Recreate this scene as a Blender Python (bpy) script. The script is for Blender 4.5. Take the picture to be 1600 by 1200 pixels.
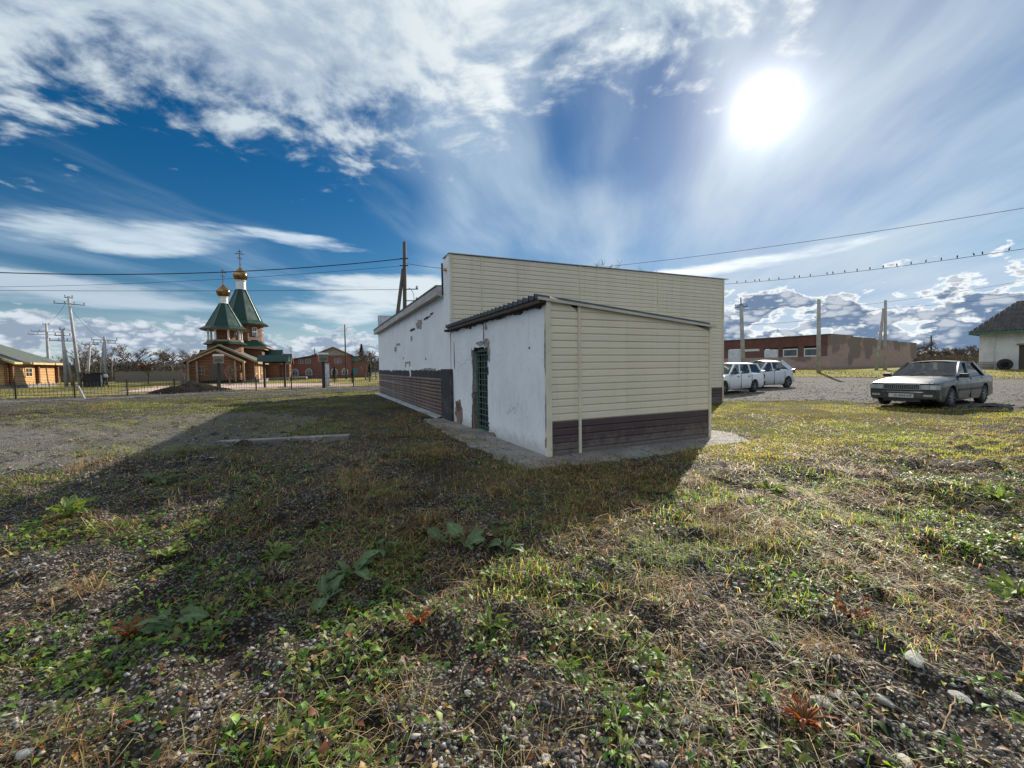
import bpy, bmesh, math, random
import numpy as np
from mathutils import Vector, Matrix

for _o in list(bpy.data.objects):
    bpy.data.objects.remove(_o, do_unlink=True)
scene = bpy.context.scene
COL = scene.collection
R = math.radians

# ------------------------------------------------------------------ camera
CAM_H = 1.45
ROLL, PITCH = R(0.84), R(2.33)
_F = Vector((0, math.cos(PITCH), -math.sin(PITCH)))
_U0 = Vector((0, math.sin(PITCH), math.cos(PITCH)))
_R0 = Vector((1, 0, 0))
_R = _R0 * math.cos(ROLL) - _U0 * math.sin(ROLL)
_U = _R0 * math.sin(ROLL) + _U0 * math.cos(ROLL)
cam_data = bpy.data.cameras.new('camera')
cam_data.sensor_width = 36.0
cam_data.lens = 36.0 * 650.0 / 1600.0
cam_data.clip_start = 0.05
cam_data.clip_end = 4000
cam = bpy.data.objects.new('camera', cam_data)
COL.objects.link(cam)
_m = Matrix.Identity(4)
for _i in range(3):
    _m[_i][0] = _R[_i]; _m[_i][1] = _U[_i]; _m[_i][2] = -_F[_i]
_m[2][3] = CAM_H
cam.matrix_world = _m
scene.camera = cam

# ------------------------------------------------------------------ light
SUN_AZ, SUN_EL = R(31.0), R(27.3)          # azimuth from +Y towards +X
SUN_DIR = Vector((math.sin(SUN_AZ) * math.cos(SUN_EL), math.cos(SUN_AZ) * math.cos(SUN_EL), math.sin(SUN_EL)))
sun_data = bpy.data.lights.new('sun', 'SUN')
sun_data.energy = 5.0
sun_data.angle = R(0.55)
sun_data.color = (1.0, 0.93, 0.82)
sun = bpy.data.objects.new('sun', sun_data)
COL.objects.link(sun)
sun.rotation_euler = (-SUN_DIR).to_track_quat('-Z', 'Y').to_euler()

scene.view_settings.view_transform = 'Standard'
scene.view_settings.look = 'None'
scene.view_settings.exposure = 0.72
scene.view_settings.gamma = 1.0
scene.view_settings.use_curve_mapping = False
scene.cycles.use_denoising = True
scene.cycles.max_bounces = 8
scene.cycles.diffuse_bounces = 4
scene.cycles.glossy_bounces = 4
scene.cycles.transmission_bounces = 6
scene.cycles.transparent_max_bounces = 12
scene.cycles.sample_clamp_indirect = 6.0
scene.cycles.caustics_reflective = False
scene.cycles.caustics_refractive = False


class NT:
    """small expression layer over a node tree"""
    def __init__(self, tree):
        self.t = tree
        self.n = tree.nodes
        self.l = tree.links

    def new(self, typ, **kw):
        nd = self.n.new(typ)
        for k, v in kw.items():
            setattr(nd, k, v)
        return nd

    def put(self, sock, val):
        if isinstance(val, bpy.types.NodeSocket):
            self.l.new(val, sock)
        elif val is not None:
            if sock.type == 'RGBA' and not isinstance(val, (int, float)) and len(val) == 3:
                val = (*val, 1.0)
            sock.default_value = val

    def m(self, op, a, b=None, c=None, clamp=False):
        nd = self.new('ShaderNodeMath', operation=op, use_clamp=clamp)
        self.put(nd.inputs[0], a); self.put(nd.inputs[1], b)
        if c is not None:
            self.put(nd.inputs[2], c)
        return nd.outputs[0]

    def add(self, a, b): return self.m('ADD', a, b)
    def sub(self, a, b): return self.m('SUBTRACT', a, b)
    def mul(self, a, b): return self.m('MULTIPLY', a, b)
    def div(self, a, b): return self.m('DIVIDE', a, b)
    def mx(self, a, b): return self.m('MAXIMUM', a, b)
    def mn(self, a, b): return self.m('MINIMUM', a, b)
    def pw(self, a, b): return self.m('POWER', a, b)

    def ss(self, x, a, b, lo=0.0, hi=1.0):
        nd = self.new('ShaderNodeMapRange', interpolation_type='SMOOTHSTEP')
        for s, v in zip(nd.inputs, (x, a, b, lo, hi)):
            self.put(s, v)
        return nd.outputs[0]

    def xyz(self, x=0.0, y=0.0, z=0.0):
        nd = self.new('ShaderNodeCombineXYZ')
        for s, v in zip(nd.inputs, (x, y, z)):
            self.put(s, v)
        return nd.outputs[0]

    def sep(self, v):
        nd = self.new('ShaderNodeSeparateXYZ'); self.l.new(v, nd.inputs[0])
        return nd.outputs

    def noise(self, vec, scale=1.0, detail=6.0, rough=0.55, dist=0.0, lac=2.0, col=False, dim='3D'):
        nd = self.new('ShaderNodeTexNoise', noise_dimensions=dim)
        if vec is not None:
            self.l.new(vec, nd.inputs['Vector'])
        nd.inputs['Scale'].default_value = scale
        nd.inputs['Detail'].default_value = detail
        nd.inputs['Roughness'].default_value = rough
        nd.inputs['Lacunarity'].default_value = lac
        nd.inputs['Distortion'].default_value = dist
        return nd.outputs['Color' if col else 'Fac']

    def vor(self, vec, scale=1.0, feature='F1', rnd=1.0):
        nd = self.new('ShaderNodeTexVoronoi', feature=feature)
        if vec is not None:
            self.l.new(vec, nd.inputs['Vector'])
        nd.inputs['Scale'].default_value = scale
        nd.inputs['Randomness'].default_value = rnd
        return nd

    def mix(self, fac, a, b, blend='MIX'):
        nd = self.new('ShaderNodeMix', data_type='RGBA', blend_type=blend)
        self.put(nd.inputs[0], fac); self.put(nd.inputs[6], a); self.put(nd.inputs[7], b)
        return nd.outputs[2]

    def ramp(self, fac, stops, interp='LINEAR'):
        nd = self.new('ShaderNodeValToRGB')
        cr = nd.color_ramp; cr.interpolation = interp
        while len(cr.elements) < len(stops):
            cr.elements.new(0.5)
        for e, (p, c) in zip(cr.elements, stops):
            e.position = p
            e.color = (c, c, c, 1) if isinstance(c, (int, float)) else ((*c, 1) if len(c) == 3 else c)
        self.put(nd.inputs[0], fac)
        return nd.outputs[0]

    def vadd(self, a, b):
        nd = self.new('ShaderNodeVectorMath', operation='ADD'); self.put(nd.inputs[0], a); self.put(nd.inputs[1], b)
        return nd.outputs[0]

    def vscale(self, a, s):
        nd = self.new('ShaderNodeVectorMath', operation='SCALE'); self.put(nd.inputs[0], a); self.put(nd.inputs['Scale'], s)
        return nd.outputs[0]


def build_world():
    w = bpy.data.worlds.new('World')
    scene.world = w
    w.use_nodes = True
    w.node_tree.nodes.clear()
    t = NT(w.node_tree)
    out = t.new('ShaderNodeOutputWorld')
    bg = t.new('ShaderNodeBackground')
    t.l.new(bg.outputs[0], out.inputs[0])
    STR = 0.1
    bg.inputs[1].default_value = STR
    K = 1.0 / STR                                     # colours below are written as finished radiance
    sky = t.new('ShaderNodeTexSky', sky_type='NISHITA')
    sky.sun_disc = False
    sky.sun_elevation = SUN_EL
    sky.sun_rotation = SUN_AZ
    sky.altitude = 200
    sky.air_density = 1.0
    sky.dust_density = 0.25
    sky.ozone_density = 2.5
    tc = t.new('ShaderNodeTexCoord')
    d = tc.outputs['Generated']
    x, y, z = t.sep(d)
    zc = t.mx(z, 0.0)
    az = t.mul(t.m('ARCTAN2', x, y), 57.29578)
    el = t.mul(t.m('ARCSINE', z), 57.29578)
    pz = t.add(zc, 0.08)
    P = t.xyz(t.div(x, pz), t.div(y, pz), 0.0)

    def cloud(base, alpha, colour):
        return t.mix(alpha, base, tuple(c * K for c in colour) if isinstance(colour, tuple) else colour)

    def lit(c):
        return tuple(v * K for v in c)

    # clear sky, a little more saturated (the photograph is)
    hs = t.new('ShaderNodeHueSaturation')
    hs.inputs['Saturation'].default_value = 1.45
    hs.inputs['Value'].default_value = 0.43
    t.l.new(sky.outputs[0], hs.inputs['Color'])
    c = t.mix(1.0, hs.outputs[0], lit((0.20, 0.29, 0.43)), 'DARKEN')

    # angle to the sun
    vm = t.new('ShaderNodeVectorMath', operation='DOT_PRODUCT')
    t.l.new(d, vm.inputs[0]); vm.inputs[1].default_value = SUN_DIR
    cs = t.mn(t.mx(vm.outputs['Value'], -1.0), 1.0)
    ang = t.mul(t.m('ARCCOSINE', cs), 57.29578)

    # --- high thin veil: streaks that run away to azimuth ~ 14 deg
    a0 = R(14)
    ca, sa = math.cos(a0), math.sin(a0)
    gx, gy = t.div(x, pz), t.div(y, pz)
    along = t.add(t.mul(gx, sa), t.mul(gy, ca))
    across = t.sub(t.mul(gx, ca), t.mul(gy, sa))
    warp = t.noise(P, 1.1, 2, 0.55, dim='2D')
    w5 = t.sub(warp, 0.5)
    acw = t.add(across, t.mul(w5, 0.30))
    st = t.noise(t.xyz(t.mul(acw, 1.5), t.mul(along, 0.42), 0.0), 1.0, 5, 0.52, dim='2D')
    st2 = t.noise(t.xyz(t.mul(across, 9.0), t.mul(along, 1.6), 0.0), 1.0, 4, 0.62, dim='2D')
    streak = t.add(t.mul(st, 0.86), t.mul(st2, 0.14))
    # the veil lies to the right and ahead, thinning out to the left
    vm1 = t.ss(t.add(az, t.mul(w5, 22.0)), t.sub(-9.0, t.mul(el, 0.45)), t.sub(9.0, t.mul(el, 0.45)))
    gap = t.mul(t.ss(az, 1.0, 9.0), t.mul(t.ss(az, 28.0, 17.0), t.ss(el, 19.0, 26.0)))
    veil = t.mul(t.ss(t.sub(streak, t.mul(gap, 0.34)), 0.16, 0.84), vm1)
    veil = t.mul(veil, 0.90)
    veil = t.mx(veil, t.mul(t.ss(streak, 0.46, 0.8), 0.35))
    vcol = t.mix(t.ss(ang, 46.0, 6.0), lit((0.30, 0.395, 0.50)), lit((0.375, 0.44, 0.49)))
    c = t.mix(veil, c, vcol)

    # --- light scattered forward around the sun by the thin veil
    glow = t.add(t.mul(t.m("EXPONENT", t.mul(ang, -0.74)), 2.3), t.mul(t.mul(t.m('EXPONENT', t.mul(ang, -0.15)), 0.20), t.add(0.25, veil)))
    gm = t.new('ShaderNodeVectorMath', operation='SCALE')
    gm.inputs[0].default_value = lit((1.0, 0.985, 0.95)); t.l.new(glow, gm.inputs['Scale'])
    c = t.mix(1.0, c, gm.outputs[0], 'ADD')

    # --- broken altocumulus sheet overhead
    bn = t.ramp(t.div(t.add(az, 90.0), 180.0), [(0.0, 0.36), (0.17, 0.38), (0.23, 0.44), (0.27, 0.545), (0.33, 0.53), (0.385, 0.50), (0.43, 0.575), (0.50, 0.645),
                                               (0.55, 0.68), (0.60, 0.655), (0.655, 0.645), (0.69, 0.69), (0.73, 0.86), (1.0, 1.0)])
    bel = t.mn(t.mul(bn, 50.0), t.add(t.mul(t.ss(t.m('ABSOLUTE', az), 80.0, 130.0), -30.0), 50.0))
    PW = t.vadd(P, t.xyz(t.mul(w5, 0.35), t.mul(w5, -0.25), 0.0))
    sheet_n = t.noise(PW, 3.1, 3, 0.5, dim='2D')
    puff = t.noise(PW, 10.0, 6, 0.58, dim='2D')
    s5, p5 = t.sub(sheet_n, 0.5), t.sub(puff, 0.5)
    dens = t.add(t.mul(t.sub(el, bel), 0.080), t.add(t.mul(s5, 1.3), t.mul(p5, 1.1)))
    dens = t.mn(dens, t.add(0.62, t.add(t.mul(s5, 1.6), t.mul(p5, 0.9))))
    sa_ = t.ss(dens, -0.20, 0.42)
    shade = t.ss(t.add(puff, t.mul(t.add(s5, w5), 0.7)), 0.24, 0.76)
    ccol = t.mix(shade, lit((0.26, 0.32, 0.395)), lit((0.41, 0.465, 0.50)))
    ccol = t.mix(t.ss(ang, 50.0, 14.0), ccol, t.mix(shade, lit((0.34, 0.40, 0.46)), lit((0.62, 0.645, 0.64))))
    # unseen front-lit clouds away from the sun, brightened to lift the shaded walls
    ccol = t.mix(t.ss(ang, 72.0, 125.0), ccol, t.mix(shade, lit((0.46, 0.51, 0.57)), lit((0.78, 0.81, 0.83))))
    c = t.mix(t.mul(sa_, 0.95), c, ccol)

    # --- lens-shaped bank low on the left and a pale bank behind the church
    LN = t.noise(t.xyz(t.mul(az, 0.055), t.mul(el, 0.30), 0.0), 1.0, 5, 0.58, dim='2D')
    def bank(c, caz, cel, haz, hel, tilt, soft, colr, amp):
        q1 = t.div(t.sub(az, caz), haz)
        q2 = t.div(t.sub(t.sub(el, cel), t.mul(t.sub(az, caz), tilt)), hel)
        r = t.sub(1.0, t.add(t.mul(q1, q1), t.mul(q2, q2)))
        r = t.add(r, t.mul(t.sub(LN, 0.5), 3.2))
        return t.mix(t.mul(t.ss(r, 0.0, soft), amp), c, colr)
    c = bank(c, -42.0, 13.6, 15.0, 1.9, 0.10, 1.0, t.mix(t.ss(LN, 0.4, 0.65), lit((0.31, 0.39, 0.46)), lit((0.44, 0.51, 0.56))), 0.85)
    c = bank(c, -25.0, 15.2, 9.0, 1.0, -0.06, 0.9, lit((0.47, 0.54, 0.60)), 0.8)
    c = bank(c, -16.0, 8.9, 19.0, 3.2, 0.03, 0.9, lit((0.48, 0.53, 0.56)), 0.9)
    c = bank(c, -48.0, 7.6, 22.0, 1.6, 0.0, 1.0, lit((0.40, 0.46, 0.52)), 0.7)
    c = bank(c, 26.0, 11.6, 15.0, 1.0, 0.05, 1.0, lit((0.72, 0.75, 0.74)), 0.8)

    # --- haze towards the horizon
    c = t.mix(t.mul(t.ss(el, 9.0, 0.0), 0.6), c, t.mix(t.ss(az, -20.0, 35.0), lit((0.32, 0.40, 0.48)), lit((0.56, 0.60, 0.60))))

    # --- cumulus along the horizon: bright rims, blue-grey bodies against the sun
    right = t.ss(az, -4.0, 22.0)
    cv = t.xyz(t.mul(az, 0.135), t.mul(el, 0.29), 0.0)
    big = t.noise(cv, 1.15, 2, 0.5, dim='2D')
    wob = t.noise(cv, 4.2, 7, 0.62, dim='2D')
    cw = t.vadd(cv, t.xyz(t.mul(wob, 0.16), t.mul(t.sub(wob, 0.5), -0.16), 0.0))

    def billow(v, sc):
        nd = t.vor(v, sc, 'SMOOTH_F1'); nd.voronoi_dimensions = '2D'
        nd.inputs['Smoothness'].default_value = 0.25
        return t.sub(0.62, nd.outputs['Distance'])
    b1 = billow(cw, 2.3)
    b2 = billow(cw, 6.5)
    lump = t.add(t.mul(b1, 0.26), t.add(t.mul(b2, 0.13), t.mul(t.sub(wob, 0.5), 0.62)))
    top = t.add(7.0, t.mul(right, 4.2))
    fall = t.ss(el, t.mul(top, 0.55), t.mul(top, 1.12))
    cd = t.sub(t.add(t.mul(big, 1.25), lump), t.add(t.add(0.485, t.mul(right, 0.055)), t.mul(fall, 0.75)))
    ca_ = t.ss(cd, -0.02, t.add(0.16, t.mul(right, -0.07)))
    body = t.ss(cd, 0.015, 0.19)
    lob = t.add(t.mul(b1, 0.9), t.add(t.mul(b2, 0.5), t.mul(t.sub(wob, 0.5), 0.9)))
    crest = t.ss(lob, 0.20, 0.62)                    # the crowns of the billows catch the light
    bright = t.mx(t.sub(1.0, body), t.mul(crest, t.sub(0.85, t.mul(right, 0.47))))
    crm = t.mix(right, lit((0.46, 0.50, 0.54)), lit((0.72, 0.73, 0.71)))
    cbd = t.mix(right, lit((0.185, 0.235, 0.305)), lit((0.105, 0.155, 0.24)))
    c = t.mix(t.mul(ca_, t.ss(el, -0.5, 1.0)), c, t.mix(bright, cbd, crm))
    # below the horizon: plain ground tone (never in view, the ground sheet covers it)
    c = t.mix(t.ss(el, 0.0, -2.0), c, lit((0.16, 0.15, 0.13)))
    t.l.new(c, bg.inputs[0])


build_world()
scene.world.cycles.sampling_method = 'MANUAL'
scene.world.cycles.sample_map_resolution = 256

# ------------------------------------------------------------------ helpers
rng = np.random.default_rng(7)
random.seed(7)


def at(px, py, depth):
    """world point seen at a photograph pixel (1600 x 1200) at the given distance ahead"""
    d = _R * ((px - 800) / 650.0) - _U * ((py - 600) / 650.0) + _F
    return Vector((0, 0, CAM_H)) + d * (depth / d.y)


def _hash(ix, iy, seed):
    h = (ix * 374761393 + iy * 668265263 + seed * 974634777) & 0xFFFFFFFF
    h = ((h ^ (h >> 13)) * 1274126177) & 0xFFFFFFFF
    return ((h ^ (h >> 16)) & 0xFFFF) / 65535.0


def vnoise(x, y, seed=0):
    x = np.asarray(x, dtype=np.float64); y = np.asarray(y, dtype=np.float64)
    ix = np.floor(x).astype(np.int64); iy = np.floor(y).astype(np.int64)
    fx = x - ix; fy = y - iy
    fx = fx * fx * (3 - 2 * fx); fy = fy * fy * (3 - 2 * fy)
    a = _hash(ix, iy, seed); b = _hash(ix + 1, iy, seed)
    c = _hash(ix, iy + 1, seed); d = _hash(ix + 1, iy + 1, seed)
    return (a * (1 - fx) + b * fx) * (1 - fy) + (c * (1 - fx) + d * fx) * fy


def fbm(x, y, seed=0, octaves=4, rough=0.5):
    s = 0.0; amp = 1.0; tot = 0.0
    for k in range(octaves):
        s = s + amp * vnoise(np.asarray(x) * 2 ** k + 13.7 * k, np.asarray(y) * 2 ** k + 7.1 * k, seed + k)
        tot += amp; amp *= rough
    return s / tot


def sstep(a, b, x):
    t = np.clip((np.asarray(x, dtype=np.float64) - a) / (b - a), 0, 1)
    return t * t * (3 - 2 * t)


def ground_z(x, y, detail=True):
    x = np.asarray(x, dtype=np.float64); y = np.asarray(y, dtype=np.float64)
    z = -0.22 * (1 - sstep(1.6, 6.4, y)) - 0.03
    z = z + 0.08 * sstep(7.0, 12.0, x) * sstep(4, 10, y)
    z = z + 0.42 * sstep(27, 46, y) * sstep(4, 22, x)
    z = z - 0.05 * sstep(16, 40, y) * sstep(0, -14, x)
    for hx, hy, hr, hd in ((3.55, 5.30, 0.42, 0.10), (3.75, 4.45, 0.38, 0.09), (4.6, 4.3, 0.45, 0.08), (2.75, 5.0, 0.30, 0.07), (0.55, 2.2, 0.25, 0.05), (-0.75, 3.2, 0.35, 0.05), (5.8, 5.6, 0.5, 0.08), (1.7, 2.6, 0.3, 0.05), (-2.6, 4.2, 0.4, 0.06)):
        z = z - hd * np.exp(-((x - hx) ** 2 + ((y - hy) * 1.25) ** 2) / (hr * hr))
    for hx, hy, hr, hd in ((2.35, 4.15, 0.45, 0.09), (3.1, 4.55, 0.30, 0.07), (4.2, 3.6, 0.4, 0.06), (5.2, 4.9, 0.5, 0.08), (-1.2, 4.6, 0.5, 0.07), (-0.2, 3.9, 0.35, 0.06)):
        z = z + hd * np.exp(-((x - hx) ** 2 + ((y - hy) * 1.1) ** 2) / (hr * hr))
    if detail:
        # keep it level by the walls, lumpy elsewhere
        du = (x - 0.577) * 0.9063 + (y - 6.72) * 0.4226
        dv = -(x - 0.577) * 0.4226 + (y - 6.72) * 0.9063
        near = np.maximum(np.maximum(-1.0 - du, du - 11.6), np.maximum(-1.0 - dv, dv - 21.0))
        k = sstep(0.0, 1.6, near) * (1 - 0.8 * sstep(7.5, 10, x) * sstep(13, 16, y))
        fade = 1 - sstep(20, 45, np.hypot(x, y))
        z = z + k * ((fbm(x * 0.45, y * 0.45, 3, 3) - 0.5) * 0.13 + (fbm(x * 2.1, y * 2.1, 9, 3) - 0.5) * 0.12 * fade)
        z = z + k * fade * ((np.maximum(fbm(x * 5.5, y * 5.5, 19, 2) - 0.48, 0) * 0.20 + (fbm(x * 13.0, y * 13.0, 23, 2) - 0.5) * 0.036 * (1 - sstep(5, 9, np.hypot(x, y)))))
    return z


def gz(x, y, detail=True):
    return float(ground_z(np.array([x]), np.array([y]), detail)[0])


class MB:
    def __init__(self):
        self.v = []; self.f = []

    def add(self, vs, fs):
        o = len(self.v)
        self.v += [tuple(p) for p in vs]
        self.f += [tuple(i + o for i in f) for f in fs]
        return self

    def box(self, x0, x1, y0, y1, z0, z1):
        return self.add([(x0, y0, z0), (x1, y0, z0), (x1, y1, z0), (x0, y1, z0), (x0, y0, z1), (x1, y0, z1), (x1, y1, z1), (x0, y1, z1)],
                        [(0, 3, 2, 1), (4, 5, 6, 7), (0, 1, 5, 4), (1, 2, 6, 5), (2, 3, 7, 6), (3, 0, 4, 7)])

    def bar(self, p, q, w, h=None, up=(0, 0, 1)):
        p = Vector(p); q = Vector(q); h = w if h is None else h
        d = (q - p).normalized(); up = Vector(up)
        if abs(d.dot(up)) > 0.98:
            up = Vector((1, 0, 0))
        s = d.cross(up).normalized() * (w / 2); u = s.cross(d).normalized() * (h / 2)
        vs = [p - s - u, p + s - u, p + s + u, p - s + u, q - s - u, q + s - u, q + s + u, q - s + u]
        return self.add(vs, [(0, 1, 2, 3), (7, 6, 5, 4), (0, 4, 5, 1), (1, 5, 6, 2), (2, 6, 7, 3), (3, 7, 4, 0)])

    def tube(self, pts, rad, n=6, cap=True):
        pts = [Vector(p) for p in pts]
        if not isinstance(rad, (list, tuple)):
            rad = [rad] * len(pts)
        o = len(self.v); ref = Vector((0, 0, 1))
        d0 = (pts[-1] - pts[0]).normalized()
        if abs(d0.z) > 0.9:
            ref = Vector((1, 0, 0))
        for i, p in enumerate(pts):
            d = (pts[min(i + 1, len(pts) - 1)] - pts[max(i - 1, 0)]).normalized()
            a = d.cross(ref).normalized(); b = a.cross(d)
            for k in range(n):
                t = 2 * math.pi * k / n
                q = p + (a * math.cos(t) + b * math.sin(t)) * rad[i]
                self.v.append(tuple(q))
        for i in range(len(pts) - 1):
            for k in range(n):
                self.f.append((o + i * n + k, o + i * n + (k + 1) % n, o + (i + 1) * n + (k + 1) % n, o + (i + 1) * n + k))
        if cap:
            self.f.append(tuple(o + k for k in range(n))[::-1])
            self.f.append(tuple(o + (len(pts) - 1) * n + k for k in range(n)))
        return self

    def lathe(self, prof, n=16, c=(0, 0, 0), a0=0.0, axis='z'):
        o = len(self.v)
        for r, h in prof:
            for k in range(n):
                t = a0 + 2 * math.pi * k / n
                if axis == 'z':
                    self.v.append((c[0] + r * math.cos(t), c[1] + r * math.sin(t), c[2] + h))
                else:
                    self.v.append((c[0] + r * math.cos(t), c[1] + h, c[2] + r * math.sin(t)))
        for i in range(len(prof) - 1):
            for k in range(n):
                self.f.append((o + i * n + k, o + i * n + (k + 1) % n, o + (i + 1) * n + (k + 1) % n, o + (i + 1) * n + k))
        if prof[0][0] > 1e-4:
            self.f.append(tuple(o + k for k in range(n))[::-1])
        if prof[-1][0] > 1e-4:
            self.f.append(tuple(o + (len(prof) - 1) * n + k for k in range(n)))
        return self

    def prism(self, poly, axis, a, b):
        """extrude a 2-D polygon along an axis; poly is in the two other axes, in x,y,z order"""
        def pt(p, t):
            if axis == 'x': return (t, p[0], p[1])
            if axis == 'y': return (p[0], t, p[1])
            return (p[0], p[1], t)
        n = len(poly)
        vs = [pt(p, a) for p in poly] + [pt(p, b) for p in poly]
        fs = [tuple(range(n))[::-1], tuple(range(n, 2 * n))]
        fs += [(i, (i + 1) % n, n + (i + 1) % n, n + i) for i in range(n)]
        return self.add(vs, fs)

    def quad(self, a, b, c, d):
        return self.add([a, b, c, d], [(0, 1, 2, 3)])

    def mesh(self, name, smooth=False):
        me = bpy.data.meshes.new(name)
        me.from_pydata(self.v, [], self.f)
        me.update()
        bm = bmesh.new(); bm.from_mesh(me)
        bmesh.ops.recalc_face_normals(bm, faces=bm.faces)
        bm.to_mesh(me); bm.free()
        if smooth:
            me.polygons.foreach_set('use_smooth', [True] * len(me.polygons))
        return me

    def build(self, name, mat, parent=None, smooth=False, bev=0.0, loc=None, rotz=None):
        me = self.mesh(name, smooth)
        return link_mesh(name, me, mat, parent, bev, loc, rotz)


def link_mesh(name, me, mat, parent=None, bev=0.0, loc=None, rotz=None):
    o = bpy.data.objects.new(name, me)
    COL.objects.link(o)
    if mat is not None and not me.materials:
        me.materials.append(M[mat] if isinstance(mat, str) else mat)
    if parent is not None:
        o.parent = parent
    if loc is not None:
        o.location = loc
    if rotz is not None:
        o.rotation_euler = (0, 0, rotz)
    if bev > 0:
        md = o.modifiers.new('bevel', 'BEVEL'); md.width = bev; md.segments = 2; md.limit_method = 'ANGLE'; md.angle_limit = R(40)
    return o


def tag(o, label=None, cat=None, group=None, kind=None):
    if label: o['label'] = label
    if cat: o['category'] = cat
    if group: o['group'] = group
    if kind: o['kind'] = kind
    return o


def thing(name, label, cat, loc=(0, 0, 0), rotz=0.0, group=None):
    o = bpy.data.objects.new(name, None)
    o.empty_display_size = 0.3
    COL.objects.link(o)
    o.location = loc; o.rotation_euler = (0, 0, rotz)
    return tag(o, label, cat, group)


def copy_tree(o, parent=None):
    c = o.copy(); COL.objects.link(c)
    c.parent = parent
    for ch in list(o.children):
        copy_tree(ch, c)
    return c


# ------------------------------------------------------------------ materials
M = {}


def new_mat(name):
    m = bpy.data.materials.new(name); m.use_nodes = True
    m.node_tree.nodes.clear()
    t = NT(m.node_tree)
    out = t.new('ShaderNodeOutputMaterial')
    b = t.new('ShaderNodeBsdfPrincipled')
    t.l.new(b.outputs[0], out.inputs[0])
    M[name] = m
    return t, b, out


def objco(t):
    return t.new('ShaderNodeTexCoord').outputs['Object']


def stretched(t, sx, sy, sz):
    mp = t.new('ShaderNodeMapping'); t.l.new(objco(t), mp.inputs[0])
    mp.inputs['Scale'].default_value = (sx, sy, sz)
    return mp.outputs[0]


def bump(t, b, h, strength=0.4, dist=0.01):
    n = t.new('ShaderNodeBump'); n.inputs['Strength'].default_value = strength; n.inputs['Distance'].default_value = dist
    t.l.new(h, n.inputs['Height']); t.l.new(n.outputs[0], b.inputs['Normal'])


def simple(name, c1, c2=None, scale=3.0, rough=0.6, metal=0.0, bmp=0.0, stretch=None, rough2=None, spec=0.5, detail=5.0, coat=0.0, lo=0.35, hi=0.65):
    """two-tone procedural surface with uneven gloss and fine relief"""
    t, b, _ = new_mat(name)
    v = stretched(t, *stretch) if stretch else objco(t)
    n = t.noise(v, scale, detail, 0.6)
    c2 = c2 or tuple(x * 0.8 for x in c1)
    t.l.new(t.mix(t.ss(n, lo, hi), c1, c2), b.inputs['Base Color'])
    t.put(b.inputs['Roughness'], t.ss(n, 0.3, 0.7, rough, rough2 if rough2 is not None else min(1, rough + 0.12)))
    b.inputs['Metallic'].default_value = metal
    b.inputs['Specular IOR Level'].default_value = spec
    b.inputs['Coat Weight'].default_value = coat
    if bmp:
        bump(t, b, t.noise(v, scale * 6, 4, 0.6), bmp, 0.01)
    return M[name]


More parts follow.
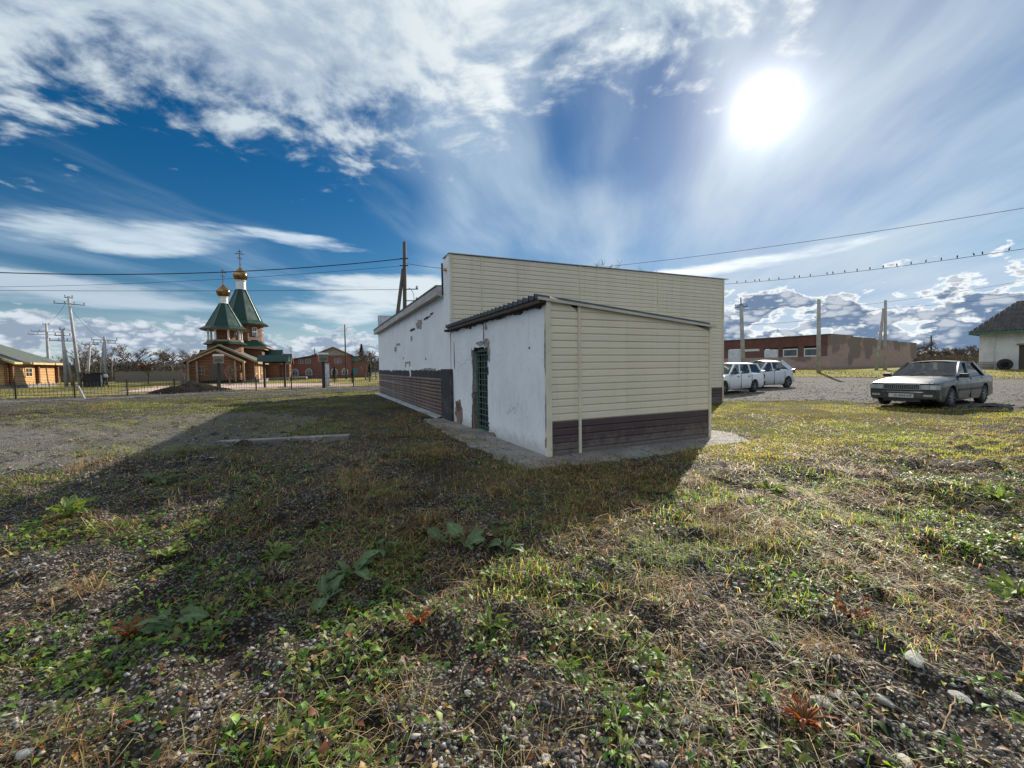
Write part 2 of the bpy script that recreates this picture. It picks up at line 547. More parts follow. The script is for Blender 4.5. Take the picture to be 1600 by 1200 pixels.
def mats():
    # painted plaster: chalky white, grey blotches, hairline cracks, rain marks
    t, b, _ = new_mat('plaster')
    o = objco(t)
    n1 = t.noise(o, 0.9, 6, 0.6); n2 = t.noise(o, 6.0, 6, 0.65); n3 = t.noise(stretched(t, 5, 5, 0.7), 1.0, 5, 0.6)
    c = t.mix(t.ss(n1, 0.35, 0.7), (0.88, 0.885, 0.895), (0.79, 0.795, 0.81))
    c = t.mix(t.mul(t.ss(n2, 0.56, 0.72), 0.45), c, (0.46, 0.46, 0.46))
    c = t.mix(t.mul(t.ss(n3, 0.58, 0.76), 0.35), c, (0.52, 0.51, 0.49))
    cr = t.vor(t.vadd(o, t.vscale(t.noise(o, 2.0, 4, 0.6, col=True), 0.7)), 1.1, 'DISTANCE_TO_EDGE')
    crk = t.mul(t.ss(cr.outputs['Distance'], 0.010, 0.002), t.ss(t.noise(o, 0.8, 3, 0.5), 0.56, 0.64))
    c = t.mix(t.mul(crk, 0.7), c, (0.22, 0.21, 0.20))
    z = t.sep(o)[2]
    grime = t.mul(t.ss(t.add(z, t.mul(t.sub(n2, 0.5), 0.5)), 0.28, 0.0), 0.55)
    c = t.mix(grime, c, (0.34, 0.30, 0.26))
    t.l.new(c, b.inputs['Base Color'])
    b.inputs['Roughness'].default_value = 0.92
    bump(t, b, t.add(t.mul(n2, 0.7), t.sub(t.mul(t.noise(o, 34, 4, 0.6), 0.5), crk)), 0.45, 0.012)

    # weathered plaster on the far building on the right
    t, b, _ = new_mat('old_whitewash')
    o = objco(t)
    n1 = t.noise(o, 0.8, 6, 0.65); n2 = t.noise(o, 4, 5, 0.6)
    c = t.mix(t.ss(n1, 0.4, 0.7), (0.62, 0.62, 0.60), (0.46, 0.46, 0.45))
    c = t.mix(t.mul(t.ss(n2, 0.58, 0.7), 0.5), c, (0.30, 0.29, 0.28))
    t.l.new(c, b.inputs['Base Color']); b.inputs['Roughness'].default_value = 0.95
    bump(t, b, n2, 0.5, 0.03)

    # embossed metal siding
    for nm, ca, cb in (('siding_beige', (0.80, 0.70, 0.515), (0.75, 0.655, 0.48)), ('siding_brown', (0.080, 0.047, 0.045), (0.062, 0.036, 0.036))):
        t, b, _ = new_mat(nm)
        v = stretched(t, 1.6, 60, 60)
        n = t.noise(v, 1.0, 5, 0.6); n0 = t.noise(objco(t), 1.3, 4, 0.6)
        info = t.new('ShaderNodeObjectInfo').outputs['Random']
        c = t.mix(t.ss(n, 0.35, 0.65), ca, cb)
        c = t.mix(t.mul(t.ss(n0, 0.45, 0.75), 0.3), c, tuple(x * 0.78 for x in cb))
        c = t.mix(t.mul(info, 0.14), c, tuple(x * 0.62 for x in ca))
        # dried mud splashed up from the ground and rain runs down the boards
        wp = t.new('ShaderNodeNewGeometry').outputs['Position']; wz = t.sep(wp)[2]
        sp = t.noise(wp, 7.0, 6, 0.68)
        c = t.mix(t.mul(t.ss(t.add(wz, t.mul(t.sub(sp, 0.5), 1.1)), 0.34, -0.02), 0.62), c, (0.20, 0.165, 0.135))
        wx, wy, wzz = t.sep(wp)
        run = t.noise(t.xyz(t.mul(t.add(wx, wy), 5.0), t.mul(wzz, 0.35), 0.0), 1.0, 5, 0.65)
        c = t.mix(t.mul(t.ss(run, 0.52, 0.74), 0.30), c, tuple(x * 0.55 for x in cb))
        t.l.new(c, b.inputs['Base Color'])
        t.put(b.inputs['Roughness'], t.ss(n0, 0.3, 0.7, 0.38, 0.6))
        bump(t, b, t.add(t.mul(n, 0.12), t.noise(wp, 2.3, 3, 0.5)), 0.5, 0.018)
    simple('trim_beige', (0.76, 0.685, 0.51), (0.66, 0.59, 0.44), 2.0, 0.5, bmp=0.1)
    # glossier older cladding of the plinth, dented and dusty
    t, b, _ = new_mat('plinth_metal')
    v = stretched(t, 6, 0.7, 10); n = t.noise(v, 1.0, 6, 0.65); n2 = t.noise(objco(t), 2.2, 5, 0.6)
    c = t.mix(t.ss(n, 0.35, 0.7), (0.105, 0.056, 0.040), (0.185, 0.112, 0.078))
    c = t.mix(t.mul(t.ss(n2, 0.5, 0.75), 0.38), c, (0.25, 0.19, 0.15))
    t.l.new(c, b.inputs['Base Color']); t.put(b.inputs['Roughness'], t.ss(n2, 0.3, 0.7, 0.3, 0.6))
    bump(t, b, n2, 0.3, 0.02)
    simple('tar', (0.035, 0.033, 0.036), (0.10, 0.085, 0.08), 3.5, 0.75, bmp=0.5, lo=0.48, hi=0.7)
    simple('flashing', (0.50, 0.51, 0.53), (0.33, 0.33, 0.34), 2.0, 0.42, 0.55, bmp=0.15, stretch=(3, 0.5, 3))
    simple('galvanised', (0.58, 0.60, 0.62), (0.46, 0.48, 0.50), 3.0, 0.42, 0.55, bmp=0.1)
    simple('roof_sheet', (0.060, 0.068, 0.085), (0.10, 0.10, 0.11), 2.0, 0.5, 0.2, bmp=0.1)
    simple('cap_light', (0.60, 0.56, 0.47), (0.48, 0.44, 0.37), 2.0, 0.45, 0.1)
    simple('cap_metal', (0.13, 0.10, 0.085), (0.19, 0.16, 0.14), 2.0, 0.5, 0.3)
    simple('eave_board', (0.52, 0.49, 0.46), (0.40, 0.37, 0.34), 1.6, 0.75, bmp=0.3, stretch=(4, 0.6, 4))
    simple('dark_wood', (0.075, 0.060, 0.050), (0.13, 0.10, 0.08), 3.0, 0.85, bmp=0.5, stretch=(6, 6, 0.8))
    simple('bare_masonry', (0.30, 0.20, 0.145), (0.19, 0.15, 0.125), 7.0, 0.95, bmp=0.9)
    simple('mortar_scar', (0.25, 0.23, 0.21), (0.40, 0.38, 0.36), 9.0, 0.95, bmp=0.8)
    simple('jamb', (0.42, 0.42, 0.42), (0.25, 0.23, 0.21), 4.0, 0.95, bmp=0.6)
    simple('green_paint', (0.045, 0.105, 0.072), (0.10, 0.16, 0.12), 6.0, 0.5, bmp=0.2)
    simple('grille_paint', (0.16, 0.27, 0.21), (0.09, 0.14, 0.11), 9.0, 0.5, 0.1)
    simple('dark_inside', (0.012, 0.013, 0.014), (0.03, 0.03, 0.03), 3.0, 0.7)
    simple('window_glass', (0.02, 0.025, 0.03), (0.05, 0.06, 0.07), 0.9, 0.06, spec=0.6)
    simple('pane_glass', (0.05, 0.06, 0.075), (0.10, 0.115, 0.13), 0.7, 0.08, spec=0.7)
    simple('window_white', (0.74, 0.74, 0.72), (0.62, 0.62, 0.60), 3.0, 0.5)
    simple('window_grey', (0.46, 0.46, 0.45), (0.34, 0.34, 0.33), 3.0, 0.6)
    simple('blind_white', (0.66, 0.68, 0.72), (0.50, 0.53, 0.58), 1.5, 0.6)

    # concrete
    t, b, _ = new_mat('concrete')
    o = objco(t); n1 = t.noise(o, 1.3, 6, 0.65); n2 = t.noise(o, 14, 6, 0.65)
    c = t.mix(t.ss(n1, 0.35, 0.65), (0.27, 0.255, 0.235), (0.17, 0.155, 0.14))
    c = t.mix(t.mul(t.ss(n2, 0.5, 0.7), 0.5), c, (0.10, 0.09, 0.08))
    cr = t.vor(t.vadd(o, t.vscale(t.noise(o, 3.0, 3, 0.6, col=True), 0.4)), 0.9, 'DISTANCE_TO_EDGE')
    k = t.ss(cr.outputs['Distance'], 0.014, 0.003)
    c = t.mix(t.mul(k, 0.8), c, (0.05, 0.045, 0.04))
    t.l.new(c, b.inputs['Base Color']); b.inputs['Roughness'].default_value = 0.95
    bump(t, b, t.sub(t.add(n2, t.mul(t.noise(o, 60, 3, 0.6), 0.5)), k), 0.6, 0.012)
    simple('pole_concrete', (0.42, 0.41, 0.39), (0.30, 0.29, 0.28), 1.5, 0.9, bmp=0.3)
    simple('pole_wood', (0.055, 0.045, 0.038), (0.10, 0.085, 0.07), 2.0, 0.9, bmp=0.4, stretch=(5, 5, 0.6))
    simple('iron', (0.03, 0.03, 0.032), (0.06, 0.05, 0.045), 5.0, 0.6, 0.4)
    simple('cable', (0.018, 0.018, 0.02), (0.03, 0.03, 0.03), 1.0, 0.7)
    simple('porcelain', (0.16, 0.10, 0.07), (0.5, 0.5, 0.48), 3.0, 0.3)

    # planed log walls: rounded courses with dark joints
    def logs(name, ca, cb, h):
        t, b, _ = new_mat(name)
        o = objco(t); x, y, z = t.sep(o)
        fr = t.m('FRACT', t.div(z, h))
        prof = t.m('SQRT', t.mx(t.sub(1.0, t.pw(t.sub(t.mul(fr, 2.0), 1.0), 2.0)), 0.0))
        idx = t.m('FLOOR', t.div(z, h))
        row = t.new('ShaderNodeTexWhiteNoise', noise_dimensions='1D'); t.l.new(idx, row.inputs['W'])
        g = t.noise(t.xyz(t.mul(t.add(x, y), 1.2), t.mul(z, 18.0), row.outputs['Value']), 1.0, 5, 0.6)
        c = t.mix(t.ss(g, 0.3, 0.7), ca, cb)
        c = t.mix(t.mul(row.outputs['Value'], 0.35), c, tuple(v * 0.6 for v in cb))
        c = t.mix(t.ss(prof, 0.40, 0.05), c, tuple(v * 0.25 for v in cb))
        t.l.new(c, b.inputs['Base Color']); b.inputs['Roughness'].default_value = 0.45
        bump(t, b, prof, 1.0, 0.07)
    logs('log_wall', (0.25, 0.10, 0.042), (0.165, 0.064, 0.028), 0.19)
    logs('log_wall_pale', (0.66, 0.40, 0.17), (0.52, 0.28, 0.10), 0.19)
    simple('wood_trim', (0.34, 0.235, 0.135), (0.24, 0.16, 0.09), 2.0, 0.55, bmp=0.2)
    simple('wood_pale', (0.62, 0.42, 0.21), (0.50, 0.31, 0.14), 2.0, 0.55, bmp=0.2)
    simple('green_roof', (0.005, 0.032, 0.025), (0.008, 0.044, 0.034), 1.2, 0.34, 0.0, bmp=0.08, spec=0.25)
    simple('rib_green', (0.10, 0.16, 0.14), (0.07, 0.12, 0.10), 2.0, 0.25, 0.3)  # paler than the roof: ridge highlights put into the rib colour
    simple('shingle_green', (0.045, 0.058, 0.047), (0.070, 0.082, 0.068), 6.0, 0.75, bmp=0.5)
    simple('gold', (0.29, 0.175, 0.078), (0.19, 0.115, 0.052), 1.5, 0.10, 1.0)
    simple('white_paint', (0.76, 0.77, 0.78), (0.66, 0.67, 0.68), 1.0, 0.5)

    # brick walls
    def brick(name, ca, cb, mortar, sc, dirt):
        t, b, _ = new_mat(name)
        o = objco(t); x, y, z = t.sep(o)
        br = t.new('ShaderNodeTexBrick')
        t.l.new(t.xyz(t.add(x, y), z, 0.0), br.inputs['Vector'])
        br.inputs['Color1'].default_value = (*ca, 1); br.inputs['Color2'].default_value = (*cb, 1); br.inputs['Mortar'].default_value = (*mortar, 1)
        br.inputs['Scale'].default_value = sc; br.inputs['Mortar Size'].default_value = 0.02
        br.inputs['Brick Width'].default_value = 0.5; br.inputs['Row Height'].default_value = 0.16
        n = t.noise(o, 0.5, 6, 0.6)
        c = t.mix(t.mul(t.ss(n, 0.45, 0.7), dirt), br.outputs['Color'], tuple(v * 0.45 for v in cb))
        t.l.new(c, b.inputs['Base Color']); b.inputs['Roughness'].default_value = 0.9
        bump(t, b, br.outputs['Fac'], -0.4, 0.02)
    brick('brick_red', (0.24, 0.078, 0.056), (0.175, 0.058, 0.044), (0.22, 0.15, 0.13), 2.0, 0.4)
    brick('brick_dark', (0.20, 0.075, 0.060), (0.13, 0.055, 0.048), (0.16, 0.13, 0.12), 2.0, 0.5)
    # decaying pinkish plaster with big dark damp areas
    t, b, _ = new_mat('decayed_plaster')
    o = objco(t); n1 = t.noise(o, 0.22, 6, 0.62); n2 = t.noise(o, 1.6, 6, 0.65); z = t.sep(o)[2]
    c = t.mix(t.ss(n2, 0.35, 0.65), (0.43, 0.295, 0.245), (0.35, 0.245, 0.21))
    damp = t.ss(t.add(n1, t.mul(t.sub(z, 2.7), 0.055)), 0.48, 0.56)
    c = t.mix(t.mul(damp, 0.68), c, (0.13, 0.105, 0.092))
    c = t.mix(t.mul(t.ss(z, 0.7, 0.0), 0.6), c, (0.12, 0.10, 0.09))
    t.l.new(c, b.inputs['Base Color']); b.inputs['Roughness'].default_value = 0.95
    bump(t, b, n2, 0.6, 0.03)
    simple('brown_band', (0.16, 0.062, 0.050), (0.12, 0.05, 0.042), 1.0, 0.8, bmp=0.3)
    simple('slate', (0.046, 0.040, 0.038), (0.095, 0.085, 0.08), 2.5, 0.85, bmp=0.4)
    simple('grey_boards', (0.24, 0.21, 0.18), (0.15, 0.13, 0.115), 1.5, 0.9, bmp=0.4, stretch=(5, 5, 0.4))
    simple('tin_attic', (0.38, 0.33, 0.27), (0.28, 0.25, 0.21), 3.0, 0.6, 0.2)
    simple('green_panel', (0.055, 0.16, 0.125), (0.045, 0.12, 0.10), 2.0, 0.5)
    simple('teal_door', (0.05, 0.20, 0.21), (0.04, 0.15, 0.16), 2.0, 0.5)
    simple('awning_green', (0.03, 0.36, 0.16), (0.025, 0.28, 0.12), 2.0, 0.5)
    simple('black_shed', (0.018, 0.018, 0.02), (0.04, 0.035, 0.03), 2.0, 0.8, bmp=0.3)
    simple('banner', (0.62, 0.64, 0.66), (0.45, 0.36, 0.34), 5.0, 0.5, lo=0.5, hi=0.62)
    simple('paving', (0.46, 0.32, 0.28), (0.36, 0.25, 0.22), 3.0, 0.9, bmp=0.2)

    # cars
    def paint(name, c, metal, rough, dirt):
        t, b, _ = new_mat(name)
        o = objco(t); n = t.noise(o, 2.5, 6, 0.6); z = t.sep(o)[2]
        col = t.mix(t.mul(t.ss(t.add(z, t.mul(t.sub(n, 0.5), 0.35)), 0.55, 0.15), dirt), c, (0.16, 0.14, 0.12))
        t.l.new(col, b.inputs['Base Color']); b.inputs['Metallic'].default_value = metal
        t.put(b.inputs['Roughness'], t.ss(n, 0.3, 0.7, rough, rough + 0.15))
        b.inputs['Coat Weight'].default_value = 0.6; b.inputs['Coat Roughness'].default_value = 0.08
    paint('paint_silver', (0.034, 0.039, 0.037), 0.2, 0.34, 0.4)
    paint('paint_dark', (0.04, 0.041, 0.046), 0.2, 0.4, 0.5)
    paint('paint_white', (0.74, 0.75, 0.76), 0.0, 0.4, 0.6)
    paint('paint_pale', (0.60, 0.61, 0.63), 0.25, 0.35, 0.6)
    simple('rubber', (0.018, 0.018, 0.019), (0.045, 0.042, 0.038), 4.0, 0.85)
    simple('rim_steel', (0.32, 0.32, 0.33), (0.18, 0.17, 0.16), 5.0, 0.42, 0.6)
    simple('chrome', (0.72, 0.72, 0.73), (0.6, 0.6, 0.6), 3.0, 0.15, 1.0)
    simple('black_plastic', (0.02, 0.02, 0.021), (0.035, 0.035, 0.035), 5.0, 0.55)
    simple('lamp_clear', (0.55, 0.56, 0.57), (0.42, 0.43, 0.44), 6.0, 0.12, 0.3, coat=0.8)
    simple('lamp_amber', (0.75, 0.28, 0.04), (0.6, 0.22, 0.03), 5.0, 0.2, coat=0.6)
    simple('lamp_red', (0.35, 0.02, 0.015), (0.25, 0.015, 0.012), 5.0, 0.2, coat=0.6)
    simple('seat_cloth', (0.07, 0.07, 0.075), (0.10, 0.10, 0.10), 5.0, 0.9)
    simple('plate_white', (0.58, 0.58, 0.56), (0.50, 0.50, 0.48), 8.0, 0.5)
    simple('plate_ink', (0.01, 0.01, 0.01), (0.02, 0.02, 0.02), 5.0, 0.5)
    t, b, out = new_mat('car_glass')
    tr = t.new('ShaderNodeBsdfTransparent'); tr.inputs[0].default_value = (0.62, 0.70, 0.70, 1)
    gl = t.new('ShaderNodeBsdfGlossy'); gl.inputs['Roughness'].default_value = 0.03
    n = t.noise(objco(t), 3.0, 4, 0.6)
    fr = t.new('ShaderNodeFresnel'); fr.inputs[0].default_value = 1.5
    ms = t.new('ShaderNodeMixShader'); t.put(ms.inputs[0], t.add(fr.outputs[0], t.mul(n, 0.06)))
    t.l.new(tr.outputs[0], ms.inputs[1]); t.l.new(gl.outputs[0], ms.inputs[2]); t.l.new(ms.outputs[0], out.inputs[0])

    # people
    simple('cloth_dark', (0.018, 0.019, 0.022), (0.035, 0.035, 0.04), 8.0, 0.9)
    simple('cloth_light', (0.45, 0.46, 0.48), (0.35, 0.36, 0.38), 8.0, 0.85)
    simple('skin', (0.48, 0.29, 0.21), (0.40, 0.23, 0.17), 8.0, 0.6)
    simple('hair', (0.03, 0.022, 0.018), (0.05, 0.04, 0.03), 8.0, 0.8)
    simple('feather', (0.025, 0.024, 0.026), (0.05, 0.048, 0.05), 20.0, 0.7)

    # plants: colour per leaf from the mesh, light shines through the blade
    def leafy(name, attr=None, ca=None, cb=None, trans=0.45, rough=0.6, spec=0.5):
        m = bpy.data.materials.new(name); m.use_nodes = True; m.node_tree.nodes.clear(); M[name] = m
        t = NT(m.node_tree); out = t.new('ShaderNodeOutputMaterial')
        if attr:
            a = t.new('ShaderNodeVertexColor'); a.layer_name = attr; c = a.outputs['Color']
        else:
            c = t.mix(t.ss(t.noise(objco(t), 9.0, 4, 0.6), 0.35, 0.65), ca, cb)
        df = t.new('ShaderNodeBsdfPrincipled'); t.l.new(c, df.inputs['Base Color']); df.inputs['Roughness'].default_value = rough
        df.inputs['Specular IOR Level'].default_value = spec
        if not attr:
            vo = t.vor(objco(t), 55.0, 'DISTANCE_TO_EDGE')
            bp = t.new('ShaderNodeBump'); bp.inputs['Strength'].default_value = 0.5; bp.inputs['Distance'].default_value = 0.006
            t.l.new(t.add(t.noise(objco(t), 30.0, 4, 0.6), t.mn(vo.outputs['Distance'], 0.15)), bp.inputs['Height']); t.l.new(bp.outputs[0], df.inputs['Normal'])
        tl = t.new('ShaderNodeBsdfTranslucent')
        hsv = t.new('ShaderNodeHueSaturation'); hsv.inputs['Saturation'].default_value = 1.15; hsv.inputs['Value'].default_value = 1.7
        t.l.new(c, hsv.inputs['Color']); t.l.new(hsv.outputs[0], tl.inputs[0])
        ms = t.new('ShaderNodeMixShader'); ms.inputs[0].default_value = trans
        t.l.new(df.outputs[0], ms.inputs[1]); t.l.new(tl.outputs[0], ms.inputs[2]); t.l.new(ms.outputs[0], out.inputs[0])
    leafy('blade', 'tint', trans=0.45, rough=0.58, spec=0.35)
    leafy('leaf', 'tint', trans=0.42, rough=0.5, spec=0.38)
    leafy('burdock_leaf', None, (0.085, 0.150, 0.062), (0.145, 0.205, 0.095), 0.35, 0.62)
    leafy('dock_leaf', None, (0.13, 0.20, 0.05), (0.20, 0.24, 0.07), 0.4, 0.5)
    leafy('veined_leaf', 'tint', trans=0.34, rough=0.55, spec=0.35)
    leafy('rust_leaf', None, (0.26, 0.075, 0.025), (0.16, 0.12, 0.03), 0.35, 0.6)
    leafy('dry_straw', None, (0.40, 0.29, 0.15), (0.24, 0.155, 0.08), 0.3, 0.7, 0.3)
    leafy('thicket_leaf', 'tint', trans=0.3, rough=0.9, spec=0.08)
    simple('bark', (0.085, 0.068, 0.055), (0.13, 0.11, 0.09), 5.0, 0.9, bmp=0.5)
    simple('twig', (0.10, 0.072, 0.055), (0.15, 0.11, 0.085), 3.0, 0.9)
    simple('twig_grey', (0.11, 0.098, 0.088), (0.17, 0.15, 0.135), 3.0, 0.9)

    # stones: tint from the mesh
    t, b, _ = new_mat('stone')
    a = t.new('ShaderNodeVertexColor'); a.layer_name = 'tint'
    n = t.noise(objco(t), 30.0, 4, 0.6)
    t.l.new(t.mix(t.mul(t.ss(n, 0.4, 0.7), 0.5), a.outputs['Color'], (0.09, 0.08, 0.07)), b.inputs['Base Color'])
    b.inputs['Roughness'].default_value = 0.9
    simple('stone_pale', (0.42, 0.40, 0.37), (0.25, 0.235, 0.215), 9.0, 0.9, bmp=0.7)
    simple('soil_black', (0.011, 0.010, 0.009), (0.022, 0.019, 0.017), 2.5, 0.98, bmp=1.0, spec=0.05)

    # the ground: dark soil, crumbs and fine gravel, paler trodden gravel on the left and by the cars
    def soil(name, wet, dry, grit, gv):
        t, b, _ = new_mat(name)
        o = objco(t)
        n1 = t.noise(o, 0.35, 6, 0.62); n2 = t.noise(o, 3.2, 7, 0.65); n3 = t.noise(o, 22.0, 6, 0.65)
        c = t.mix(t.ss(t.add(t.mul(n1, 0.5), t.mul(n2, 0.5)), 0.36, 0.62), wet, dry)
        c = t.mix(t.mul(t.ss(n3, 0.5, 0.72), 0.6), c, tuple(v * 1.6 for v in dry))
        vo = t.vor(o, 46.0); vo2 = t.vor(o, 19.0)
        g = t.mul(t.ss(vo.outputs['Distance'], 0.42, 0.28), t.ss(t.add(n2, t.mul(n1, 0.5)), 0.78 - gv, 0.92 - gv))
        g2 = t.mul(t.ss(vo2.outputs['Distance'], 0.30, 0.2), t.ss(t.add(n1, t.mul(n2, 0.6)), 0.86 - gv, 1.0 - gv))
        rnd = t.sep(vo.outputs['Color'])[0]
        gc = t.mix(rnd, tuple(v * 0.55 for v in grit), tuple(v * 1.25 for v in grit))
        c = t.mix(t.mx(g, g2), c, gc)
        t.l.new(c, b.inputs['Base Color']); b.inputs['Roughness'].default_value = 1.0
        b.inputs['Specular IOR Level'].default_value = 0.15
        h = t.add(t.add(t.mul(n2, 1.2), t.mul(n3, 0.8)), t.mul(t.mx(g, g2), 0.5))
        bump(t, b, h, 0.9, 0.03)
    soil('soil', (0.012, 0.0095, 0.008), (0.045, 0.036, 0.028), (0.22, 0.205, 0.19), 0.20)
    soil('gravel_ground', (0.062, 0.055, 0.049), (0.12, 0.11, 0.098), (0.23, 0.22, 0.205), 0.42)
    soil('far_turf', (0.115, 0.110, 0.030), (0.235, 0.195, 0.058), (0.26, 0.23, 0.11), -0.2)


mats()

# ------------------------------------------------------------------ the ground
def polar_ground():
    rings = np.concatenate([np.linspace(0.0, 3.0, 40), np.geomspace(3.05, 40, 190), np.geomspace(41, 2500, 44)])
    na = 560
    # finer towards the view, coarser behind
    th = np.linspace(-math.pi, math.pi, na, endpoint=False)
    th = th - 0.62 * np.sin(th)                      # crowd the spokes ahead
    rr, tt = np.meshgrid(rings, th, indexing='ij')
    x = rr * np.sin(tt); y = rr * np.cos(tt)
    z = ground_z(x, y)
    co = np.stack([x, y, z], -1).reshape(-1, 3)
    i = np.arange(len(rings) - 1)[:, None] * na; k = np.arange(na)[None, :]; k2 = (k + 1) % na
    f = np.stack([i + k, i + k2, i + na + k2, i + na + k], -1).reshape(-1, 4)
    return co, f


def np_mesh(name, co, faces, tint=None, smooth=False):
    """faces: (n, 3) or (n, 4); tint: one colour per vertex"""
    me = bpy.data.meshes.new(name)
    nv, nf, k = len(co), len(faces), faces.shape[1]
    me.vertices.add(nv); me.vertices.foreach_set('co', np.ascontiguousarray(co, dtype=np.float32).ravel())
    me.loops.add(nf * k); me.loops.foreach_set('vertex_index', np.ascontiguousarray(faces, dtype=np.int32).ravel())
    me.polygons.add(nf)
    me.polygons.foreach_set('loop_start', np.arange(0, nf * k, k, dtype=np.int32))
    me.polygons.foreach_set('loop_total', np.full(nf, k, dtype=np.int32))
    if smooth:
        me.polygons.foreach_set('use_smooth', np.ones(nf, dtype=bool))
    me.update(calc_edges=True)
    if tint is not None:
        a = me.color_attributes.new('tint', 'FLOAT_COLOR', 'POINT')
        a.data.foreach_set('color', np.concatenate([tint, np.ones((nv, 1))], 1).astype(np.float32).ravel())
    return me


co, f = polar_ground()
ground = link_mesh('ground', np_mesh('ground', co, f, smooth=True), 'soil')
tag(ground, kind='structure')


def sheet(name, poly, mat, lift, step, rough=0.25, seed=1):
    """a patch of other ground laid over the soil, following it, with an uneven edge"""
    poly = np.array(poly, dtype=float)
    x0, y0 = poly.min(0); x1, y1 = poly.max(0)
    xs = np.arange(x0, x1 + step, step); ys = np.arange(y0, y1 + step, step)
    gx, gy = np.meshgrid(xs, ys, indexing='ij')
    jx = gx + (fbm(gx / rough * 0.4, gy / rough * 0.4, seed, 3) - 0.5) * rough * 4
    jy = gy + (fbm(gx / rough * 0.4 + 50, gy / rough * 0.4, seed + 5, 3) - 0.5) * rough * 4
    ins = np.zeros(gx.shape, bool)
    n = len(poly)
    for i in range(n):
        xa, ya = poly[i]; xb, yb = poly[(i + 1) % n]
        c = ((ya > jy) != (yb > jy)) & (jx < (xb - xa) * (jy - ya) / (yb - ya + 1e-12) + xa)
        ins ^= c
    idx = np.arange(gx.size).reshape(gx.shape)
    q = ins[:-1, :-1] & ins[1:, :-1] & ins[1:, 1:] & ins[:-1, 1:]
    fa = np.stack([idx[:-1, :-1], idx[1:, :-1], idx[1:, 1:], idx[:-1, 1:]], -1)[q]
    z = ground_z(gx, gy) + lift
    used = np.unique(fa); remap = -np.ones(gx.size, int); remap[used] = np.arange(len(used))
    co = np.stack([gx, gy, z], -1).reshape(-1, 3)[used]
    o = link_mesh(name, np_mesh(name, co, remap[fa], smooth=True), mat)
    return tag(o, kind='structure')


sheet('gravel_lot', [(7.0, 16.6), (8.6, 15.9), (11.2, 15.3), (12.4, 13.6), (13.0, 12.0), (15.5, 11.0), (24, 10.5), (46, 21), (43, 26), (32, 30.5), (26, 34.5), (18, 37), (9, 37), (4, 32)],
      'gravel_ground', 0.012, 0.22, 0.35, 3)
sheet('gravel_track', [(-34, 20.6), (-28, 23.6), (-22, 28.2), (-14.5, 34.0), (-11.5, 36.4), (-12.5, 34.2), (-16, 30.8), (-22, 25.6), (-28, 20.6), (-34, 17.2)],
      'gravel_ground', 0.012, 0.22, 0.35, 4)
sheet('gravel_patch', [(-12, 4.2), (-8, 5.5), (-5.6, 7.3), (-4.6, 9.3), (-6, 12.6), (-9, 14.5), (-14, 13.5), (-20, 11.5), (-20, 6)],
      'gravel_ground', 0.012, 0.12, 0.4, 5)
sheet('far_turf', [(-60, 30), (-30, 26.1), (-21.5, 32.0), (-12, 39.2), (-6, 50), (-8, 110), (-120, 110), (-120, 30)], 'far_turf', 0.014, 0.8, 0.4, 6)
sheet('bank_turf', [(9, 37.5), (26, 35.2), (32.5, 31), (43.5, 26.6), (60, 19), (120, 60), (100, 130), (0, 110), (2, 60)], 'far_turf', 0.014, 0.8, 0.4, 7)

# ------------------------------------------------------------------ the hall and its annex
AX, AY, BROT = 0.577, 6.72, R(25.0)


def plank(L0, L1, h, bot0=None, bot1=None):
    """one lapped siding board along local x from L0 to L1 (top edge) and bot0 to bot1 (bottom edge), face towards -y"""
    b0 = L0 if bot0 is None else bot0; b1 = L1 if bot1 is None else bot1
    t = 0.016
    prof = [(-0.004, h), (-0.011, 0.80 * h), (-t, 0.16 * h), (-t, 0.02), (-0.002, 0.0)]   # (y, z)
    m = MB()
    n = len(prof)
    def xs(z):
        k = z / h
        return b0 + (L0 - b0) * k, b1 + (L1 - b1) * k
    vs = []
    for (yy, zz) in prof:
        a, b = xs(zz); vs.append((a, yy, zz)); vs.append((b, yy, zz))
    a, b = xs(h); vs += [(a, 0.0, h), (b, 0.0, h)]
    a, b = xs(0); vs += [(a, 0.0, 0.0), (b, 0.0, 0.0)]
    fs = [(2 * i, 2 * i + 2, 2 * i + 3, 2 * i + 1) for i in range(n - 1)]
    top = 2 * n; bot = 2 * n + 2
    fs += [(top, 0, 1, top + 1), (2 * (n - 1), bot, bot + 1, 2 * n - 1)]
    fs += [(top, bot, 2 * (n - 1)) + tuple(2 * i for i in range(n - 2, -1, -1)), tuple(2 * i + 1 for i in range(n)) + (bot + 1, top + 1)]
    fs += [(top, top + 1, bot + 1, bot)]
    return m.add(vs, fs)


_plank_cache = {}


def put_plank(parent, mat, u0, u1, v, z, h, cut=None):
    """cut: function u -> roof height, for boards under a sloping edge"""
    if cut is not None:
        # the sloping edge falls to the right: shorten the board where it would rise above
        def umax(zz):
            lo, hi = u0, u1
            if cut(hi) >= zz: return hi
            if cut(lo) <= zz: return lo
            for _ in range(30):
                mid = (lo + hi) / 2
                if cut(mid) >= zz: lo = mid
                else: hi = mid
            return lo
        b1, t1 = umax(z), umax(z + h)
        if b1 - u0 < 0.02:
            return None
        if t1 < u1:
            return plank(u0, max(t1, u0 + 0.01), h, u0, b1).build('siding_board', mat, parent, loc=(0, v, z))
    key = (round(u1 - u0, 3), round(h, 4), mat)
    if key not in _plank_cache:
        me = plank(0, u1 - u0, h).mesh('siding_board'); me.materials.append(M[mat]); _plank_cache[key] = me
    return link_mesh('siding_board', _plank_cache[key], None, parent, loc=(u0, v, z))


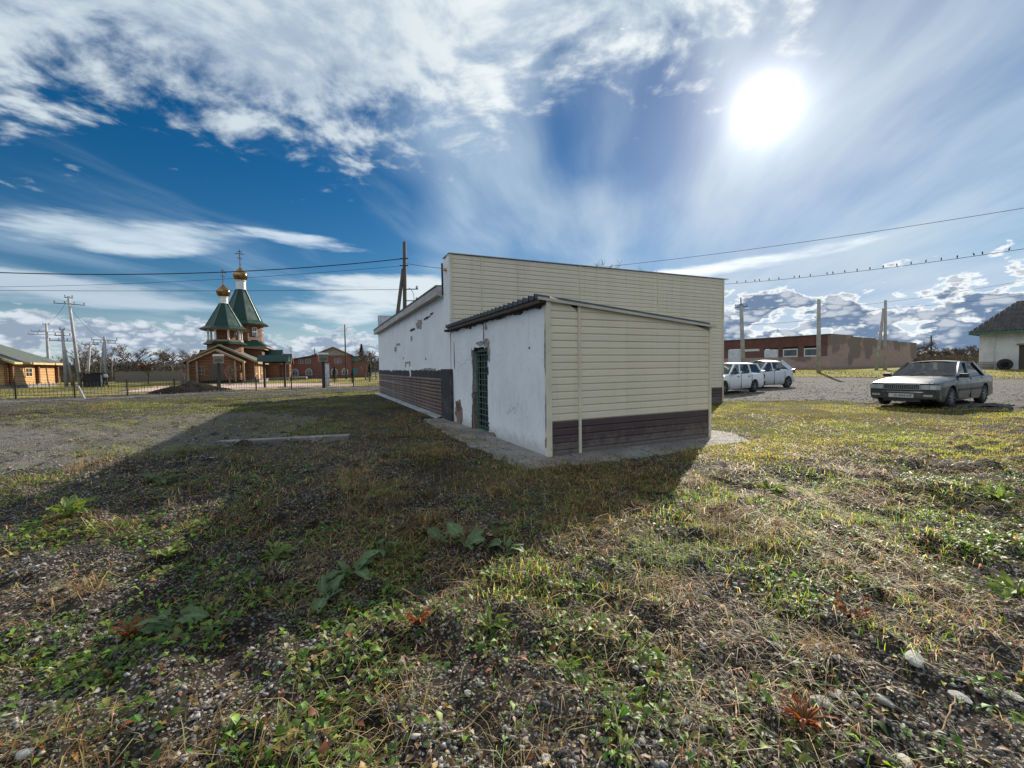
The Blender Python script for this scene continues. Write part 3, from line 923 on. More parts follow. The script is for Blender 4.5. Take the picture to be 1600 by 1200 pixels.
def wall_grid(y0, y1, z0, z1, step, x, hole=None, seed=0, amp=0.006):
    """uneven plaster skin in the plane x, facing -x, with an optional ragged opening"""
    ny = int(round((y1 - y0) / step)); nz = int(round((z1 - z0) / step))
    ys = np.linspace(y0, y1, ny + 1); zs = np.linspace(z0, z1, nz + 1)
    gy, gz_ = np.meshgrid(ys, zs, indexing='ij')
    dx = (fbm(gy * 1.4, gz_ * 1.4, seed, 3) - 0.5) * amp * 3 + (fbm(gy * 7, gz_ * 7, seed + 4, 2) - 0.5) * amp
    keep = np.ones((ny, nz), bool)
    if hole is not None:
        cy = (ys[:-1] + ys[1:]) / 2; cz = (zs[:-1] + zs[1:]) / 2
        keep = ~hole(*np.meshgrid(cy, cz, indexing='ij'))
        jy = (vnoise(gy * 31, gz_ * 31, 5) - 0.5) * step * 0.7; jz = (vnoise(gy * 29, gz_ * 29, 8) - 0.5) * step * 0.7
        inner = (gy > y0 + .01) & (gy < y1 - .01) & (gz_ > z0 + .01) & (gz_ < z1 - .01)
        gy = gy + np.where(inner, jy, 0); gz_ = gz_ + np.where(inner, jz, 0)
    idx = np.arange(gy.size).reshape(gy.shape)
    fa = np.stack([idx[:-1, :-1], idx[:-1, 1:], idx[1:, 1:], idx[1:, :-1]], -1)[keep]
    co = np.stack([x + dx, gy, gz_], -1).reshape(-1, 3)
    return co, fa


def ragged_patch(cy, cz, ry, rz, x, seed, n=26, thick=0.004, rough=0.45):
    """irregular low slab of bare masonry set in the plaster plane"""
    rg = np.random.default_rng(seed)
    m = MB(); k = 1 + (rg.random(n) - 0.5) * 2 * rough
    k = (k + np.roll(k, 1)) / 2
    ring = [(cy + ry * k[i] * math.cos(2 * math.pi * i / n), cz + rz * k[i] * math.sin(2 * math.pi * i / n)) for i in range(n)]
    m.prism(ring, 'x', x - thick, x + 0.03)
    return m


def hall():
    H = thing('hall_building', 'long white plastered hall with a tall beige siding front wall', 'building', (AX, AY, 0), BROT)
    V0 = 5.32
    # --- plastered long side
    co, fa = wall_grid(V0 + 0.62, 20.3, -0.25, 3.62, 0.12, 0.0, None, 11, 0.007)
    link_mesh('side_wall', np_mesh('side_wall', co, fa, smooth=True), 'plaster', H)
    MB().box(0.05, 0.35, V0 + 0.62, 20.3, -0.25, 3.62).build('wall_core', 'mortar_scar', H)
    MB().box(10.6, 10.93, V0 + 0.62, 20.3, -0.25, 3.62).build('far_side_wall', 'plaster', H)
    MB().box(0.35, 10.6, 20.0, 20.3, -0.25, 3.62).build('rear_wall', 'plaster', H)
    # --- the front wall rises above the roof as a parapet
    MB().prism([(0.03, -0.25), (10.9, -0.25), (10.9, 4.70), (0.03, 4.58)], 'y', V0 + 0.03, V0 + 0.60).build('front_wall', 'plaster', H)
    m = MB(); m.box(-0.012, 0.03, V0 + 0.03, V0 + 0.60, -0.25, 4.44)
    m.prism([(V0 + 0.03, 4.44), (V0 + 0.60, 4.44), (V0 + 0.60, 4.47), (V0 + 0.03, 4.58)], 'x', -0.012, 0.03)
    m.build('parapet_return', 'plaster', H)
    m = MB()
    m.prism([(-0.02, 4.595), (10.9, 4.715), (11.18, 4.722), (11.18, 4.736), (10.9, 4.732), (-0.02, 4.612)], 'y', V0 - 0.022, V0 + 0.66)
    m.build('parapet_cap', 'cap_light', H)
    MB().bar((-0.03, V0 + 0.62, 3.55), (-0.03, V0 + 0.62, 4.46), 0.035, 0.05).build('edge_flashing', 'iron', H)
    # --- siding on the front
    pitch = 0.1262
    cap = lambda uu: 4.58 + 0.0110 * uu
    segs = [(0.065, 0.925), (0.965, 4.265), (4.305, 7.535), (7.575, 10.86)]
    for k in range(33):
        z = 0.54 + k * pitch
        for (a, b) in segs:
            if z + pitch < 2.22 and b < 3.75:
                continue
            if z < 2.0 and a < 3.80 < b:
                a = 3.83
            h = min(pitch, cap(a) - z)
            if h < 0.04:
                continue
            put_plank(H, 'siding_beige', a, b, V0 + 0.028, z, h)
    for k in range(5):
        z = -0.06 + k * 0.12
        for (a, b) in ((3.83, 4.265), (4.305, 7.535), (7.575, 10.86)):
            put_plank(H, 'siding_brown', a, b, V0 + 0.028, z, 0.12)
    for a in (0.945, 4.285, 7.555):
        MB().box(a - 0.022, a + 0.022, V0 - 0.006, V0 + 0.028, 0.54 if a > 4 else 2.2, cap(a)).build('joint_strip', 'trim_beige', H)
    MB().box(0.022, 0.066, V0 - 0.010, V0 + 0.029, 2.35, 4.58).build('corner_strip', 'trim_beige', H)
    MB().box(10.86, 10.915, V0 - 0.010, V0 + 0.2, -0.1, 4.70).build('corner_strip', 'trim_beige', H)
    # --- roof: ribbed sheet, low pitch, seen only along its edge
    m = MB(); pit = 0.19; n = int((20.9 - V0 - 0.6) / pit)
    prof = []
    for k in range(n):
        v = V0 + 0.64 + k * pit
        prof += [(v, 0.0), (v + 0.05, 0.0), (v + 0.075, 0.045), (v + 0.125, 0.045), (v + 0.15, 0.0)]
    us = [-0.22, 5.4, 10.95]; zz = [3.80, 4.12, 3.82]
    nv = len(prof); vs = []; fs = []
    for (uu, z0) in zip(us, zz):
        vs += [(uu, v, z0 + d) for v, d in prof]
    for j in range(2):
        fs += [(j * nv + i, j * nv + i + 1, (j + 1) * nv + i + 1, (j + 1) * nv + i) for i in range(nv - 1)]
    o = m.add(vs, fs).build('roof', 'roof_sheet', H)
    sm = o.modifiers.new('thick', 'SOLIDIFY'); sm.thickness = 0.012
    MB().box(-0.20, -0.165, V0 + 0.66, 20.75, 3.55, 3.795).build('fascia', 'eave_board', H)
    MB().box(-0.163, 0.06, V0 + 0.66, 20.75, 3.55, 3.585).build('soffit', 'eave_board', H)
    MB().prism([(-0.2, 3.55), (0.12, 3.44), (0.12, 3.795), (-0.2, 3.795)], 'y', V0 + 0.615, V0 + 0.658).build('eave_end', 'eave_board', H)
    MB().box(-0.21, -0.17, V0 + 0.66, 20.8, 3.797, 3.81).build('drip_edge', 'iron', H)
    # sheet-metal parapet at the far end
    MB().box(0.0, 10.9, 19.9, 20.28, 3.64, 4.62).build('rear_parapet', 'galvanised', H)
    # --- plinth: tarred band, ribbed cladding, tarred pilaster, flashing
    VB = V0 + 0.88
    m = MB(); rg = np.random.default_rng(4)
    top = []
    for v in np.arange(VB, 20.29, 0.22):
        top.append((v, 1.375 + (rg.random() - 0.5) * 0.05))
    poly = [(VB, 1.15), (20.28, 1.15)] + [(20.28, 1.37)] + top[::-1]
    m.prism(poly, 'x', -0.020, 0.04); m.build('tar_band', 'tar', H)
    slat = MB(); hh = 0.112
    slat.prism([(-0.004, hh), (-0.018, hh * 0.86), (-0.040, hh * 0.62), (-0.044, hh * 0.25), (-0.020, 0.004), (0.02, 0.0), (0.02, hh)], 'y', 0.0, 20.26 - VB)
    me = slat.mesh('plinth_board'); me.materials.append(M['plinth_metal'])
    for k in range(10):
        o = link_mesh('plinth_board', me, None, H, loc=(-0.004, VB, 0.03 + k * hh))
        o.rotation_euler = (R((rg.random() - 0.5) * 0.22), 0, 0)
    MB().box(-0.075, 0.0, V0 - 0.14, VB - 0.005, -0.2, 1.42).build('pilaster', 'tar', H, bev=0.012)
    m = MB(); m.quad((-0.04, VB, 0.035), (-0.04, 20.3, 0.035), (-0.30, 20.3, -0.045), (-0.30, VB, -0.045))
    o = m.build('base_flashing', 'flashing', H); o.modifiers.new('thick', 'SOLIDIFY').thickness = 0.008
    # scars in the plaster under the eave and over the plinth
    for i, (cy, cz, ry, rz, mt) in enumerate([(9.15, 3.02, 0.50, 0.16, 'mortar_scar'), (10.35, 2.94, 0.42, 0.05, 'tar'), (8.0, 3.13, 0.42, 0.035, 'tar'),
                                              (7.35, 3.19, 0.20, 0.03, 'tar'), (10.6, 2.62, 0.16, 0.10, 'mortar_scar'), (13.6, 2.55, 0.5, 0.05, 'mortar_scar'), (14.3, 2.35, 0.3, 0.13, 'mortar_scar'),
                                              (8.0, 1.40, 0.9, 0.06, 'mortar_scar'), (11.0, 1.60, 0.10, 0.13, 'mortar_scar'), (11.9, 1.60, 0.09, 0.11, 'mortar_scar'), (11.45, 1.70, 0.52, 0.035, 'mortar_scar'),
                                              (10.9, 1.30, 0.14, 0.20, 'plaster'), (15.5, 1.40, 0.4, 0.07, 'plaster'), (8.3, 1.77, 0.05, 0.035, 'tar'), (12.4, 1.9, 0.12, 0.05, 'mortar_scar')]):
        ragged_patch(cy, cz, ry, rz, -0.014 if cz < 1.5 and mt == 'plaster' else 0.0, 40 + i, thick=0.013).build('plaster_scar', mt, H)
    # small bracket lamp on the parapet return
    MB().box(-0.10, -0.012, V0 + 0.2, V0 + 0.32, 4.17, 4.23).build('bracket', 'wood_pale', H)
    return H


def annex():
    N = thing('annex_building', 'low lean-to annex with beige siding, brown plinth and a barred doorway', 'building', (AX, AY, 0), BROT)
    V1 = 5.315
    D0, D1, DT = 2.60, 3.62, 1.90
    # --- plastered side wall with the ragged doorway
    def hole(y, z):
        e = (fbm(y * 6, z * 6, 21, 3) - 0.5)
        left = D1 + 0.02 + e * 0.10 + np.where(z < 0.85, 0.07 * sstep(0.95, 0.55, z), 0)
        right = D0 + e * 0.10 - np.where(z > 1.72, 0.12 * sstep(1.70, 1.85, z), 0)
        topz = DT + e * 0.10 + 0.12 * sstep(0.5, 0.15, y - D0 + 0.3) * (y < D0 + 0.45)
        return (y > right) & (y < left) & (z < topz)
    co, fa = wall_grid(0.02, V1, -0.25, 2.50, 0.045, 0.0, hole, 31, 0.007)
    # chipped arris towards the corner trim
    edge = co[:, 1] < 0.03
    co[edge, 1] += np.abs(fbm(co[edge, 2] * 5, co[edge, 2] * 0 + 3, 6, 3) - 0.45) * 0.16
    o = link_mesh('side_wall', np_mesh('side_wall', co, fa, smooth=True), 'plaster', N)
    m = MB(); m.box(0.03, 0.30, 0.03, D0, -0.25, 2.47); m.box(0.03, 0.30, D1 + 0.06, V1 - 0.01, -0.25, 2.47); m.box(0.031, 0.299, D0, D1 + 0.06, DT + 0.02, 2.469)
    m.build('wall_core', 'mortar_scar', N)
    MB().box(0.01, 0.28, D1 + 0.005, D1 + 0.05, 0.85, DT).build('door_jamb', 'jamb', N, bev=0.01)
    ragged = MB()
    ragged.prism([(0.02, -0.2), (0.26, -0.2), (0.26, 0.86), (0.14, 0.90), (0.05, 0.80), (0.02, 0.55)], 'y', D1 + 0.004, D1 + 0.058)
    ragged.build('broken_jamb', 'bare_masonry', N)
    MB().box(0.0, 0.29, D0 - 0.05, D1 + 0.05, -0.25, -0.055).build('door_sill', 'concrete', N, bev=0.015)
    # --- doorway: frame, barred gate, black panel standing in for the unlit interior
    F = MB()
    F.box(0.10, 0.16, D0 + 0.005, D0 + 0.06, -0.05, DT - 0.02); F.box(0.10, 0.16, D1 - 0.10, D1 - 0.02, -0.05, DT - 0.02)
    F.box(0.10, 0.16, D0 + 0.06, D1 - 0.10, DT - 0.09, DT - 0.02); F.box(0.10, 0.16, D0 + 0.06, D1 - 0.10, -0.05, 0.01)
    fr = F.build('door_frame', 'green_paint', N, bev=0.004)
    MB().box(0.20, 0.24, D0, D1, -0.05, DT).build('dark_interior', 'dark_inside', N)
    g0, g1 = D0 + 0.065, D1 - 0.105
    hb = MB().tube([(0.105, g0, 0), (0.105, g1, 0)], 0.0075, 6).mesh('grille_bar'); hb.materials.append(M['grille_paint'])
    vb = MB().tube([(0.118, 0, 0.02), (0.118, 0, DT - 0.10)], 0.0075, 6).mesh('grille_bar'); vb.materials.append(M['grille_paint'])
    for k in range(13):
        link_mesh('grille_bar', hb, None, fr, loc=(0, 0, 0.07 + k * 0.139 + random.uniform(-.008, .008)))
    for k in range(5):
        link_mesh('grille_bar', vb, None, fr, loc=(0, g0 + 0.09 + k * (g1 - g0 - 0.16) / 4, 0))
    MB().box(0.02, 0.14, D0 - 0.04, D1 + 0.02, DT - 0.005, DT + 0.05).build('lintel', 'dark_wood', N)
    # --- scars: bare masonry low on the wall, cracks over the door
    for i, (cy, cz, ry, rz, mt) in enumerate([(4.72, 0.22, 0.33, 0.34, 'bare_masonry'), (4.78, 0.42, 0.22, 0.16, 'bare_masonry'), (2.62, 1.98, 0.16, 0.10, 'mortar_scar'), (2.52, 1.78, 0.06, 0.16, 'mortar_scar'),
                                              (2.95, 2.00, 0.30, 0.045, 'mortar_scar'), (2.80, 2.20, 0.014, 0.20, 'tar'), (2.66, 2.33, 0.07, 0.06, 'mortar_scar'),
                                              (3.68, 2.41, 0.09, 0.04, 'tar'), (1.05, 2.44, 0.20, 0.035, 'tar'), (1.75, 2.44, 0.16, 0.03, 'mortar_scar'), (5.02, 1.75, 0.014, 0.32, 'tar'), (0.62, 1.78, 0.018, 0.016, 'tar'),
                                              (0.05, 0.75, 0.035, 0.32, 'mortar_scar'), (0.05, 1.7, 0.03, 0.4, 'mortar_scar'), (0.06, 0.2, 0.03, 0.10, 'bare_masonry'), (2.38, 0.02, 0.18, 0.04, 'bare_masonry')]):
        ragged_patch(cy, cz, ry, rz, 0.0, 80 + i, thick=0.012).build('plaster_scar', mt, N)
    # --- clad front wall
    MB().prism([(0.03, -0.25), (3.70, -0.25), (3.70, 2.17), (0.03, 2.47)], 'y', 0.03, 0.25).build('front_wall', 'mortar_scar', N)
    MB().prism([(0.251, -0.25), (V1, -0.25), (V1, 2.16), (0.251, 2.16)], 'x', 3.45, 3.70).build('right_wall', 'plaster', N)
    roofline = lambda uu: 2.506 - 0.0851 * uu
    pitch = 0.1205
    for (a, b) in ((0.072, 0.598), (0.645, 3.70)):
        for k in range(17):
            put_plank(N, 'siding_beige', a, b, 0.028, 0.54 + k * pitch, pitch, roofline)
        for k in range(5):
            put_plank(N, 'siding_brown', a, b, 0.028, 0.54 - (k + 1) * pitch, pitch)
    MB().box(-0.014, 0.072, -0.012, 0.030, -0.06, 2.50).build('corner_strip', 'trim_beige', N, bev=0.004)
    MB().box(-0.010, 0.012, 0.030, 0.075, -0.06, 2.47).build('corner_return', 'trim_beige', N)
    MB().box(0.598, 0.645, -0.010, 0.028, -0.02, roofline(0.62)).build('joint_strip', 'trim_beige', N, bev=0.003)
    MB().box(3.70, 3.755, -0.012, 0.27, -0.06, roofline(3.75)).build('corner_strip', 'trim_beige', N, bev=0.004)
    m = MB(); m.prism([(-0.17, 2.513), (3.86, 2.170), (3.86, 2.212), (-0.17, 2.557)], 'y', -0.045, -0.013)
    m.build('verge_flashing', 'cap_light', N)
    MB().box(0.045, 0.055, -0.016, -0.0125, 0.10, 0.11).build('screw', 'iron', N)
    # --- ribbed roof sheet, ribs run across, teeth show along the side edge
    pit = 0.205; n = 26; prof = []
    for k in range(n):
        v = -0.01 + k * pit
        prof += [(v, 0.0), (v + 0.105, 0.0), (v + 0.118, 0.078), (v + 0.152, 0.078), (v + 0.165, 0.0)]
    prof = [p for p in prof if p[0] < V1 - 0.01]
    vs = []; fs = []; nv = len(prof)
    for uu in (-0.16, 3.85):
        vs += [(uu, v, 2.535 - 0.0855 * uu + d) for v, d in prof]
    fs = [(i, i + 1, nv + i + 1, nv + i) for i in range(nv - 1)]
    o = MB().add(vs, fs).build('roof', 'roof_sheet', N); o.modifiers.new('thick', 'SOLIDIFY').thickness = 0.010
    m = MB(); m.prism([(0.0, 2.475), (V1 - 0.1, 2.475), (V1 - 0.1, 2.535), (0.0, 2.535)], 'x', -0.13, -0.035); m.build('roof_board', 'dark_wood', N)
    rg = np.random.default_rng(2); low = [(v, 2.475 - 0.02 - abs(rg.normal()) * 0.022) for v in np.arange(0.0, V1 - 0.05, 0.07)]
    MB().prism(low + [(V1 - 0.1, 2.51), (0.0, 2.51)], 'x', -0.033, 0.02).build('sheathing', 'tar', N)
    MB().bar((-0.10, V1 - 0.02, 2.47), (-0.10, V1 + 0.06, 2.47), 0.14, 0.06).build('gutter_end', 'tar', N)
    return N


hall()
annex()

# concrete apron along the annex
def apron():
    m = MB(); rg = np.random.default_rng(12)
    def rag(a, b, n, amp):
        a = np.array(a); b = np.array(b); d = (b - a) / np.linalg.norm(b - a); nn = np.array([-d[1], d[0]])
        return [tuple(a + (b - a) * (i / n) + nn * (rg.random() - 0.5) * amp) for i in range(n)]
    poly = rag((-0.62, 6.1), (-0.80, 2.6), 14, 0.10) + rag((-0.80, 2.6), (-0.78, -0.55), 14, 0.14) + rag((-0.78, -0.55), (1.2, -0.74), 10, 0.12) + \
        rag((1.2, -0.74), (4.05, -0.62), 12, 0.10) + rag((4.05, -0.62), (4.62, 0.1), 5, 0.06) + rag((4.62, 0.1), (4.45, 5.2), 8, 0.08) + [(3.0, 5.0), (0.2, 5.2), (0.1, 6.1)]
    m.prism(poly, 'z', -0.20, -0.018)
    o = m.build('concrete_apron', 'concrete', None, bev=0.012, loc=(AX, AY, 0), rotz=BROT)
    tag(o, kind='structure')
apron()

# green rounded awning that peeps out behind the far corner of the hall
aw = thing('green_awning', 'small green rounded awning peeping out behind the siding wall corner', 'awning', (AX, AY, 0), BROT)
m = MB(); pts = [(0.0, 0.0), (0.55, 0.0)] + [(0.55 * math.cos(a), 0.9 * math.sin(a)) for a in np.linspace(0.1, math.pi / 2, 9)]
m.prism(pts, 'y', 8.2, 11.0); o = m.build('canopy', 'awning_green', aw); o.location = (10.94, 0, 2.05)
for vv in (8.4, 10.8):
    MB().bar((10.94, vv, 2.02), (11.45, vv, 2.02), 0.04).build('bracket', 'iron', aw)

# ------------------------------------------------------------------ church
def cross(parent, x, y, z, h, name='cross'):
    m = MB(); r = h * 0.022
    m.bar((x, y, z), (x, y, z + h), 2 * r)
    m.bar((x - h * 0.25, y, z + h * 0.72), (x + h * 0.25, y, z + h * 0.72), 2 * r)
    m.bar((x - h * 0.13, y, z + h * 0.86), (x + h * 0.13, y, z + h * 0.86), 2 * r)
    m.bar((x - h * 0.15, y, z + h * 0.46), (x + h * 0.15, y, z + h * 0.38), 2 * r)
    m.lathe([(0.0, -0.02), (h * 0.05, 0.03), (h * 0.05, 0.08), (0.0, 0.12)], 8, (x, y, z))
    return m.build(name, 'gold', parent)


def onion(parent, x, y, z, r, h):
    prof = [(0.62, 0.0), (0.80, 0.06), (0.95, 0.16), (1.0, 0.27), (0.95, 0.39), (0.80, 0.51), (0.58, 0.62), (0.36, 0.71), (0.20, 0.79), (0.10, 0.88), (0.045, 1.0)]
    return MB().lathe([(a * r, b * h) for a, b in prof], 24, (x, y, z)).build('onion_dome', 'gold', parent, smooth=True)


def octagon(r, a0=R(22.5)):
    return [(r * math.cos(a0 + k * math.pi / 4), r * math.sin(a0 + k * math.pi / 4)) for k in range(8)]


def gable(parent, x0, x1, y0, y1, zb, ze, zr, over=0.45, axis='y', wall='log_wall', roof='shingle_green', trim='wood_trim', t=0.14):
    """log block with a pitched roof; axis is the ridge direction"""
    if axis == 'y':
        c = (x0 + x1) / 2
        MB().prism([(x0, zb), (x1, zb), (x1, ze), (c, zr - 0.10), (x0, ze)], 'y', y0, y1).build('log_block', wall, parent)
        s = (zr - ze) / (x1 - c); e = ze - s * over
        w = MB()
        w.prism([(x0 - over, e), (c, zr), (c, zr + t), (x0 - over, e + t)], 'y', y0 - over, y1 + over)
        w.prism([(x1 + over, e), (c, zr), (c, zr + t), (x1 + over, e + t)], 'y', y0 - over, y1 + over)
        rf = w.build('roof', roof, parent)
        b = MB()
        for yy in (y0 - over - 0.05, y1 + over + 0.01):
            b.prism([(x0 - over - 0.03, e - 0.10), (c, zr - 0.10), (c, zr + t + 0.02), (x0 - over - 0.03, e + t + 0.02)], 'y', yy, yy + 0.04)
            b.prism([(x1 + over + 0.03, e - 0.10), (c, zr - 0.10), (c, zr + t + 0.02), (x1 + over + 0.03, e + t + 0.02)], 'y', yy, yy + 0.04)
        for xx in (x0 - over - 0.035, x1 + over + 0.002):
            b.box(xx, xx + 0.033, y0 - over, y1 + over, e - 0.12, e + t - 0.01)
        b.build('bargeboard', trim, rf)
    else:
        c = (y0 + y1) / 2
        MB().prism([(y0, zb), (y1, zb), (y1, ze), (c, zr - 0.10), (y0, ze)], 'x', x0, x1).build('log_block', wall, parent)
        s = (zr - ze) / (y1 - c); e = ze - s * over
        w = MB()
        w.prism([(y0 - over, e), (c, zr), (c, zr + t), (y0 - over, e + t)], 'x', x0 - over, x1 + over)
        w.prism([(y1 + over, e), (c, zr), (c, zr + t), (y1 + over, e + t)], 'x', x0 - over, x1 + over)
        rf = w.build('roof', roof, parent)
        b = MB()
        for xx in (x0 - over - 0.05, x1 + over + 0.01):
            b.prism([(y0 - over - 0.03, e - 0.10), (c, zr - 0.10), (c, zr + t + 0.02), (y0 - over - 0.03, e + t + 0.02)], 'x', xx, xx + 0.04)
            b.prism([(y1 + over + 0.03, e - 0.10), (c, zr - 0.10), (c, zr + t + 0.02), (y1 + over + 0.03, e + t + 0.02)], 'x', xx, xx + 0.04)
        for yy in (y0 - over - 0.035, y1 + over + 0.002):
            b.box(x0 - over, x1 + over, yy, yy + 0.033, e - 0.12, e + t - 0.01)
        b.build('bargeboard', trim, rf)
    return rf


def window(parent, x0, x1, z0, z1, y, ny=-1, frame='window_white', glass='window_glass', mull=(1, 1), depth=0.06, axis='y', fw=0.07):
    """framed window on a wall: axis = normal axis, y = wall plane, ny = outward direction"""
    g = MB(); f = MB()
    def B(m, a0, a1, b0, b1, d0, d1):
        lo, hi = sorted((y + ny * d0, y + ny * d1))
        if axis == 'y': m.box(a0, a1, lo, hi, b0, b1)
        else: m.box(lo, hi, a0, a1, b0, b1)
    B(g, x0 + fw, x1 - fw, z0 + fw, z1 - fw, -0.05, 0.012)
    B(f, x0, x1, z0, z0 + fw, -0.04, depth); B(f, x0, x1, z1 - fw, z1, -0.04, depth)
    B(f, x0, x0 + fw, z0 + fw, z1 - fw, -0.04, depth); B(f, x1 - fw, x1, z0 + fw, z1 - fw, -0.04, depth)
    for k in range(mull[0]):
        xm = x0 + (x1 - x0) * (k + 1) / (mull[0] + 1); B(f, xm - 0.03, xm + 0.03, z0 + fw, z1 - fw, -0.03, depth - 0.015)
    for k in range(mull[1]):
        zm = z0 + (z1 - z0) * (k + 1) / (mull[1] + 1); B(f, x0 + fw, x1 - fw, zm - 0.025, zm + 0.025, -0.03, depth - 0.018)
    fo = f.build('window', frame, parent)
    g.build('pane', glass, fo)
    return fo


def church():
    p = at(346, 596, 54.0)
    C = thing('wooden_church', 'wooden church with green tent roofs and two golden onion domes', 'church', (p.x, p.y, 0.05), R(22.5))
    m = MB(); m.box(-4.3, 4.3, -0.3, 7.8, -0.4, 0.25); m.box(-5.7, 7.0, 7.81, 15.6, -0.4, 0.25); m.build('foundation', 'concrete', C)
    # nave front and porch
    gable(C, -3.7, 3.7, 0.0, 8.0, 0.251, 2.75, 4.75, 0.55)
    gable(C, -2.5, 2.5, -1.9, -0.02, 0.25, 2.75, 4.05, 0.40)
    # porch posts, dark doorway, icon over it
    for x in (-2.9, -2.0, 2.0, 2.9):
        MB().box(x - 0.10, x + 0.10, -2.22, -2.02, 0.1, 2.72).build('porch_post', 'wood_trim', C)
    m = MB(); m.box(-0.75, 0.75, -1.96, -1.90, 0.25, 2.35)
    d = m.build('door', 'dark_wood', C); MB().box(0.5, 0.6, -2.0, -1.961, 1.2, 1.3).build('handle', 'gold', d)
    MB().box(-0.3, 0.3, -1.99, -1.91, 2.75, 3.35).build('icon_frame', 'wood_pale', C)
    MB().box(-0.2, 0.2, -2.01, -1.991, 2.85, 3.25).build('icon', 'gold', C)
    for x in (-1.6, 1.6):
        window(C, x - 0.35, x + 0.35, 1.0, 2.1, -1.9, -1, 'wood_trim')
    for y in (1.6, 5.6):
        window(C, y - 0.5, y + 0.5, 0.9, 2.3, 3.7, 1, 'wood_pale', axis='x', fw=0.2)
    MB().box(3.701, 3.76, 3.1, 4.1, 0.3, 2.5).build('pilaster', 'wood_pale', C)
    # bell tower: octagon, open belfry, tent
    cx, cy = 0.0, 3.0
    def octo(r0, z0, r1, z1, name, mat, par=C, smooth=False):
        m = MB(); a = octagon(r0); b = octagon(r1)
        vs = [(cx + x, cy + y, z0) for x, y in a] + [(cx + x, cy + y, z1) for x, y in b]
        fs = [tuple(range(8))[::-1], tuple(range(8, 16))] + [(i, (i + 1) % 8, 8 + (i + 1) % 8, 8 + i) for i in range(8)]
        return m.add(vs, fs).build(name, mat, par)
    octo(2.1, 3.0, 2.1, 5.25, 'tower_drum', 'log_wall')
    octo(2.65, 5.0, 2.15, 5.35, 'skirt_roof', 'green_roof')
    octo(2.12, 5.36, 2.12, 5.60, 'belfry_floor', 'wood_trim')
    for x, y in octagon(1.9):
        MB().box(cx + x - 0.10, cx + x + 0.10, cy + y - 0.10, cy + y + 0.10, 5.6, 6.95).build('belfry_post', 'white_paint', C)
    for x, y, s in ((0.0, 0.0, 0.45), (0.8, 0.5, 0.3), (-0.8, 0.4, 0.3)):
        MB().lathe([(0.9 * s, 0.0), (0.72 * s, 0.2 * s), (0.5 * s, 0.8 * s), (0.3 * s, 1.15 * s), (0.05, 1.3 * s)], 12, (cx + x, cy + y, 6.0)).build('bell', 'gold', C, smooth=True)
    octo(1.2, 5.6, 1.2, 6.95, 'belfry_core', 'log_wall')
    octo(2.75, 6.90, 2.75, 7.02, 'cornice', 'wood_trim')
    tent = octo(2.95, 7.021, 2.15, 7.5, 'tent_flare', 'green_roof'); octo(2.15, 7.501, 0.52, 10.55, 'tent_roof', 'green_roof')
    for (xa, ya), (xb, yb) in zip(octagon(2.17), octagon(0.54)):
        MB().bar((cx + xa, cy + ya, 7.5), (cx + xb, cy + yb, 10.55), 0.06).build('hip_rib', 'rib_green', tent)
    MB().lathe([(0.55, 10.56), (0.48, 10.62), (0.48, 11.35), (0.56, 11.40), (0.56, 11.48)], 16, (cx, cy, 0)).build('neck', 'white_paint', C, smooth=False)
    onion(C, cx, cy, 11.48, 0.84, 1.95)
    cross(C, cx, cy, 13.5, 1.7)
    # main volume: square body, skirt roof, octagon, tent
    cx, cy = 0.5, 11.6
    gable(C, -2.5, 3.5, 8.02, 15.0, 0.252, 4.7, 4.9, 0.4, 'y')
    m = MB(); vs = [(cx - 3.7, cy - 3.9, 5.05), (cx + 3.7, cy - 3.9, 5.05), (cx + 3.7, cy + 3.9, 5.05), (cx - 3.7, cy + 3.9, 5.05),
                    (cx - 2.2, cy - 2.2, 6.1), (cx + 2.2, cy - 2.2, 6.1), (cx + 2.2, cy + 2.2, 6.1), (cx - 2.2, cy + 2.2, 6.1)]
    m.add(vs, [(0, 1, 5, 4), (1, 2, 6, 5), (2, 3, 7, 6), (3, 0, 4, 7), (3, 2, 1, 0), (4, 5, 6, 7)]); m.build('skirt_roof', 'green_roof', C)
    MB().box(cx - 3.72, cx + 3.72, cy - 3.92, cy + 3.92, 4.85, 5.04).build('cornice', 'wood_trim', C)
    octo(2.85, 5.9, 2.85, 8.5, 'main_drum', 'log_wall')
    for k in range(8):
        a = k * math.pi / 4
        fx = MB(); n = Vector((math.cos(a), math.sin(a), 0)); s = Vector((-math.sin(a), math.cos(a), 0)); o0 = Vector((cx, cy, 0)) + n * (2.85 * math.cos(math.pi / 8))
        fx.bar(o0 + n * 0.03 + Vector((0, 0, 6.75)), o0 + n * 0.03 + Vector((0, 0, 8.05)), 0.75, 0.08, up=n)
        w = fx.build('window', 'window_white', C)
        pm = MB()
        for sx in (-0.16, 0.16):
            for zz in (7.05, 7.72):
                pm.bar(o0 + s * sx + n * 0.06 + Vector((0, 0, zz - 0.26)), o0 + s * sx + n * 0.06 + Vector((0, 0, zz + 0.26)), 0.24, 0.05, up=n)
        pm.build('pane', 'pane_glass', w)
    octo(3.5, 8.42, 3.5, 8.54, 'cornice', 'wood_trim')
    tent = octo(3.75, 8.541, 2.75, 9.15, 'tent_flare', 'green_roof'); octo(2.75, 9.151, 0.70, 13.95, 'tent_roof', 'green_roof')
    for (xa, ya), (xb, yb) in zip(octagon(2.78), octagon(0.73)):
        MB().bar((cx + xa, cy + ya, 9.15), (cx + xb, cy + yb, 13.95), 0.07).build('hip_rib', 'rib_green', tent)
    MB().lathe([(0.74, 13.96), (0.66, 14.02), (0.66, 15.2), (0.76, 15.26), (0.76, 15.36)], 16, (cx, cy, 0)).build('neck', 'white_paint', C)
    onion(C, cx, cy, 15.36, 1.0, 2.4)
    cross(C, cx, cy, 17.8, 2.3)
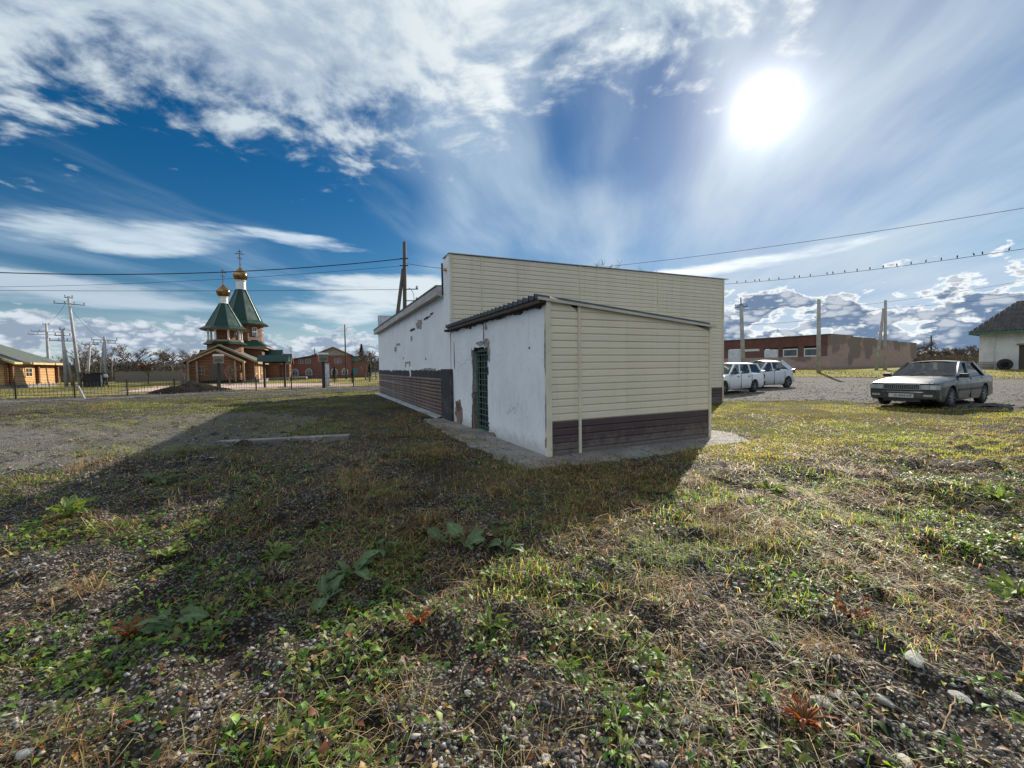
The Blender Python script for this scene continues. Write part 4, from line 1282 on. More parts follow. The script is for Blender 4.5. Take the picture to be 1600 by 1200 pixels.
    # side wings
    gable(C, 3.52, 5.6, 9.2, 13.2, 0.253, 2.9, 4.55, 0.35, 'x', roof='green_roof')
    gable(C, 5.62, 6.9, 9.8, 12.6, 0.254, 2.7, 3.9, 0.30, 'x', roof='green_roof')
    gable(C, -4.6, -2.52, 9.2, 13.2, 0.253, 2.9, 4.55, 0.35, 'x', roof='green_roof')
    gable(C, -5.6, -4.62, 9.8, 12.6, 0.254, 2.7, 3.9, 0.30, 'x', roof='green_roof')
    window(C, 10.6, 11.8, 1.0, 2.2, 6.9, 1, 'wood_pale', axis='x')
    cross(C, 7.1, 11.2, 4.0, 1.3)
    # corner boards that catch the sun on the long side
    for y in (0.15, 2.6, 4.6, 7.7):
        MB().box(3.701, 3.80, y - 0.12, y + 0.12, 0.25, 2.72).build('corner_board', 'wood_trim', C)
    MB().box(7.01, 9.3, 9.0, 12.0, 0.0, 0.34).build('steps', 'concrete', C)
    return C


church()

# ------------------------------------------------------------------ log house at the left edge
def log_house():
    p = at(17, 606, 44.0)
    Hh = thing('log_house', 'pale log house with a green shingle roof at the left edge', 'house', (p.x, p.y, 0.03), R(118))
    L = 10.0                                             # sunlit wall runs along local x, house lies on +y
    MB().box(0.0, L, 0.0, 7.0, -0.3, 0.30).build('foundation', 'concrete', Hh)
    MB().box(0.05, L - 0.05, 0.05, 6.95, 0.301, 2.62).build('log_wall', 'log_wall_pale', Hh)
    for x in (0.14, 5.3, L - 0.14):
        MB().box(x - 0.14, x + 0.14, -0.22, 0.049, 0.301, 2.5).build('log_ends', 'log_wall', Hh)
    for y in (0.2, 3.4, 6.8):
        MB().box(-0.22, 0.049, y - 0.14, y + 0.14, 0.301, 2.5).build('log_ends', 'log_wall', Hh)
    window(Hh, 2.9, 4.4, 1.05, 2.2, 0.05, -1, 'wood_pale', fw=0.14)
    window(Hh, 1.2, 2.6, 1.05, 2.2, 0.05, -1, 'wood_pale', fw=0.12, axis='x')
    for x in (6.3, 7.4, 8.5):
        MB().box(x - 0.28, x + 0.28, -0.04, 0.049, 2.25, 2.5).build('carved_bracket', 'log_wall', Hh)
    m = MB(); o = 0.6; ze, zr = 2.62, 4.95
    vs = [(-o, -o, ze), (L + 1.4, -o, ze), (L + 1.4, 7 + o, ze), (-o, 7 + o, ze), (-o - 0.3, 3.5, zr), (L - 3.2, 3.5, zr)]
    m.add(vs, [(0, 1, 5, 4), (1, 2, 5), (2, 3, 4, 5), (3, 0, 4), (3, 2, 1, 0)]); rf = m.build('roof', 'shingle_green', Hh)
    b = MB(); b.box(-o, L + 1.4, -o - 0.04, -o - 0.002, ze - 0.12, ze + 0.10); b.box(L + 1.402, L + 1.44, -o - 0.04, 7 + o, ze - 0.12, ze + 0.10)
    b.build('eave_board', 'wood_pale', rf)
    b = MB(); b.prism([(-o, ze - 0.16), (3.5, zr - 0.16), (3.5, zr + 0.06), (-o, ze + 0.08)], 'x', -o - 0.05, -o - 0.01); b.prism([(7 + o, ze - 0.16), (3.5, zr - 0.16), (3.5, zr + 0.06), (7 + o, ze + 0.08)], 'x', -o - 0.05, -o - 0.01)
    b.build('bargeboard', 'wood_pale', rf)
    MB().box(2.0, 2.4, 4.4, 4.8, 3.9, 7.4).build('chimney', 'pole_concrete', Hh)
    return Hh


log_house()

# ------------------------------------------------------------------ red brick house beyond the fence
def arch_window(parent, x, z0, w, h, y, kind='pane_glass'):
    f = MB(); n = 8
    outer = [(x - w / 2, z0), (x + w / 2, z0)] + [(x + w / 2 * math.cos(a), z0 + h - w / 2 + w / 2 * math.sin(a)) for a in np.linspace(0, math.pi, n)]
    f.prism(outer, 'y', y - 0.06, y + 0.01); fo = f.build('window', 'window_grey', parent)
    g = MB(); s = 0.80
    for k in (-1, 1):
        g.box(x + k * w * 0.20 - w * 0.155, x + k * w * 0.20 + w * 0.155, y - 0.08, y - 0.061, z0 + 0.10, z0 + h - w * 0.55)
        g.prism([(x + k * 0.05 * w, z0 + h - w * 0.48), (x + k * 0.36 * w, z0 + h - w * 0.48), (x + k * 0.05 * w, z0 + h - 0.14)], 'y', y - 0.08, y - 0.061)
    g.build('pane', kind, fo)


def red_house():
    a = at(448, 592, 72); b = at(575, 592, 72)
    Rh = thing('brick_house', 'red brick house with arched white windows beyond the black fence', 'house', (a.x, a.y, 0.0), R(24))
    W = 13.4
    k = W / 127.0
    X = lambda px: (px - 448) * k
    Z = lambda py: (592 - py) * k
    MB().prism([(X(448), -0.4), (X(548), -0.4), (X(548), Z(554)), (X(490), Z(554)), (X(448), Z(562))], 'y', 0.0, 9.0).build('brick_wall', 'brick_red', Rh)
    MB().prism([(X(490), Z(553.8)), (X(548), Z(553.8)), (X(519), Z(540.5))], 'y', 0.06, 8.9).build('gable_boarding', 'tin_attic', Rh)
    w = MB()
    w.prism([(X(486), Z(554.4)), (X(519), Z(540)), (X(519), Z(538.9)), (X(485), Z(553.6))], 'y', -0.4, 9.4)
    w.prism([(X(551), Z(554.9)), (X(519), Z(540)), (X(519), Z(538.9)), (X(552), Z(554.0))], 'y', -0.4, 9.4)
    w.build('roof', 'tin_attic', Rh)
    MB().prism([(X(446), Z(562.2)), (X(491), Z(553.7)), (X(491), Z(552.8)), (X(446), Z(561.2))], 'y', -0.4, 9.2).build('lean_to_roof', 'cap_metal', Rh)
    MB().box(X(548.1), X(575), 0.6, 9.0, -0.4, Z(556)).build('side_wing', 'brick_red', Rh)
    MB().box(X(548.2), X(574), 0.35, 0.59, Z(564), Z(556.5)).build('green_panel', 'green_panel', Rh)
    MB().box(X(547.5), X(577), 0.1, 9.2, Z(555.9), Z(555)).build('wing_roof', 'cap_metal', Rh)
    for px in (460.5, 481, 537, 520):
        arch_window(Rh, X(px), Z(587), 10.5 * k, 11.5 * k, 0.0)
    for px0, px1 in ((466, 473), (476, 484), (521, 532)):
        window(Rh, X(px0), X(px1), Z(567.5), Z(559.5), 0.0, -1, 'window_grey', 'pane_glass')
    MB().box(X(550), X(558), 0.52, 0.599, 0.0, Z(576)).build('door', 'teal_door', Rh)
    MB().bar((X(490.5), 3, Z(554)), (X(490), 3, Z(541)), 0.14).build('chimney_pipe', 'iron', Rh)
    MB().box(X(448), X(575), -0.05, -0.001, -0.4, 0.55).build('brick_plinth', 'brick_dark', Rh)


red_house()

# ------------------------------------------------------------------ long decaying brick shed on the right
def brick_shed():
    p = at(1297, 578, 60.0)
    S = thing('brick_shed', 'long decaying brick shed with dark damp stains and a row of windows', 'building', (p.x, p.y, 0.33), R(33))
    # local x runs right-away from the near corner, local y runs left-away
    prof = [(0.0, 5.25), (8.2, 5.25), (8.21, 5.05), (18.0, 5.05), (18.01, 4.85), (29.0, 4.85), (29.01, 4.70), (40.0, 4.70)]
    Lx = 40.0; Ly = 22.0
    m = MB(); m.prism([(0, -0.6), (Lx, -0.6)] + [q for q in prof[::-1]], 'y', 0.0, 0.35); m.build('gable_wall', 'decayed_plaster', S)
    # left face in sections so that the windows are real openings
    ws = [(1.3, 3.4), (4.2, 6.3), (6.95, 9.05), (12.7, 15.0)]
    MB().box(0.0, 0.349, 0.351, Ly, -0.6, 2.05).build('side_wall', 'decayed_plaster', S)
    prev = 0.351
    for i, (a, b) in enumerate(ws):
        MB().box(0.002, 0.347, prev, a, 2.051, 3.6).build('wall_pier', 'brick_dark', S); prev = b
    MB().box(0.002, 0.347, prev, Ly, 2.051, 3.6).build('wall_pier', 'brick_dark', S)
    MB().box(0.0, 0.349, 0.351, Ly, 3.601, 5.15).build('brick_band', 'brown_band', S)
    MB().box(-0.12, 0.4, 0.0, Ly, 5.151, 5.25).build('coping', 'cap_metal', S)
    MB().box(0.36, Lx, 0.36, Ly, 4.3, 4.5).build('roof', 'slate', S)
    for i, (a, b) in enumerate(ws[:3]):
        if i == 2:
            MB().box(0.03, 0.10, a, b, 2.051, 3.3).build('boarded_window', 'blind_white', S)
        else:
            window(S, a, b, 2.051, 3.3, 0.12, -1, 'window_white', 'pane_glass', mull=(0, 0), axis='x', fw=0.16)
    MB().box(-0.02, 0.06, 12.7, 15.0, 0.2, 3.55).build('white_gate', 'blind_white', S)
    MB().box(-0.10, -0.003, 9.8, 12.2, 3.15, 3.5).build('sign_board', 'window_white', S)
    MB().box(Lx - 0.35, Lx, 0.351, Ly, -0.6, 4.6).build('rear_wall', 'brick_dark', S)


brick_shed()

# ------------------------------------------------------------------ whitewashed house at the right edge
def white_house():
    p = at(1529, 576, 45.0)
    Wt = thing('whitewashed_house', 'whitewashed house with a grey corrugated slate roof at the right edge', 'house', (p.x, p.y, 0.50), R(-58))
    # local x to the right, y away; near-left corner at the origin
    L, D, h = 14.0, 8.0, 4.0
    m = MB(); m.box(0, 2.75, 0, 0.35, -0.6, h); m.box(5.0, L, 0, 0.35, -0.6, h); m.box(2.75, 5.0, 0, 0.349, 2.45, h); m.box(0, 0.35, 0.351, D, -0.6, h)
    m.box(L - 0.35, L, 0.351, D, -0.6, h); m.box(0.351, L - 0.351, D - 0.35, D, -0.6, h)
    m.build('wall', 'old_whitewash', Wt)
    d = MB().box(2.75, 5.0, 0.15, 0.25, -0.1, 2.45).build('gate', 'dark_wood', Wt)
    bm = MB().box(0, 2.2, 0.11, 0.149, 0, 0.16).mesh('board'); bm.materials.append(M['dark_wood'])
    for k in range(12):
        link_mesh('board', bm, None, d, loc=(2.77, 0, -0.05 + k * 0.205))
    MB().bar((2.6, -0.04, 2.52), (5.15, -0.04, 2.52), 0.1, 0.16).build('gate_lintel', 'wood_trim', Wt)
    MB().bar((1.1, -0.05, 0), (1.1, -0.05, h), 0.05).build('drain_pipe', 'galvanised', Wt)
    # corrugated hip roof: each slope is a ribbed sheet
    o = 0.7; ze, zr = h - 0.02, 7.3
    n = 52; pit = (L + 2 * o) / n
    rf_vs = []; rf_fs = []
    def lim(x):                                           # how far up the slope the sheet runs (hip at each end)
        t = min(1.0, (x + o) / 2.7, (L + o - x) / 2.7)
        return max(0.02, t)
    for i in range(n * 4 + 1):
        x = -o + i * pit / 4
        dz = 0.05 * math.cos(2 * math.pi * i / 4)
        t = lim(x)
        rf_vs += [(x, -o, ze + dz), (x, -o + (D / 2 + o) * t, ze + (zr - ze) * t + dz)]
    rf_fs = [(2 * i, 2 * i + 2, 2 * i + 3, 2 * i + 1) for i in range(n * 4)]
    r = MB().add(rf_vs, rf_fs).build('roof', 'slate', Wt)
    m = MB(); m.add([(-o, -o, ze), (-o, D + o, ze), (-o + 2.7, D / 2, zr), (L + o, -o, ze), (L + o, D + o, ze), (L + o - 2.7, D / 2, zr)],
                    [(0, 2, 1), (3, 4, 5), (1, 2, 5, 4)]); m.build('hip', 'slate', r)
    MB().box(-o + 0.05, L + o - 0.05, -o - 0.005, -o + 0.03, ze - 0.28, ze - 0.04).build('eave_board', 'green_panel', r)
    MB().box(-o, -o + 0.035, -o + 0.031, D + o, ze - 0.28, ze - 0.04).build('eave_board', 'green_panel', r)
    MB().box(-o + 0.04, L + o, -o + 0.04, D + o, ze - 0.05, ze - 0.035).build('soffit', 'dark_wood', r)
    # junk at the wall: wire crate and an old tyre
    c = thing('wire_crate', 'grey crate standing by the whitewashed house wall', 'crate', Wt.matrix_basis @ Vector((0.1, -1.0, -0.12)), R(-58))
    f = MB()
    for x in (0, 1.2):
        for y in (0, 0.7):
            f.bar((x, y, 0), (x, y, 0.85), 0.06)
    f.build('post', 'galvanised', c)
    sl = MB().bar((0, -0.03, 0), (1.2, -0.03, 0), 0.03, 0.10).mesh('slat'); sl.materials.append(M['grey_boards'])
    for k in range(5):
        link_mesh('slat', sl, None, c, loc=(0, 0, 0.08 + k * 0.18)); link_mesh('slat', sl, None, c, loc=(0, 0.74, 0.08 + k * 0.18))
    ty = thing('old_tyre', 'dark old tyre leaning beside the crate at the whitewashed wall', 'tyre', Wt.matrix_basis @ Vector((1.95, -0.75, -0.10)), R(-58))
    pr = [(0.30, -0.14), (0.46, -0.17), (0.55, -0.12), (0.58, 0.0), (0.55, 0.12), (0.46, 0.17), (0.30, 0.14), (0.28, 0.0), (0.30, -0.14)]
    MB().lathe(pr, 22, (0, 0, 0.58), axis='y').build('tread', 'rubber', ty, smooth=True)


white_house()

# ------------------------------------------------------------------ church fence with its gate posts
FA = Vector((-31.5, 23.25)); FD = Vector((0.796, 0.605)); FD.normalize()


def fence():
    Fn = thing('iron_fence', 'low black iron picket fence along the church ground', 'fence', (FA.x, FA.y, 0), math.atan2(FD.y, FD.x))
    L = 24.5
    def zz(s):
        return gz(FA.x + FD.x * s, FA.y + FD.y * s)
    n = int(L / 2.45)
    pm = MB().box(-0.035, 0.035, -0.035, 0.035, -0.2, 1.06).mesh('post'); pm.materials.append(M['iron'])
    for k in range(n + 1):
        link_mesh('post', pm, None, Fn, loc=(k * 2.45, 0, zz(k * 2.45)))
    for k in range(n):
        s0, s1 = k * 2.45 + 0.036, (k + 1) * 2.45 - 0.036
        for h in (0.22, 0.84):
            MB().bar((s0, 0, zz(s0) + h), (s1, 0, zz(s1) + h), 0.022, 0.03).build('rail', 'iron', Fn)
    pk = MB().tube([(0, 0, 0.10), (0, 0, 0.98)], 0.010, 5).mesh('picket'); pk.materials.append(M['iron'])
    for i in range(int(L / 0.163)):
        s = i * 0.163 + 0.08
        link_mesh('picket', pk, None, Fn, loc=(s, 0.02, zz(s)))
    return Fn


fence()
# paved court in front of the church
sheet('paved_court', [(-29.5, 30.0), (-22.6, 34.0), (-14.6, 39.5), (-16.5, 44), (-24, 48), (-34, 49), (-38, 44)], 'paving', 0.03, 0.5, 0.15, 9)
# pavement with a dark path past the shed on the left
sheet('footpath', [(-75, 37.5), (-48, 36.0), (-36, 36.5), (-31, 35.0), (-31, 36.2), (-36, 38.0), (-48, 37.6), (-75, 39.5)], 'gravel_ground', 0.03, 0.5, 0.15, 10)


def board_post(px, py, d, label, name, banner):
    p = at(px, py, d); z = gz(p.x, p.y)
    T = thing(name, label, 'sign', (p.x, p.y, z), math.atan2(FD.y, FD.x))
    MB().box(-0.10, 0.10, -0.10, 0.10, -0.2, 2.25).build('post', 'iron', T)
    MB().box(-0.36, 0.36, -0.22, 0.22, 2.251, 2.85).build('box', 'wood_trim', T, bev=0.02)
    MB().box(-0.30, 0.30, -0.235, -0.221, 2.36, 2.62).build('panel', 'green_panel', T)
    MB().prism([(-0.44, 2.851), (0.44, 2.851), (0.36, 3.02), (-0.36, 3.02)], 'y', -0.3, 0.3).build('cap', 'white_paint', T)
    if banner:
        MB().box(0.12, 0.48, -0.06, -0.02, 0.1, 2.1).build('banner', 'banner', T)
    return T


board_post(343, 604.5, 36.5, 'dark post with a small green-fronted box in front of the church door', 'box_post', False)
board_post(506, 605, 35.8, 'dark post with a roofed box and a pale printed banner beside it', 'box_post', True)


def gate_canopy():
    p = at(413.8, 604, 37.2)
    T = thing('gate_canopy', 'dark gate canopy on two posts in front of the church wing', 'gate', (p.x, p.y, gz(p.x, p.y)), math.atan2(FD.y, FD.x) - R(18))
    for x in (0.0, 1.62):
        MB().box(x - 0.08, x + 0.08, -0.08, 0.08, -0.1, 2.35).build('post', 'black_shed', T)
    m = MB(); m.prism([(-0.75, 2.351), (0.75, 2.351), (0.0, 2.95)], 'x', -0.42, 2.04); m.build('roof', 'green_roof', T)
    MB().box(-0.1, 1.72, -0.05, 0.05, 2.2, 2.35).build('beam', 'black_shed', T)


gate_canopy()

# ------------------------------------------------------------------ black shed, board fence and things by the path
def dark_shed():
    p = at(145.5, 604.5, 46.5)
    T = thing('black_shed', 'small black shed with a sloping roof beside the white pole legs', 'shed', (p.x, p.y, gz(p.x, p.y)), R(36))
    MB().box(-0.70, 0.70, -0.45, 0.45, -0.1, 1.55).build('wall', 'black_shed', T)
    MB().prism([(-0.82, 1.70), (0.85, 1.50), (0.85, 1.58), (-0.82, 1.78)], 'y', -0.6, 0.6).build('roof', 'black_shed', T)
    MB().box(0.701, 0.74, -0.40, 0.3, 0.0, 1.35).build('side_panel', 'blind_white', T)


dark_shed()


def soil_mound():
    p = at(300, 611, 31.5)
    n = 44; r0 = 3.0; vs = []; fs = []
    for i in range(n + 1):
        for j in range(n + 1):
            x = (i / n - 0.5) * 2 * r0; y = (j / n - 0.5) * 2 * r0 * 0.6
            q = math.hypot(x / r0, y / (r0 * 0.6))
            h = 0.85 * max(0.0, 1 - q) ** 0.85 * (0.72 + 0.55 * float(fbm(np.array([x * 1.1]), np.array([y * 1.1]), 31, 3)[0]))
            h += 0.14 * max(0, 1 - q) * float(vnoise(np.array([x * 5]), np.array([y * 5]), 7)[0])
            vs.append((x, y, h - 0.06))
    for i in range(n):
        for j in range(n):
            a = i * (n + 1) + j; fs.append((a, a + n + 1, a + n + 2, a + 1))
    o = MB().add(vs, fs).build('soil_mound', 'soil_black', None, smooth=True, loc=(p.x, p.y, gz(p.x, p.y)), rotz=R(37))
    tag(o, 'heap of black soil beside the iron fence', 'mound')


soil_mound()


def board_fence():
    a = at(180, 600, 66); b = at(300, 598, 70)
    d = Vector((b.x - a.x, b.y - a.y, 0)); L = d.length
    T = thing('board_fence', 'grey weathered board fence in front of the bare thicket', 'fence', (a.x, a.y, -0.1), math.atan2(d.y, d.x))
    bm = MB().box(0, 0.205, 0, 0.03, 0.0, 1.75).mesh('board'); bm.materials.append(M['grey_boards'])
    n = int(L / 0.215)
    for k in range(n):
        link_mesh('board', bm, None, T, loc=(k * 0.215, random.uniform(-.01, .01), random.uniform(-.08, .05)))
    MB().box(0, L, 0.04, 0.10, 0.4, 0.5).build('rail', 'grey_boards', T); MB().box(0, L, 0.04, 0.10, 1.3, 1.4).build('rail', 'grey_boards', T)


board_fence()

# half-buried concrete slab in the weeds
a = Vector((-5.94, 8.32)); b = Vector((-3.45, 8.74))
m = MB(); m.box(0, (b - a).length, -0.11, 0.11, -0.1, 0.045)
o = m.build('concrete_kerb', 'concrete', None, bev=0.015, loc=(a.x, a.y, gz(a.x, a.y) + 0.03), rotz=math.atan2(b.y - a.y, b.x - a.x))
o.rotation_euler[1] = R(-0.6)
tag(o, 'long pale concrete kerb lying half buried in the shaded weeds', 'kerb')

# ------------------------------------------------------------------ cars
def car(name, label, pos, heading, P):
    """local x forward, y left, z up; P holds the proportions"""
    T = thing(name, label, 'car', pos, heading, P.get('group'))
    Lf, Lr = P['Lf'], P['Lr']                              # bumper to bumper, from mid wheelbase
    wb = P['wb'] / 2; Rw = P['Rw']; hw = P['hw']
    paint = P['paint']
    arch = Rw + 0.055
    wz = Rw
    X = sorted(set([round(v, 3) for v in list(np.linspace(-Lr, Lf, 56)) + [s * wb + d * arch for s in (-1, 1) for d in np.cos(np.linspace(0, math.pi, 15))]
                    + [P['xa'], P['xd'], P['xa'] - .02, P['xd'] + .02]]))
    cl = lambda x, pts: float(np.interp(x, [q[0] for q in pts], [q[1] for q in pts]))
    rows = []
    for x in X:
        h = cl(x, P['hwx']) * hw
        zb = cl(x, P['belt']); zd = cl(x, P['deck'])
        zl = cl(x, P['low'])
        for s in (-1, 1):
            d = abs(x - s * wb)
            if d < arch:
                zl = max(zl, wz + math.sqrt(arch * arch - d * d))
        zm = max(0.60, zl + 0.01); z5 = max(0.42, zl + 0.006); z6 = max(0.30, zl + 0.003)
        rows.append([(0.0, zd), (0.55 * h, zd - 0.006), (0.90 * h, zb + 0.012), (0.965 * h, zb - 0.02), (0.995 * h, zb - 0.10), (h, min(zm, zb - 0.12)), (0.992 * h, min(z5, zm - .005)),
                     (0.975 * h, z6), (0.955 * h, zl), (0.80 * h, zl + 0.0)])
    body = MB(); doors = {}
    nC = len(rows[0])
    def emit(mb, i, k, s):
        a = (X[i], s * rows[i][k][0], rows[i][k][1]); b = (X[i + 1], s * rows[i + 1][k][0], rows[i + 1][k][1])
        c = (X[i + 1], s * rows[i + 1][k + 1][0], rows[i + 1][k + 1][1]); d = (X[i], s * rows[i][k + 1][0], rows[i][k + 1][1])
        mb.add([a, b, c, d], [(0, 1, 2, 3)])
    for i in range(len(X) - 1):
        xm = (X[i] + X[i + 1]) / 2
        for k in range(nC - 1):
            if k < 2 and P['xd'] < xm < P['xa']:
                continue
            for s in (-1, 1):
                tgt = body
                if 3 <= k <= 7:
                    for j, (d0, d1) in enumerate(P['doors']):
                        if d0 < xm < d1 and min(rows[i][8][1], rows[i + 1][8][1]) < 0.5:
                            tgt = doors.setdefault((j, s), MB())
                emit(tgt, i, k, s)
    for i in (0, len(X) - 1):
        ring = [(X[i], y, z) for y, z in rows[i]] + [(X[i], -y, z) for y, z in rows[i][::-1] if y > 0]
        body.add(ring, [tuple(range(len(ring)))])
    me = body.mesh('body', True)
    bm = bmesh.new(); bm.from_mesh(me); bmesh.ops.remove_doubles(bm, verts=bm.verts, dist=0.0008); bmesh.ops.recalc_face_normals(bm, faces=bm.faces); bm.to_mesh(me); bm.free()
    try:
        me.set_sharp_from_angle(angle=R(32))
    except Exception:
        pass
    link_mesh('body', me, paint, T)
    for (j, s), mb in doors.items():
        me = mb.mesh('door', True)
        bm = bmesh.new(); bm.from_mesh(me); bmesh.ops.remove_doubles(bm, verts=bm.verts, dist=0.0008); bmesh.ops.recalc_face_normals(bm, faces=bm.faces); bm.to_mesh(me); bm.free()
        d = link_mesh('door', me, paint, T)
        d0, d1 = P['doors'][j]
        zb = cl((d0 + d1) / 2, P['belt'])
        xh = d0 + 0.16
        MB().box(xh - 0.02, xh + 0.16, s * hw * 0.985 - 0.02, s * hw * 0.985 + 0.02, zb - 0.13, zb - 0.095).build('handle', P.get('handle', 'black_plastic'), d, bev=0.006)
        g = MB()
        for xx in (d0, d1):
            zt = zb - 0.03
            zl2 = 0.26
            for w in (-wb, wb):
                if abs(xx - w) < arch: zl2 = wz + math.sqrt(arch ** 2 - (xx - w) ** 2) + 0.02
            g.bar((xx, s * hw * 0.985, zl2), (xx, s * hw * 0.975, zt), 0.012, 0.03, up=(0, 1, 0))
        g.build('door_gap', 'black_plastic', d)
        if P.get('moulding'):
            MB().box(d0 + 0.02, d1 - 0.02, s * hw * 1.0 - 0.012, s * hw * 1.0 + 0.012, 0.50, 0.545).build('side_moulding', 'black_plastic', d)
    # floor, wheel houses
    m = MB(); m.box(-Lr + 0.25, Lf - 0.25, -hw * 0.62, hw * 0.62, 0.20, 0.26)
    for s in (-1, 1):
        for y0, y1 in ((-hw * 0.93, -hw * 0.62), (hw * 0.62, hw * 0.93)):
            m.prism([(s * wb + arch * math.cos(a), wz + arch * math.sin(a)) for a in np.linspace(0, math.pi, 12)] + [(s * wb - arch - 0.02, 0.2), (s * wb - arch - 0.02, wz + arch + 0.03), (s * wb + arch + 0.02, wz + arch + 0.03), (s * wb + arch + 0.02, 0.2)], 'y', y0, y1)
    m.build('underbody', 'black_plastic', T)
    # wheels
    tw = 0.185
    pr = [(Rw * 0.66, -tw / 2), (Rw * 0.90, -tw / 2 - 0.006), (Rw * 0.985, -tw * 0.40), (Rw, 0.0), (Rw * 0.985, tw * 0.40), (Rw * 0.90, tw / 2 + 0.006), (Rw * 0.66, tw / 2)]
    tm = MB().lathe(pr + [pr[0]], 28, axis='y').mesh('wheel', True); tm.materials.append(M['rubber'])
    rm = MB(); ri = Rw * 0.67
    rm.lathe([(ri, -tw * 0.42), (ri, -tw * 0.5), (ri * 0.93, -tw * 0.48), (ri * 0.88, -tw * 0.30), (0.0, -tw * 0.20)], 24, axis='y')
    for k in range(P.get('spokes', 7)):
        a = 2 * math.pi * k / P.get('spokes', 7)
        rm.bar((0, -tw * 0.43, 0), (ri * 0.93 * math.cos(a), -tw * 0.43, ri * 0.93 * math.sin(a)), ri * 0.2, 0.03, up=(0, 1, 0))
    rm.lathe([(ri * 0.22, -tw * 0.42), (ri * 0.18, -tw * 0.54), (0.0, -tw * 0.56)], 14, axis='y')
    rmm = rm.mesh('rim'); rmm.materials.append(M['rim_steel'])
    dk = MB().lathe([(ri * 0.9, -tw * 0.34), (0.0, -tw * 0.34)], 18, axis='y').mesh('brake'); dk.materials.append(M['black_plastic'])
    for sx in (-1, 1):
        for sy in (-1, 1):
            w = link_mesh('wheel', tm, None, T, loc=(sx * wb, sy * (hw - 0.115), Rw))
            if sy > 0:
                w.rotation_euler = (0, 0, math.pi)
            link_mesh('rim', rmm, None, w); link_mesh('brake', dk, None, w)
    # cabin
    xa, xb, xc, xd = P['xa'], P['xb'], P['xc'], P['xd']
    zr = P['zr']; hb = hw * 0.90; hr = hw * P.get('tumble', 0.70)
    za, zdk = cl(xa, P['belt']) + 0.01, cl(xd, P['belt']) + 0.01
    def rail(x):                                           # roof edge point at x
        return zr - 0.03 - 0.02 * ((x - (xb + xc) / 2) / ((xb - xc) / 2)) ** 2
    rf = MB(); nx = 8; ny = 8
    for i in range(nx + 1):
        x = xb + (xc - xb) * i / nx
        for j in range(ny + 1):
            y = -hr + 2 * hr * j / ny
            rf.v.append((x, y, rail(x) + P.get('crown', 0.055) * (1 - (y / hr) ** 2)))
    for i in range(nx):
        for j in range(ny):
            a = i * (ny + 1) + j; rf.f.append((a, a + 1, a + ny + 2, a + ny + 1))
    o = rf.build('roof', paint, T, smooth=True); o.modifiers.new('thick', 'SOLIDIFY').thickness = 0.03
    pl = MB()
    for s in (-1, 1):
        pl.bar((xa - 0.02, s * hb, za - 0.02), (xb, s * hr, rail(xb)), 0.065, 0.05, up=(0, s, 0.4))
        pl.bar((xd + 0.06, s * hb, zdk - 0.02), (xc + 0.03, s * hr, rail(xc)), P.get('cpil', 0.15), 0.05, up=(0, s, 0.4))
        for x0, x1 in P['bpil']:
            pl.bar((x0, s * (hb + 0.004), cl(x0, P['belt']) - 0.01), (x1, s * (hr + 0.004), rail(x1)), 0.07, 0.04, up=(0, s, 0.4))
        pl.bar((xb, s * hr, rail(xb)), (xc, s * hr, rail(xc)), 0.05, 0.05)
    pl.build('pillars', P.get('pillar', paint), T)
    def glass(name, q, bulge=None):
        m = MB(); n = 6; a, b, c, d = [Vector(v) for v in q]
        for i in range(n + 1):
            for j in range(n + 1):
                p = (a.lerp(b, i / n)).lerp(d.lerp(c, i / n), j / n)
                if bulge: p = p + Vector(bulge) * (4 * (i / n) * (1 - i / n))
                m.v.append(tuple(p))
        for i in range(n):
            for j in range(n):
                k = i * (n + 1) + j; m.f.append((k, k + 1, k + n + 2, k + n + 1))
        return m.build(name, 'car_glass', T, smooth=True)
    e = 0.012
    glass('windscreen', [(xa, -hb + .03, za), (xa, hb - .03, za), (xb, hr - .02, rail(xb)), (xb, -hr + .02, rail(xb))], (0.07, 0, 0))
    glass('rear_window', [(xd, -hb + .08, zdk), (xd, hb - .08, zdk), (xc, hr - .06, rail(xc)), (xc, -hr + .06, rail(xc))], (-0.05, 0, 0))
    xs = [(xa - 0.06, xb - 0.03)] + P['bpil'] + [(xd + 0.14, xc + 0.05)]
    for s in (-1, 1):
        for (x0, t0), (x1, t1) in zip(xs[:-1], xs[1:]):
            glass('side_window', [(x0, s * (hb - e), cl(x0, P['belt']) + 0.005), (x1, s * (hb - e), cl(x1, P['belt']) + 0.005), (t1, s * (hr - e), rail(t1) - .01), (t0, s * (hr - e), rail(t0) - .01)])
        mx = xa - 0.12
        mr = MB(); mr.prism([(mx - 0.06, za - 0.01), (mx + 0.06, za + 0.0), (mx + 0.07, za + 0.11), (mx - 0.05, za + 0.12)], 'y', *sorted((s * (hb + 0.05), s * (hb + 0.24))))
        mr.bar((mx, s * (hb - 0.01), za + 0.02), (mx, s * (hb + 0.06), za + 0.04), 0.05)
        mr.build('wing_mirror', P.get('mirror', 'black_plastic'), T, bev=0.012)
    # seats, dashboard, wheel
    m = MB()
    for y in (-0.36, 0.36):
        m.box(-0.05, 0.45, y - 0.24, y + 0.24, 0.28, 0.52); m.prism([(-0.05, 0.50), (0.10, 0.50), (-0.10, 1.02), (-0.22, 1.02)], 'y', y - 0.23, y + 0.23)
        m.box(-0.24, -0.14, y - 0.12, y + 0.12, 1.04, 1.20)
    m.box(-0.98, -0.55, -0.58, 0.58, 0.28, 0.52); m.prism([(-1.0, 0.50), (-0.85, 0.50), (-1.02, 0.98), (-1.14, 0.98)], 'y', -0.58, 0.58)
    for y in (-0.34, 0.34):
        m.box(-1.16, -1.06, y - 0.13, y + 0.13, 0.99, 1.12)
